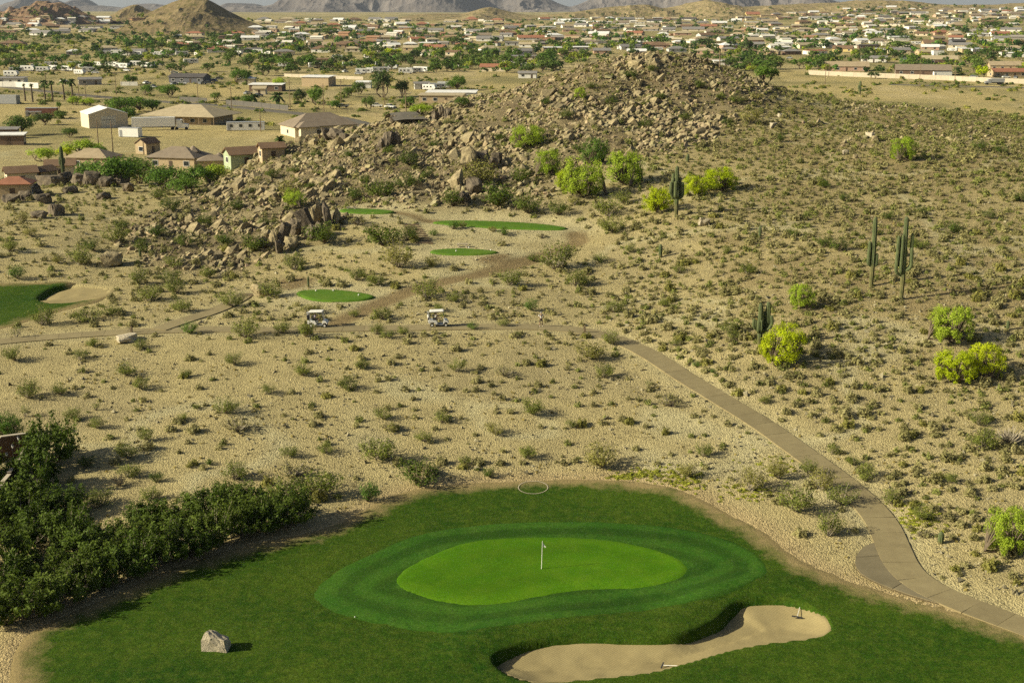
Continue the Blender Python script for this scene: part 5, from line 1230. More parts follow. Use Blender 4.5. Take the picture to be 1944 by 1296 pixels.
# the rest of the town, filled in between
rt = random.Random(5); done = [(t[0], t[1], t[2]) for t in TOWN]; cnt = 0
while cnt < 265:
    py = 24 + 82 * rt.random() ** 1.25; px = rt.uniform(0, 1944)
    if px > 1450 and rt.random() < .3: py = rt.uniform(10, 40)
    if 215 < px < 480 and py < 70: continue
    if px < 330 and 64 < py < 95: continue
    if px < 215 and (py < 36 or rt.random() < .4): continue
    if 700 < px < 1450 and py < 36: continue
    if px < 560 and py > 78 and rt.random() < .8: continue
    w = (13 + (py - 10) * .27) * rt.uniform(.75, 1.4)
    if GT(px, py)[1] > 2650: continue
    if any(abs(px - a) < (w + c) * .5 and abs(py - b) < 3.5 + py * .04 for a, b, c in done): continue
    done.append((px, py, w)); cnt += 1
    house(px, py, w, rt.choice(['gable', 'gable', 'hip', 'hip', 'flat']), rt.choice(['white', 'white', 'white', 'cream', 'cream', 'tan', 'tan', 'pale grey', 'pink', 'grey', 'brown']), rt.choice(['tan', 'straw', 'brown', 'grey', 'grey', 'white', 'white', 'white', 'taupe', 'straw', 'red']),
          R(rt.choice([-22, -14, -6, 0, 6, 14, 20])), .62, 2.9, rt.uniform(.32, .46), detail=False)

# ------------------------------------------------------------------ trailers, vehicles, poles, walls
def trailer_proto(kind):
    P = []
    mb = MB()
    if kind == 'rv':
        mb.prism([(-3.6, .55), (3.2, .55), (3.9, 1.1), (4.0, 1.7), (3.4, 2.95), (-3.6, 3.05)], -1.2, 1.2); P.append(('body', mb.mesh('body', M['vwhite'], .06)))
        for x in (-2.4, -.6, 1.4): P.append(('window', MB().box(x - .5, x + .5, -1.24, -1.19, 1.6, 2.3).mesh('window', M['glass'])))
        P.append(('stripe', MB().box(-3.5, 3.1, -1.23, -1.195, 1.05, 1.3).mesh('stripe', M['vgrey'])))
        ws = (-1.9, 2.5)
    else:
        mb.prism([(-4.2, .6), (4.2, .6), (4.2, 2.9), (-4.2, 3.0)], -1.22, 1.22); P.append(('body', mb.mesh('body', M['vwhite'], .05)))
        for x in (-2.8, 0.2, 2.6): P.append(('window', MB().box(x - .55, x + .55, -1.26, -1.21, 1.6, 2.3).mesh('window', M['glass'])))
        P.append(('door', MB().box(1.0, 1.7, -1.26, -1.21, .7, 2.5).mesh('door', M['vgrey'])))
        ws = (-.7, .5)
    for x in ws:
        for y in (-1.1, 1.1): P.append(('wheel', MB().bar((x, y - .12, .38), (x, y + .12, .38), .38, .38, 12).mesh('wheel', M['rubber'])))
    return P
def car_proto(mat):
    P = [('body', MB().prism([(-2.2, .35), (2.2, .35), (2.25, .85), (1.2, 1.0), (-2.0, 1.02), (-2.25, .8)], -.88, .88).mesh('body', M[mat], .06)),
         ('cabin', MB().prism([(-1.7, 1.0), (1.05, 1.0), (.35, 1.5), (-1.3, 1.52)], -.78, .78).mesh('cabin', M['glass'], .05)),
         ('roof', MB().box(-1.2, .3, -.74, .74, 1.50, 1.56).mesh('roof', M[mat]))]
    for x in (-1.4, 1.4):
        for y in (-.8, .8): P.append(('wheel', MB().bar((x, y - .11, .34), (x, y + .11, .34), .34, .34, 12).mesh('wheel', M['rubber'])))
    return P
PROTO = {'rv': trailer_proto('rv'), 'trailer': trailer_proto('t'), 'white car': car_proto('vwhite'), 'dark car': car_proto('vdark'), 'red car': car_proto('vred'), 'grey car': car_proto('vgrey')}
def put(kind, px, py, rz=0.0, sc=1.0):
    g = GT(px, py); nm = {'rv': 'motorhome', 'trailer': 'travel_trailer'}.get(kind, 'parked_car')
    r = link(nm, None, loc=(g[0], g[1] + 1.2, float(ground_z(g[0], g[1] + 1.2))), rz=rz, scale=sc)
    for q, me in PROTO[kind]: link(q, me, r)
    lb = {'rv': 'white motorhome', 'trailer': 'white travel trailer'}.get(kind, kind)
    later(r, lb + ' parked ' + where_town(px, py), {'rv': 'motorhome', 'trailer': 'trailer'}.get(kind, 'car'), lb + 's parked about the town', px); return r
rt = random.Random(9)
for px, py in [(30,138),(52,136),(80,137),(104,134),(128,136),(140,128),(160,131),(186,126),(212,128),(232,131),(258,126),(280,129),(300,126),(20,146),(68,130),(96,126),(205,105),(222,104),(258,106),(285,107),(302,106),(322,107),(345,106),(378,107),(450,105),(490,103),(506,104),(362,122),(690,141),(706,138),(722,139),(742,132),(770,141),(786,139),(800,138),
   (660,127),(690,127),(706,126),(748,99),(762,72),(780,76),(640,112),(700,112),(980,131),(1000,146),(1030,118),(1235,97),(1250,96),(1740,86),(1808,98),(1825,97),(1852,100),(1870,82),(1540,70),(1480,98),(1890,78),(880,130),(964,124),(1700,98),(600,130),(540,128),(830,170),(845,168),(815,172),(150,142),(170,138)]:
    put(rt.choice(['rv', 'trailer', 'trailer']), px, py, R(rt.choice([-25, -8, 0, 10, 20])), rt.uniform(.85, 1.15))
for px, py in [(330,162),(345,161),(383,161),(395,160),(405,156),(278,160),(415,152),(290,168),(650,205),(715,204),(740,206),(655,138),(680,142),(720,145),(860,132),(1270,99),(1285,99),(1258,98),(1280,60),(1500,112),(1446,114),(1930,150),(1850,148),(1912,149),(180,140),(240,136),(330,140),(470,180),(490,184),(120,156),(560,84),(590,86),(1060,100),(1150,92)]:
    put(rt.choice(['white car', 'white car', 'dark car', 'grey car', 'red car' if 1200 < px < 1300 else 'grey car']), px, py, R(rt.choice([-30, 0, 15, 60])))
# articulated lorry
g = GT(298, 248); r = link('articulated_lorry', None, loc=(g[0], g[1] + 2, float(ground_z(g[0], g[1] + 2))), rz=R(10))
MB().box(-8, 5.2, -1.28, 1.28, 1.15, 4.05).build('trailer_box', M['vwhite'], r, .04); MB().box(-8, 5.2, -.5, .5, .85, 1.13).build('chassis', M['vdark'], r)
MB().prism([(5.6, .6), (9.3, .6), (9.35, 1.7), (7.9, 2.0), (7.4, 3.2), (5.6, 3.3)], -1.2, 1.2).build('cab', M['vwhite'], r, .06); MB().prism([(7.55, 2.05), (7.95, 2.05), (7.48, 3.05), (7.2, 3.05)], -1.22, 1.22).build('windscreen', M['glass'], r)
for x in (-6.8, -5.6, 4.3, 5.6, 8.6):
    for y in (-1.05, 1.05): MB().bar((x, y - .18, .5), (x, y + .18, .5), .5, .5, 12).build('wheel', M['rubber'], r)
tag(r, 'white articulated lorry parked beside the ranch house', 'lorry')
# containers and long site cabins
def container(px, py, w, h, d, mat, label, rz=0.0, wins=0, nm='storage_container'):
    g = GT(px, py); s = 1 / ppm(*g); L = w * s / math.cos(rz); H = h * s; r = link(nm, None, loc=(g[0], g[1] + d / 2, float(ground_z(g[0], g[1] + d / 2))), rz=rz)
    MB().box(-L/2, L/2, -d/2, d/2, .12, H).build('body', mat, r, .03); MB().box(-L/2 - .05, L/2 + .05, -d/2 - .05, d/2 + .05, H + .003, H + .12).build('roof', M['metal'], r)
    for k in range(wins): u = (k + .5) / wins * L - L/2; MB().box(u - .5, u + .5, -d/2 - .03, -d/2 + .02, H * .45, H * .8).build('window', M['glass'], r)
    MB().box(-L/2 + .3, -L/2 + 1.2, -d/2 - .03, -d/2 + .02, .2, 2.1).build('door', M['vgrey'], r)
    MB().box(-L/2 + .1, L/2 - .1, -d/2 + .15, d/2 - .15, -.4, .117).build('skid', M['vdark'], r)
    tag(r, label, 'container'); return r
container(246, 261, 40, 17, 2.5, M['vwhite'], 'white storage container in front of the lorry', R(-14))
container(465, 248, 70, 15, 3.2, M['vwhite'], 'long white site cabin with windows on the straw field', R(8), 4, 'site_cabin')
container(78, 220, 58, 14, 2.6, M['rust'], 'red-brown steel container near the left edge', R(3))
container(14, 198, 40, 16, 3, M['vgrey'], 'grey horse trailer by the palm row at left edge', R(-10), 0, 'horse_trailer')
container(1782, 108, 20, 11, 6, M['vwhite'], 'white box with dark end on the open lot at right')
container(1790, 146, 34, 9, 2.4, M['vwhite'], 'white covered boat parked before the dark brown house', 0, 0, 'covered_boat')
container(226, 106, 30, 11, 2.6, M['vwhite'], 'tall white box trailer in the line of parked motorhomes', 0, 0, 'box_trailer')
container(62, 222, 28, 9, 2.4, M['vbeige'], 'beige flatbed camper beside the red-brown container', R(10), 2, 'camper')
# grey dump truck on the road at right
g = GT(1887, 161); r = link('dump_truck', None, loc=(g[0], g[1], float(ground_z(g[0], g[1]))), rz=R(-4))
MB().prism([(-1.4, 1.2), (4.6, 1.2), (4.8, 3.0), (-1.6, 3.0)], -1.25, 1.25).build('tipper_body', M['vgrey'], r, .05); MB().prism([(-4.6, .7), (-1.6, .7), (-1.6, 2.7), (-3.0, 2.7), (-3.3, 1.8), (-4.6, 1.6)], -1.15, 1.15).build('cab', M['vgrey'], r, .06)
MB().box(-4.4, 4.5, -.5, .5, .75, 1.15).build('chassis', M['vdark'], r)
for x in (-3.6, 2.2, 3.4):
    for y in (-1.0, 1.0): MB().bar((x, y - .2, .5), (x, y + .2, .5), .5, .5, 12).build('wheel', M['rubber'], r)
tag(r, 'grey dump truck on the road beyond the right slope', 'truck')
# red farm machine by the wall
g = GT(1722, 142); r = link('farm_machine', None, loc=(g[0], g[1], float(ground_z(g[0], g[1]))))
MB().box(-5, 5, -1, 1, 1.2, 1.6).build('frame', M['vred'], r)
for k in range(7): MB().box(-4.8 + k * 1.5, -4.5 + k * 1.5, -1, 1, 1.61, 3.0).build('upright', M['vred'], r)
for x in (-3.5, 0, 3.5):
    for y in (-1.0, 1.0): MB().bar((x, y - .15, .6), (x, y + .15, .6), .6, .6, 12).build('wheel', M['rubber'], r)
tag(r, 'red steel machinery behind the long block wall', 'machine')
# utility poles
def pole(px, py, top, label=None, arm=True, y=None):
    g = GT(px, py) if y is None else (*at(px, py, y)[:2], 0); s = 1 / ppm(g[0], g[1], 4); H = (py - top) * s
    r = link('utility_pole', None, loc=(g[0], g[1], float(ground_z(g[0], g[1])) - .3))
    MB().bar((0, 0, 0), (0, 0, H + .3), .17, .11, 8).build('post', M['wood'], r)
    if arm:
        MB().box(-1.2, 1.2, -.06, .06, H - .7, H - .56).build('crossarm', M['wood'], r)
        for x in (-1.1, -.4, .4, 1.1): MB().bar((x, 0, H - .555), (x, 0, H - .35), .05, .05, 6).build('insulator', M['vgrey'], r)
    later(r, 'wooden utility pole ' + where_town(px, py), 'pole', 'utility poles of the town', px); return r
for a in [(188,290,228),(215,294,230),(88,168,136),(221,180,137),(376,190,155),(440,212,165),(551,208,154),(615,216,160),(648,201,152),(730,199,165),(771,225,172),(275,106,70),(178,80,60),(442,100,74),(1012,118,85),(1015,137,100),(1366,130,98),(1404,132,108),(1573,148,120),(1566,163,118),(1745,164,119),(1812,161,119),(1746,112,90),(590,100,82),(752,108,88),(640,104,88),(495,250,208),(150,183,158),(163,185,160)]:
    pole(*a)
# walls and fences: separate panels between posts
def panel_wall(name, pts, H, mat, label, step=4.0, th=.2, cat='wall', post=True):
    P = [np.array(GT(*p)[:2]) for p in pts]; r = link(name, None, loc=(0, 0, 0)); tag(r, label, cat)
    for a, b in zip(P[:-1], P[1:]):
        L = np.linalg.norm(b - a); n = max(1, int(L / step)); ang = math.atan2(*(b - a)[::-1])
        me = MB().box(0.15, L / n - .15, -th / 2, th / 2, -.8, H).mesh('panel', mat); mp = MB().box(-.15, .15, -th / 2 - .05, th / 2 + .05, -.8, H + .12).mesh('post', mat)
        for k in range(n):
            q = a + (b - a) * k / n; o = link('panel', me, r, (q[0], q[1], float(ground_z(*q))), ang)
            link('post', mp, r, (q[0], q[1], float(ground_z(*q))), ang)
panel_wall('block_wall', [(1535,142),(1620,146),(1700,149),(1800,153),(1880,157),(1960,160)], 2.4, M['block'], 'long beige block wall beyond the right-hand slope', 6.0)
panel_wall('garden_wall', [(-20,165),(30,166),(74,168)], 2.6, M['whitewall'], 'white panelled garden wall along the road at far left', 5.0)
panel_wall('garden_wall', [(230,163),(262,163)], 1.9, M['whitewall'], 'short white wall beside the round green tree', 4.0)
panel_wall('yard_fence', [(430,199),(480,203),(548,210)], 1.9, M['fence'], 'dark slatted yard fence beside the road with palms', 5.0, .12, 'fence')
panel_wall('yard_fence', [(342,193),(394,196)], 2.0, M['fence'], 'dark fence panel row left of the longer yard fence', 5.0, .12, 'fence')
panel_wall('yard_fence', [(540,146),(610,149),(690,152)], 1.7, M['block'], 'pinkish-grey fence behind the tan garage', 5.0, .12, 'fence')
panel_wall('block_wall', [(970,125),(1036,126)], 2.2, M['whitewall'], 'white wall near the cream flat house above the crest', 5.0)
panel_wall('block_wall', [(1540,52),(1640,50),(1720,51)], 2.0, M['block'], 'long tan wall in the upper town at right', 9.0)
panel_wall('block_wall', [(1510,88),(1585,90)], 2.0, M['whitewall'], 'pale wall left of the yellow house', 6.0)
def rail_fence(pts, label):
    P = [np.array(GT(*p)[:2]) for p in pts]; r = link('wire_fence', None); tag(r, label, 'fence')
    for a, b in zip(P[:-1], P[1:]):
        L = np.linalg.norm(b - a); n = max(1, int(L / 5)); 
        for k in range(n + 1):
            q = a + (b - a) * k / n; z = float(ground_z(*q)); MB().bar((0, 0, -.2), (0, 0, 1.5), .06, .06, 5).build('post', M['wood'], r, loc=(q[0], q[1], z))
        mb = MB(); za, zb = float(ground_z(*a)), float(ground_z(*b))
        for h_ in (.6, 1.3): MB().bar((a[0], a[1], za + h_), (b[0], b[1], zb + h_), .035, .035, 4).build('rail', M['wood'], r)
rail_fence([(0,176),(100,178),(200,184)], 'post and rail fence along the road by the palms')
rail_fence([(270,186),(350,187)], 'post and rail fence beyond the ranch house')
rail_fence([(600,212),(680,218),(750,226)], 'corral fence along the road left of the hill')
# road
def strip(name, pts, w, mat, label, dz):
    P = chaikin([GT(*p)[:2] for p in pts], 2, False); T = np.gradient(P, axis=0); T /= np.linalg.norm(T, axis=1)[:, None]; N = np.stack([-T[:, 1], T[:, 0]], 1)
    d = np.concatenate([[0], np.cumsum(np.linalg.norm(np.diff(P, axis=0), axis=1))]); s_ = np.arange(0, d[-1], 3.0)
    P = np.stack([np.interp(s_, d, P[:, 0]), np.interp(s_, d, P[:, 1])], 1); T = np.gradient(P, axis=0); T /= np.linalg.norm(T, axis=1)[:, None]; N = np.stack([-T[:, 1], T[:, 0]], 1)
    R_ = [P + N * w * f for f in (-.5, -.25, 0, .25, .5)]; zc = np.max([ground_z(q[:, 0], q[:, 1]) for q in R_], 0); zc = np.convolve(np.pad(zc, 3, mode='edge'), np.ones(7) / 7, 'valid') + dz
    n = len(P); V = np.concatenate([np.column_stack([q, zc - (.25 if k in (0, 4) else 0)]) for k, q in enumerate(R_)])
    F = np.array([(k * n + i, k * n + i + 1, (k + 1) * n + i + 1, (k + 1) * n + i) for k in range(4) for i in range(n - 1)])
    tag(link(name, mesh_np(name, V, F[:, ::-1], mat)), label, kind='structure')
strip('road', [(-60,157),(0,164),(100,175),(200,185),(300,193),(430,201),(560,215),(700,230),(790,243)], 9, M['asphalt'], 'grey asphalt road running past the palms to the hill', .12)
strip('road', [(1690,161),(1780,163),(1870,165),(1960,167)], 8, M['asphalt'], 'road in front of the long block wall', .12)

# ------------------------------------------------------------------ town trees
TT = [tree_tpl(900 + k, random.uniform(.75, 1.0), .2, 16, 420, .075, .85, .1, 2, .19) for k in range(6)]
TTN = [tree_tpl(920 + k, random.uniform(.62, .8), .16, 30, 1900, .036, .85, .1, 3, .17) for k in range(4)]
TM = {}
NMK = {'tree_d': 'dark green', 'tree_m': 'mid-green', 'tree_y': 'yellow-green', 'mesquite': 'fresh green', 'lime': 'lime yellow', 'lime_g': 'pale lime'}
def town_tree(px, py, w, h, kind, near_=False, label=None, g=None):
    g = g or GT(px, py); s = 1 / ppm(*g); T = TTN if near_ else TT; k = random.randrange(len(T)); lv, lf, sv, sf = T[k]
    x, y = g[0], g[1] + w * s * .2; loc = (x, y, max(hill_z(x, y), g[2] - .5) - .1); sc = (w * s, w * s, h * s / lv[:, 2].max())
    if near_:
        r = link('shade_tree', None, loc=loc, rz=random.uniform(0, 6.28), scale=sc)
        for q, a, b, m in (('crown', lv, lf, kind), ('trunk', sv, sf, 'bark')):
            key = (k, q, m)
            if key not in TM: TM[key] = mesh_np(q, a, b, M[m])
            link(q, TM[key], r)
    else:
        key = (k, kind)
        if key not in TM: TM[key] = combo('town_tree', lv, lf, sv, sf, M[kind], M['bark'])
        r = link('town_tree', TM[key], loc=loc, rz=random.uniform(0, 6.28), scale=sc)
    if label: tag(r, label, 'tree')
    else: later(r, NMK[kind] + (' spreading tree ' if near_ else ' tree ') + where_town(px, py), 'tree', NMK[kind] + ' trees ' + where_town(px, py), px)
    return r
for a in [(215,352,110,58,'mesquite'),(262,350,70,52,'tree_m'),(228,352,62,34,'lime_g'),(168,345,60,40,'mesquite'),(310,362,80,48,'mesquite'),(370,358,70,50,'mesquite'),(410,350,50,44,'lime_g'),(345,372,70,36,'mesquite'),(78,308,60,28,'lime_g'),(150,296,72,34,'lime_g'),(120,300,40,24,'lime'),(185,300,40,24,'mesquite'),
  (34,258,58,40,'tree_m'),(80,238,42,24,'tree_d'),(130,262,34,20,'tree_m'),(112,226,34,18,'tree_m'),(225,220,60,36,'mesquite'),(258,214,50,32,'mesquite'),(285,212,44,26,'mesquite'),(240,232,40,30,'mesquite'),(140,200,30,18,'lime_g'),(165,202,34,18,'lime_g'),(112,208,12,18,'mesquite'),
  (246,162,32,24,'mesquite'),(278,182,28,22,'mesquite'),(318,186,46,26,'mesquite'),(408,192,26,20,'tree_m'),(468,200,30,22,'mesquite'),(455,160,50,30,'mesquite'),(530,172,26,26,'lime_g'),(600,200,40,38,'mesquite'),(634,208,30,18,'mesquite'),(570,195,24,30,'tree_d'),(660,185,24,22,'tree_m'),(680,180,30,26,'tree_m'),
  (540,130,40,24,'mesquite'),(500,145,40,26,'tree_d'),(725,186,46,56,'tree_d'),(762,184,34,38,'tree_d'),(870,172,34,30,'mesquite'),(856,172,24,20,'mesquite'),(700,208,30,30,'tree_m'),(800,222,50,22,'lime_g'),(775,205,34,26,'mesquite'),(878,208,34,22,'tree_m'),(1040,120,40,24,'mesquite'),(1020,98,28,16,'tree_m'),(1110,112,30,20,'tree_m'),(1095,92,30,12,'lime_g'),
  (1455,160,54,40,'mesquite'),(1475,132,40,26,'tree_m'),(1520,132,40,22,'mesquite'),(1560,130,30,20,'tree_d'),(1545,110,30,14,'tree_m'),(1660,150,30,14,'tree_d'),(1868,148,34,24,'lime'),(1855,130,36,22,'tree_m'),(1890,108,36,22,'tree_m'),(1630,118,26,16,'tree_m'),(1680,120,30,14,'tree_m'),(1700,100,44,24,'tree_m'),(1640,110,20,20,'tree_d'),
  (1420,102,30,26,'tree_d'),(1390,92,24,18,'tree_d'),(1720,98,30,20,'tree_m'),(1880,58,40,20,'tree_m'),(1340,90,40,20,'tree_d'),(745,108,40,16,'lime'),(780,130,24,22,'tree_d'),(790,112,28,18,'tree_d'),(860,85,60,16,'tree_m'),(700,76,40,20,'tree_m'),(618,70,50,18,'tree_m'),(20,120,50,22,'tree_m'),(65,122,34,10,'mesquite')]:
    town_tree(a[0], a[1], a[2], a[3], a[4], a[1] > 150)
rt = random.Random(21); far = []; tries = 0
while len(far) < 2300 and tries < 14000:
    tries += 1; py = 22 + 118 * rt.random() ** 1.15; px = rt.uniform(-10, 1954)
    d = 1.0
    if px > 1450 and rt.random() < .2: py = rt.uniform(8, 40)
    if 225 < px < 470 and py < 66: d = .05
    if px < 215 and py < 62: d = .35
    if 700 < px < 1500 and py < 38: d = .35
    if px < 480 and py > 105: d = .55
    cl = float(fbm(px / 60, py / 9, 131, 3)); d *= float(sstep(-.35, .25, cl))
    if rt.random() > d: continue
    g = GT(px, py); 
    if g[1] < 395 or g[1] > 2750: continue
    wm = rt.uniform(4, 9.5); far.append((wm * ppm(*g), px, py, wm, g, rt.choice(['tree_d', 'tree_d', 'tree_m', 'tree_m', 'tree_m', 'mesquite', 'tree_y'])))
far.sort(key=lambda t: -t[0])
for ap, px, py, wm, g, kd in far[:215]:
    s = ppm(*g); town_tree(px, py, wm * s, wm * rt.uniform(.6, .85) * s, kd, False, None, g)
rest = far[215:]
TQ = [(a, b) for a, b, c, d in [tree_tpl(950 + k, .8, .08, 10, 95, .15, .85, .1, 1, .2, 1.0, -.4) for k in range(5)]]
tc = {'tree_d': (.42, .55, .6), 'tree_m': (1, 1, 1), 'mesquite': (.9, 1.25, 1.0), 'tree_y': (2.3, 1.9, 1.1)}
pos = np.array([(t[4][0], t[4][1] + 2, max(hill_z(t[4][0], t[4][1] + 2), t[4][2] - .5) - .1) for t in rest]); wv = np.array([t[3] for t in rest]); n = len(rest)
merged('far_trees', TQ, rng.integers(0, 5, n), pos, rotz(rng.uniform(0, 6.28, n)), wv[:, None] * np.column_stack([np.ones((n, 2)), rng.uniform(.75, 1.05, n)]), M['tree_m'], np.array([tc[t[5]] for t in rest]) * rng.uniform(.8, 1.2, (n, 1)), label='many small distant trees through the far town')
# scrub on the open lots and the dark scrub band below the cone hill
lx = []
for _ in range(15000):
    py = 60 + 180 * rt.random() ** 1.2; px = rt.uniform(-20, 1964)
    if px < 560 and 62 < py < 98 and rt.random() < .8: w_ = 1.0
    else: w_ = float(sstep(.0, .3, fbm(px / 40, py / 7, 141, 3))) * .55
    if rt.random() < w_ and len(lx) < 4200: lx.append((px, py))
P3 = []
for px, py in lx:
    Y = 41.1 / (slope(py) + .008) if slope(py) > 0 else 9e3
    if Y < 455: Y = 37.5 / slope(py)
    P3.append(at(px, py, Y)[:2])
P3 = np.array(P3); P3 = P3[P3[:, 1] > 395]; n = len(P3); z = ground_z(P3[:, 0], P3[:, 1]); w = rng.uniform(.9, 2.6, n) * (1 + P3[:, 1] / 1500)
kk = rng.uniform(0, 1, n)
SDOME = [dome(150 + k, 34, .24, .6) for k in range(5)]
merged('town_scrub', SDOME, rng.integers(0, 5, n), np.column_stack([P3, z - .05]), rotz(rng.uniform(0, 6.28, n)), w[:, None] * np.array([[1.1, 1, .75]]) * rng.uniform(.8, 1.2, (n, 3)), M['bursage_g'], np.where(kk[:, None] < .6, np.array([[.5, .7, .5]]), np.array([[1.0, 1.05, .8]])) * rng.uniform(.7, 1.2, (n, 1)), label='low scrub over the open lots of the town')
# the smallest roofs of the far town, too far to tell apart
FH = []
for typ in range(3):
    mb = walls_mb(2, 1.2, .5, .26 if typ < 2 else 0); m2 = roof_gable(2, 1.2, .5, .26, .08, .03) if typ < 2 else MB().box(-1.05, 1.05, -.65, .65, .43, .5); mb.add(m2.v, m2.f)
    me = mb.mesh('far_house', M['trim']); bm = bmesh.new(); bm.from_mesh(me); bmesh.ops.triangulate(bm, faces=bm.faces); bm.verts.index_update()
    FH.append((np.array([v.co[:] for v in bm.verts]), np.array([[v.index for v in f.verts] for f in bm.faces]))); bm.free(); bpy.data.meshes.remove(me)
fp = []; rt = random.Random(33); tr_ = 0
while len(fp) < 330 and tr_ < 4000:
    tr_ += 1; py = 24 + 70 * rt.random() ** 1.3; px = rt.uniform(0, 1944)
    if (215 < px < 480 and py < 70) or (px < 330 and 64 < py < 95) or (700 < px < 1450 and py < 36) or (px < 215 and py < 38): continue
    g = GT(px, py)
    if g[1] < 900 or g[1] > 2600: continue
    fp.append((g[0], g[1], hill_z(g[0], g[1])))
fp = np.array(fp); n = len(fp); pal = np.array([(1, .97, .9), (1, .97, .9), (1, .97, .9), (.8, .7, .52), (.62, .48, .32), (.45, .42, .4), (.5, .3, .2)])
merged('far_houses', FH, rng.integers(0, 3, n), fp, rotz(rng.uniform(-.5, .5, n)), rng.uniform(4, 7.5, (n, 1)) * np.array([[1, 1, .85]]), M['rock_white'], pal[rng.integers(0, 7, n)], label='smallest far roofs of the town, reading as one mass')
# palms
def palm_tpl(seed, h, nf, fl, droop):
    r = np.random.default_rng(seed); V = []; F = []; b = 0
    for k in range(nf):
        az = r.uniform(0, 6.28); el = r.uniform(-.5, 1.2); d = np.array([math.cos(az) * math.cos(el), math.sin(az) * math.cos(el), math.sin(el)]); sd = np.array([-math.sin(az), math.cos(az), 0])
        m = 5
        for i in range(m):
            u = i / (m - 1); p = d * fl * u + np.array([0, 0, h - droop * fl * u * u]); wd = .22 * fl * math.sin(math.pi * (.12 + .8 * u))
            V += [p - sd * wd - [0, 0, wd * .5], p, p + sd * wd - [0, 0, wd * .5]]
        for i in range(m - 1):
            a = b + i * 3; F += [(a, a + 1, a + 4, a + 3), (a + 1, a + 2, a + 5, a + 4)]
        b += m * 3
    return np.array(V), np.array(F)
PT = [palm_tpl(k, 0, 26, 1.0, .5) for k in range(3)]; PTM = [mesh_np('crown', *t, M['tree_d']) for t in PT]
def palm(px, py, top, cw, label, skirt=True):
    g = GT(px, py); s = 1 / ppm(*g); H = (py - top) * s - cw * s * .3; r = link('palm_tree', None, loc=(g[0], g[1], float(ground_z(g[0], g[1])) - .1))
    P = np.array([[math.sin(k) * .05, math.cos(k * 1.3) * .05, H * k / 7] for k in range(8)]); V, Q, T = sweep(P, np.linspace(.42, .3, 8), 8)
    link('trunk', mesh_np('trunk', V, [Q, T], M['bark']), r); link('crown', PTM[px % 3], r, (0, 0, H), random.uniform(0, 6), cw * s * .55)
    tag(r, label, 'palm') if label else later(r, 'palm with thick bare trunk in the roadside row at left', 'palm', 'roadside palms at left', px)
for a in [(86,192,150,20),(100,192,152,16),(122,190,147,20),(138,186,148,20),(48,192,158,8),(62,194,158,10)]: palm(*a, None)
palm(528, 198, 172, 30, 'bushy palm behind the dark yard fence, right one'); palm(483, 194, 176, 26, 'bushy palm behind the dark yard fence, left one'); palm(532, 285, 255, 24, 'small palm beside the brown-roofed house and the hill'); palm(10, 356, 335, 26, 'low palm at the left edge beside the cream house')
palm(335, 318, 296, 24, 'palm before the long taupe-roofed house'); palm(395, 312, 290, 18, 'palm between the taupe-roofed house and the green house')

# ------------------------------------------------------------------ people (one continuous skinned body, clothes as children)
M['skin'] = paint('sun_tanned_skin', (.36, .22, .14), .55, .08); M['shirt'] = paint('white_cotton', (.78, .77, .74), .8, .06); M['shorts'] = paint('black_cotton', (.02, .02, .025), .85, .2)
M['hair'] = paint('dark_hair', (.03, .025, .02), .7, .2); M['shoe'] = paint('white_leather', (.7, .66, .58), .6, .1); M['cap'] = paint('grey_cap', (.32, .31, .30), .8, .1); M['lilac'] = paint('lilac_cotton', (.55, .50, .62), .8, .06); M['khaki'] = paint('khaki_cotton', (.42, .34, .22), .8, .08)
def skinned(name, pts, edges, rad, mat, parent, root=0, sub=1):
    me = bpy.data.meshes.new(name); me.from_pydata([tuple(p) for p in pts], edges, []); me.materials.append(mat)
    o = link(name, me, parent); sk = o.modifiers.new('skin', 'SKIN'); sk.use_smooth_shade = True
    sv = me.skin_vertices[0].data
    for k, r in enumerate(rad): sv[k].radius = (r, r) if not hasattr(r, '__len__') else r
    sv[root].use_root = True
    ss = o.modifiers.new('subdivision', 'SUBSURF'); ss.levels = sub; ss.render_levels = sub
    return o
def hand(P, E, Rr, wrist, d, side, up):
    """palm and five unequal, bent fingers growing from a wrist vertex"""
    d = Vector(d).normalized(); s = Vector(side).normalized(); u = Vector(up).normalized(); w0 = Vector(P[wrist])
    P.append(tuple(w0 + d * .07)); Rr.append((.034, .018)); pal = len(P) - 1; E.append((wrist, pal))
    for k, (off, ln) in enumerate(((-.032, .062), (-.011, .078), (.011, .074), (.031, .058))):
        a = w0 + d * .10 + s * off; b = a + d * ln * .5 - u * .012; c = b + d * ln * .42 - u * .03; i = len(P)
        P += [tuple(a), tuple(b), tuple(c)]; Rr += [.0095, .009, .0075]; E += [(pal, i), (i, i + 1), (i + 1, i + 2)]
    a = w0 + d * .045 - s * .045; b = a + d * .035 - s * .022; i = len(P); P += [tuple(a), tuple(b)]; Rr += [.011, .009]; E += [(pal, i), (i, i + 1)]
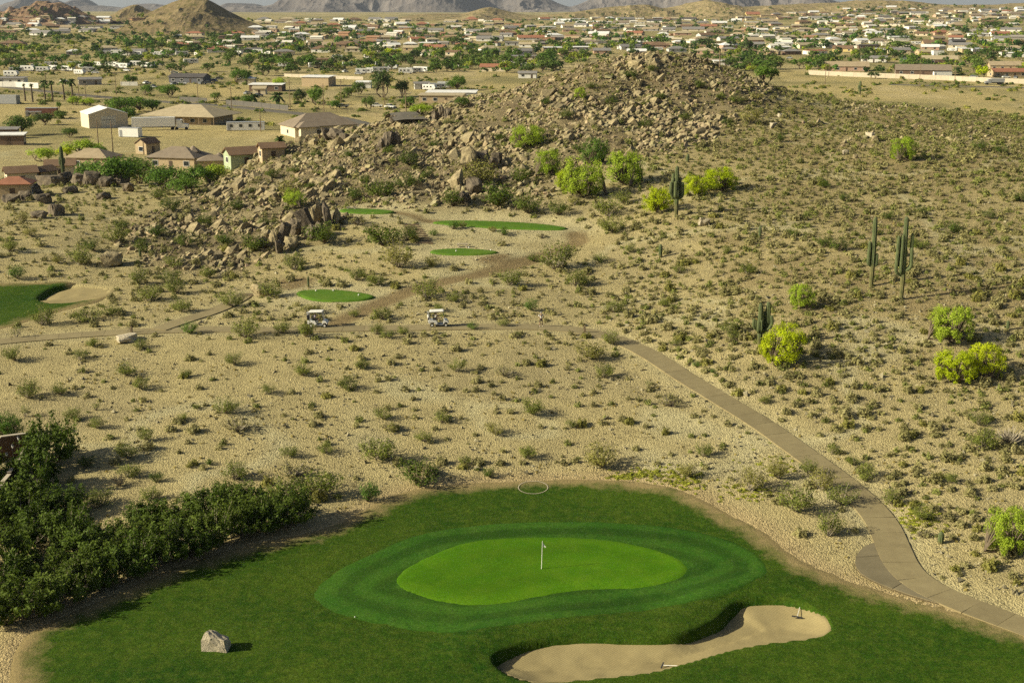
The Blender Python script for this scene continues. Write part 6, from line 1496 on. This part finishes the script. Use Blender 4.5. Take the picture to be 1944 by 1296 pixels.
def person(loc, rz, J, shirt, shorts, label, cap=None, long=False):
    """J: joints by name in metres, z up, facing +x; left is +y"""
    root = link('person', None, loc=loc, rz=rz)
    names = ['pelvis', 'waist', 'chest', 'neck', 'head0', 'head1', 'head2']
    P = [J[n] for n in names]; Rr = [(.15, .11), (.135, .10), (.165, .115), .055, .075, .098, .07]; E = [(k, k + 1) for k in range(6)]
    def chain(base, pts, rad):
        prev = base
        for p, r in zip(pts, rad): P.append(p); Rr.append(r); E.append((prev, len(P) - 1)); prev = len(P) - 1
        return prev
    for s in 'lr':
        w = chain(2, [J['sh' + s], J['el' + s], J['wr' + s]], (.062, .045, .030))
        a, b = Vector(J['el' + s]), Vector(J['wr' + s]); d = (b - a).normalized(); sd = d.cross(Vector((0, 0, 1))) if abs(d.z) < .9 else Vector((1, 0, 0)); hand(P, E, Rr, w, d, sd, d.cross(sd))
        a = chain(0, [J['hp' + s], J['kn' + s], J['an' + s], J['he' + s]], (.095, .060, .040, .045)); 
        P.append(J['to' + s]); Rr.append((.045, .028)); E.append((a, len(P) - 1))
    skinned('body', P, E, Rr, M['skin'], root)
    # shirt
    P2 = [J['pelvis'], J['waist'], J['chest'], tuple(Vector(J['chest']).lerp(Vector(J['neck']), .55))]; R2 = [(.165, .125), (.155, .118), (.185, .132), .07]; E2 = [(0, 1), (1, 2), (2, 3)]
    for s in 'lr':
        P2 += [J['sh' + s], tuple(Vector(J['sh' + s]).lerp(Vector(J['el' + s]), .8))]; R2 += [.078, .066]; n = len(P2); E2 += [(2, n - 2), (n - 2, n - 1)]
    skinned('shirt', P2, E2, R2, shirt, root)
    P3 = [tuple(Vector(J['pelvis']) + Vector((0, 0, .05))), J['pelvis']]; R3 = [(.158, .122), (.168, .128)]; E3 = [(0, 1)]
    for s in 'lr':
        P3 += [J['hp' + s], tuple(Vector(J['hp' + s]).lerp(Vector(J['kn' + s]), .5)), tuple(Vector(J['hp' + s]).lerp(Vector(J['kn' + s]), .92))]; R3 += [.108, .098, .092]; n = len(P3); E3 += [(1, n - 3), (n - 3, n - 2), (n - 2, n - 1)]
    skinned('shorts', P3, E3, R3, shorts, root)
    for s in 'lr':
        skinned('shoe', [J['he' + s], tuple(Vector(J['he' + s]).lerp(Vector(J['to' + s]), .5)), J['to' + s]], [(0, 1), (1, 2)], [(.055, .05), (.055, .045), (.05, .034)], M['shoe'], root)
    h1 = Vector(J['head1']); mb = MB()
    # face: nose, eyes, ears, mouth
    f = Vector((1, 0, 0)); nose = MB().add([h1 + Vector(p) for p in ((.10, -.014, -.02), (.10, .014, -.02), (.125, 0, -.022), (.098, 0, .02))], [(0, 1, 2), (1, 3, 2), (3, 0, 2), (0, 3, 1)]); nose.build('nose', M['skin'], root)
    for y in (-.036, .036): MB().bar(h1 + Vector((.085, y, .012)), h1 + Vector((.101, y, .012)), .011, .008, 6).build('eye', M['hair'], root)
    for y in (-.098, .098): MB().bar(h1 + Vector((.0, y * .95, 0)), h1 + Vector((0, y * 1.12, 0)), .03, .022, 8).build('ear', M['skin'], root)
    MB().box(h1.x + .088, h1.x + .098, h1.y - .026, h1.y + .026, h1.z - .062, h1.z - .052).build('mouth', M['rust'], root)
    hv = []; hf = []
    for i in range(7):
        t = i / 6 * 1.65
        for j in range(12):
            a = 2 * math.pi * j / 12; hv.append(h1 + Vector((-.012 + .108 * math.sin(t) * math.cos(a), .108 * math.sin(t) * math.sin(a), .03 + .108 * math.cos(t))))
    hf = [(i * 12 + j, i * 12 + (j + 1) % 12, (i + 1) * 12 + (j + 1) % 12, (i + 1) * 12 + j) for i in range(6) for j in range(12)]
    MB().add(hv, hf).build('cap' if cap else 'hair', cap or M['hair'], root, smooth=True)
    if cap: MB().prism([(h1.x + .07, h1.y - .08), (h1.x + .20, h1.y - .05), (h1.x + .20, h1.y + .05), (h1.x + .07, h1.y + .08)], h1.z + .045, h1.z + .058, 'z').build('cap_visor', cap, root)
    tag(root, label, 'person'); return root
STAND = dict(pelvis=(0, 0, .95), waist=(0, 0, 1.10), chest=(0, 0, 1.32), neck=(0, 0, 1.50), head0=(.02, 0, 1.56), head1=(.03, 0, 1.66), head2=(.02, 0, 1.74),
  shl=(0, .19, 1.43), ell=(-.05, .36, 1.20), wrl=(.06, .24, 1.03), shr=(0, -.19, 1.43), elr=(-.05, -.36, 1.20), wrr=(.06, -.24, 1.03),
  hpl=(0, .10, .88), knl=(.03, .15, .50), anl=(0, .17, .09), hel=(-.05, .17, .05), tol=(.15, .20, .035), hpr=(0, -.10, .88), knr=(.02, -.14, .50), anr=(-.02, -.16, .09), her=(-.06, -.16, .05), tor=(.13, -.19, .035))
SIT = dict(pelvis=(0, 0, .0), waist=(-.02, 0, .16), chest=(-.02, 0, .38), neck=(0, 0, .56), head0=(.03, 0, .62), head1=(.05, 0, .72), head2=(.04, 0, .80),
  shl=(-.01, .19, .49), ell=(.14, .24, .26), wrl=(.36, .16, .34), shr=(-.01, -.19, .49), elr=(.16, -.24, .28), wrr=(.38, -.14, .36),
  hpl=(.08, .10, -.01), knl=(.44, .13, .03), anl=(.50, .13, -.34), hel=(.46, .13, -.39), tol=(.66, .14, -.40), hpr=(.08, -.10, -.01), knr=(.44, -.13, .03), anr=(.52, -.13, -.34), her=(.48, -.13, -.39), tor=(.68, -.14, -.40))
def path_z(x, y):
    k = int(np.argmin((PATH[:, 0] - x) ** 2 + (PATH[:, 1] - y) ** 2)); return float(PATHZ[k])
g = G(1027, 621); person((g[0], g[1], path_z(g[0], g[1])), R(-75), STAND, M['shirt'], M['shorts'], 'standing person in white shirt and black shorts on the cart path', M['cap'])

# ------------------------------------------------------------------ golf carts
def golf_cart(px, py, label, rz, drv, bagc):
    g = G(px, py); z = path_z(g[0], g[1]); y = g[1] + .55; r = link('golf_cart', None, loc=(g[0], y, z), rz=rz); W_ = M['vwhite']
    body = MB().prism([(-1.18, .42), (-1.2, .80), (-.95, .84), (-.25, .80), (-.05, .40), (-.30, .30), (-.45, .48), (-.62, .55), (-.80, .55), (-.97, .48), (-1.05, .36)], -.58, .58).build('rear_body', W_, r, .03)
    MB().prism([(.55, .34), (.62, .78), (.80, .86), (1.02, .80), (1.20, .58), (1.22, .40), (1.12, .42), (1.0, .55), (.82, .55), (.68, .42)], -.55, .55).build('front_cowl', W_, r, .03)
    for y_ in (-.32, .32): MB().box(1.19, 1.235, y_ - .09, y_ + .09, .50, .60).build('headlight', M['trim'], r)
    MB().box(-.30, .62, -.54, .54, .24, .31).build('floor', M['vgrey'], r)
    MB().box(-.62, -.08, -.54, .54, .81, .93).build('seat', M['vdark'], r, .03)
    MB().prism([(-.64, .95), (-.52, .95), (-.62, 1.32), (-.72, 1.32)], -.54, .54).build('backrest', M['vdark'], r, .02)
    MB().prism([(-1.02, 1.80), (.62, 1.86), (.66, 1.90), (.55, 1.94), (-.95, 1.89), (-1.06, 1.84)], -.62, .62).build('roof', M['trim'], r, .025)
    for y_ in (-.55, .55):
        MB().bar((-.92, y_, .82), (-.98, y_, 1.81), .022, .022, 6).build('rear_strut', M['vdark'], r); MB().bar((.78, y_, .83), (.52, y_, 1.86), .022, .022, 6).build('front_strut', M['vdark'], r)
    MB().add([(.79, -.53, .86), (.79, .53, .86), (.545, .53, 1.82), (.545, -.53, 1.82), (.80, -.53, .86), (.80, .53, .86), (.555, .53, 1.82), (.555, -.53, 1.82)], [(0,1,2,3),(7,6,5,4),(0,4,5,1),(1,5,6,2),(2,6,7,3),(3,7,4,0)]).build('windscreen', M['screen'], r)
    st = MB().bar((.62, -.22, .72), (.38, -.22, 1.04), .02, .02, 6).build('steering_column', M['vdark'], r)
    MB().bar((.385, -.22, 1.03), (.365, -.22, 1.055), .17, .17, 14).build('steering_wheel', M['vdark'], st)
    MB().box(-1.24, -.98, -.5, .5, .58, .62).build('bag_rack', M['vdark'], r)
    for x_ in (-.76, .88):
        for y_ in (-.50, .50):
            t = MB().bar((x_, y_ - .09, .22), (x_, y_ + .09, .22), .22, .22, 16).build('wheel', M['rubber'], r)
            MB().bar((x_, y_ - .105, .22), (x_, y_ + .105, .22), .12, .12, 12).build('rim', M['vwhite'], t)
    tag(r, label, 'golf cart', 'golf carts on the path')
    Rm_ = Matrix.Rotation(rz, 4, 'Z')
    for k, y_ in enumerate((-.25, .25)):
        p = Vector((g[0], y, z)) + Rm_ @ Vector((-1.10, y_, .63)); b = link('golf_bag', None, loc=p, rz=rz)
        MB().bar((0, 0, 0), (-.10, 0, .82), .13, .15, 10).build('bag', bagc[k], b); MB().box(-.16, -.02, -.16, .16, .15, .5).build('pocket', M['vdark'], b)
        for j in range(5):
            a = j * 1.26; x0, y0 = math.cos(a) * .08 - .1, math.sin(a) * .08; cl = MB().bar((x0, y0, .80), (x0 - .04, y0 * 1.3, 1.05), .012, .012, 5).build('club', M['metal'], b)
            MB().box(x0 - .09, x0 + .0, y0 * 1.3 - .03, y0 * 1.3 + .03, 1.05, 1.11).build('club_head', M['metal'] if j % 2 else M['vwhite'], cl)
        tag(b, ('black and white' if k == 0 else 'black') + ' golf bag standing in the rear of the ' + ('left' if px < 700 else 'right') + ' cart' + (', nearer side' if k == 0 else ', farther side'), 'golf bag', 'golf bags on the carts')
    p = Vector((g[0], y, z)) + Rm_ @ Vector((-.30, -.24, 1.00)); person(p, rz, SIT, drv, M['khaki'] if px > 700 else M['shorts'], 'person in a ' + ('lilac-white' if px < 700 else 'white') + ' shirt driving the ' + ('left' if px < 700 else 'right') + ' golf cart')
    return r
def screenm():
    m, t, b = _nodes('cart_windscreen'); b.inputs['Base Color'].default_value = (.75, .74, .68, 1); b.inputs['Roughness'].default_value = .25
    tr = t.nodes.new('ShaderNodeBsdfTransparent'); mx = t.nodes.new('ShaderNodeMixShader'); mx.inputs[0].default_value = .4
    t.links.new(tr.outputs[0], mx.inputs[1]); t.links.new(b.outputs[0], mx.inputs[2]); t.links.new(mx.outputs[0], t.nodes['Material Output'].inputs[0]); return m
M['screen'] = screenm()
golf_cart(603, 623, 'white golf cart with driver, left one, below the lowest tee box', R(-3), M['lilac'], (M['vdark'], M['shirt']))
golf_cart(832, 622, 'white golf cart with driver, right one, nearer the standing person', R(3), M['shirt'], (M['shirt'], M['vdark']))

# ------------------------------------------------------------------ flag, hole, ring, rakes, balls
def lz(x, y): return float(lawn_base(x, y))
x, y, _ = G0(1028, 1083); z = lz(x, y) + .16; r = link('flagstick', None, loc=(x, y, z))
MB().bar((0, 0, -.15), (.06, 0, 2.3), .028, .018, 8).build('pole', M['trim'], r)
fl = [(.062, 0, 2.28), (.17, .03, 2.02), (.32, -.02, 1.80), (.24, .03, 1.72), (.10, .02, 1.86), (.055, 0, 1.93)]
MB().add(fl + [(a, b + .006, c) for a, b, c in fl], [(0, 1, 4, 5), (1, 2, 3, 4), (11, 10, 7, 6), (10, 9, 8, 7)]).build('flag', M['trim'], r)
MB().bar((0, 0, -.14), (0, 0, .004), .06, .06, 14).build('hole_cup', M['vdark'], r)
tag(r, 'white flagstick with drooping white flag in the putting green', 'flag')
x, y, _ = G0(1012, 927); n = 64; V = []
for q in (0, 1):
    for k in range(n): a = 2 * math.pi * k / n; rr = 1.27 + (.06 if q else 0); V.append((x + rr * math.cos(a), y + rr * math.sin(a) * 1.0, lz(x + rr * math.cos(a), y + rr * math.sin(a)) + .115))
o = link('painted_ring', mesh_np('painted_ring', V, np.array([(k, (k + 1) % n, n + (k + 1) % n, n + k) for k in range(n)]), M['block'])); tag(o, 'white ring painted on the turf behind the green', 'marking')
def rake(px, py, ang, label):
    x, y, _ = G0(px, py); bs = float(sdist(BUNK, np.array([x]), np.array([y]))[0]); z = lz(x, y) + (.08 if bs < 0 else .05 - .85 * (1 - math.exp(-bs / 1.5)) + .13)
    r = link('bunker_rake', None, loc=(x, y, z), rz=ang)
    MB().bar((0, 0, 0), (1.7, 0, .22), .022, .022, 6).build('handle', M['trim'], r); MB().box(-.05, .03, -.38, .38, -.03, .03).build('head', M['vdark'], r)
    for k in range(9): MB().box(-.04, -.015, -.36 + k * .09 - .01, -.36 + k * .09 + .01, -.10, -.03).build('tine', M['vdark'], r)
    tag(r, label, 'rake', 'bunker rakes')
rake(1258, 1257, R(-18), 'rake lying at the near edge of the bunker'); rake(1514, 1163, R(70), 'rake lying in the far right end of the bunker')
def ball(px, py, zf, label):
    x, y, _ = G0(px, py); bm = bmesh.new(); bmesh.ops.create_icosphere(bm, subdivisions=2, radius=.045); me = bpy.data.meshes.new('golf_ball'); bm.to_mesh(me); bm.free()
    a = me.attributes.new('tint', 'FLOAT_COLOR', 'POINT'); a.data.foreach_set('color', np.ones(4 * len(me.vertices), np.float32)); me.materials.append(M['trim'])
    o = link('golf_ball', me, loc=(x, y, zf(x, y))); tag(o, label, 'ball')
ball(674, 1174, lambda x, y: lz(x, y) + .16, 'white golf ball on the collar left of the green')
def marker(px, py, k, label):
    x, y, _ = G0(px, py); r = link('tee_marker', None, loc=(x, y, TEEZ[k] + .0)); MB().bar((0, 0, 0), (0, 0, .05), .05, .05, 8).build('base', M['vdark'], r)
    MB().bar((0, 0, .05), (0, 0, .2), .11, .07, 10).build('knob', M['trim'], r); tag(r, label, 'tee marker', 'tee markers')
for a in [(600,557,0,'pale tee marker on the lowest tee box, left one'),(633,555,0,'pale tee marker on the lowest tee box, middle one'),(681,563,0,'pale tee marker on the lowest tee box, right one'),(866,480,1,'pale tee marker on the middle tee box, left one'),(932,479,1,'pale tee marker on the middle tee box, right one'),(890,471,1,'pale tee marker behind the middle tee box bench')]: marker(*a)
# ------------------------------------------------------------------ benches, steps, posts
def bench(px, py, label, L=1.75):
    g = G(px, py); r = link('bench', None, loc=(g[0], g[1], g[2] - .02), rz=R(-3))
    MB().box(-L/2, L/2, -.24, .24, .46, .56).build('seat', M['rock_pale'], r, .02)
    for x in (-L * .34, L * .34): MB().box(x - .13, x + .13, -.18, .18, 0, .457).build('leg', M['block'], r)
    tag(r, label, 'bench')
bench(878, 469, 'pale stone bench behind the middle tee box'); bench(667, 399, 'pale stone bench behind the highest tee box')
a = np.array(G(806, 462)); b = np.array(G(781, 428)); r = link('timber_steps', None, loc=tuple(a), rz=0)
for k in range(9):
    f = k / 8; p = a + (b - a) * f - a; MB().box(p[0] - 1.25, p[0] + 1.25, p[1] - .18, p[1] + .18, p[2] - .25, p[2] + .20).build('step', M['wood'], r, .02)
    if k < 8: q = a + (b - a) * (k + .5) / 8 - a; MB().box(q[0] - 1.15, q[0] + 1.15, q[1] - .55, q[1] + .5, q[2] - .35, q[2] + .02).build('tread', M['path_bed'], r)
tag(r, 'flight of weathered timber steps between the tee boxes', 'steps')
def post(px, py, h, label):
    g = G(px, py); s = 1 / ppm(*g); r = link('wooden_post', None, loc=(g[0], g[1], g[2] - .1)); H = h * s + .1
    MB().box(-.11, .11, -.11, .11, 0, H).build('shaft', M['wood'], r, .02); MB().add([(-.11, -.11, H), (.11, -.11, H), (.11, .11, H), (-.11, .11, H), (0, 0, H + .08)], [(0, 1, 4), (1, 2, 4), (2, 3, 4), (3, 0, 4)]).build('cap', M['wood'], r)
    tag(r, label, 'post')
post(1110, 632, 14, 'short wooden marker post where the cart path bends down'); post(250, 632, 12, 'short wooden marker post beside the left cart path')
# ------------------------------------------------------------------ stepped stucco wall and lamps at the left edge
M['stucco'] = paint('dark_brown_stucco', (.115, .07, .045), .9, .15, 1.5)
def wall_run(pts, H, label, step=None):
    r = link('stucco_wall', None); tag(r, label, 'wall')
    for (ax, ay), (bx, by) in zip(pts[:-1], pts[1:]):
        A = np.array(G0(ax, ay)); B = np.array(G0(bx, by)); L = np.linalg.norm((B - A)[:2]); ang = math.atan2(B[1] - A[1], B[0] - A[0]); z = max(A[2], B[2])
        MB().box(0, L - .01, -.14, .14, -1.5, H).build('section', M['stucco'], r, loc=(A[0], A[1], z), rz=ang); MB().box(-.03, L + .02, -.18, .18, H + .003, H + .09).build('coping', M['block'], r, loc=(A[0], A[1], z), rz=ang)
wall_run([(54, 892), (44, 908), (33, 924), (22, 942), (10, 960), (-6, 980), (-24, 1000)], 2.0, 'dark stepped stucco wall descending at the left edge')
wall_run([(-40, 880), (6, 872), (52, 864)], 2.1, 'dark stucco wall behind the stepped wall at the left edge')
for k, (px, py) in enumerate(((40, 880), (29, 896), (18, 912))):
    g = G0(px, py); r = link('garden_lamp', None, loc=(g[0], g[1], g[2])); MB().bar((0, 0, -.2), (0, 0, 2.3), .04, .03, 8).build('post', M['vdark'], r); MB().bar((0, 0, 2.3), (0, 0, 2.55), .06, .12, 10).build('lamp_glass', M['trim'], r); MB().bar((0, 0, 2.55), (0, 0, 2.68), .15, .02, 10).build('lamp_cap', M['vdark'], r)
    tag(r, ('highest', 'middle', 'lowest')[k] + ' small white garden lamp between the stucco walls', 'lamp', 'garden lamps')
# ------------------------------------------------------------------ dead wood
def dead(px, py, w, h, label, k=0):
    g = G(px, py); s = 1 / ppm(*g); lv, lf, sv, sf = (CHO + SPARSE)[k]; z = sv[:, 2].max(); r = link('dead_bush', None, loc=(g[0], g[1] + .3, g[2] - .03), rz=px)
    for q in range(3): link('branch', mesh_np('branch', sv, sf, M['twig']), r, None, q * 2.1, (w * s, w * s, h * s / z * (1 - .15 * q)))
    tag(r, label, 'bush')
dead(1918, 842, 60, 34, 'grey dead bush at the right edge'); dead(225, 925, 44, 30, 'bare arching dead shrub above the thicket', 2); dead(270, 975, 24, 24, 'bare pale branch curling from the thicket', 3); dead(18, 1010, 26, 40, 'pale dead branches in the thicket at the left edge', 2); dead(1755, 1020, 34, 14, 'bleached driftwood right of the lower path', 1)
dead(150, 1100, 16, 22, 'small white dead branch low in the thicket', 3)

# ------------------------------------------------------------------ haze: one even body of pale air
M['haze'] = bpy.data.materials.new('haze_air'); M['haze'].use_nodes = True; t = M['haze'].node_tree; t.nodes.clear()
ou = t.nodes.new('ShaderNodeOutputMaterial'); pv = t.nodes.new('ShaderNodeVolumePrincipled'); pv.inputs['Color'].default_value = (.74, .83, .98, 1); pv.inputs['Density'].default_value = HAZE_D; pv.inputs['Anisotropy'].default_value = .1
t.links.new(pv.outputs[0], ou.inputs['Volume'])
o = MB().box(-15500, 15500, -120, 41000, -30, 600).build('haze', M['haze']); tag(o, 'pale haze in the air over the plain', kind='stuff')
settle()
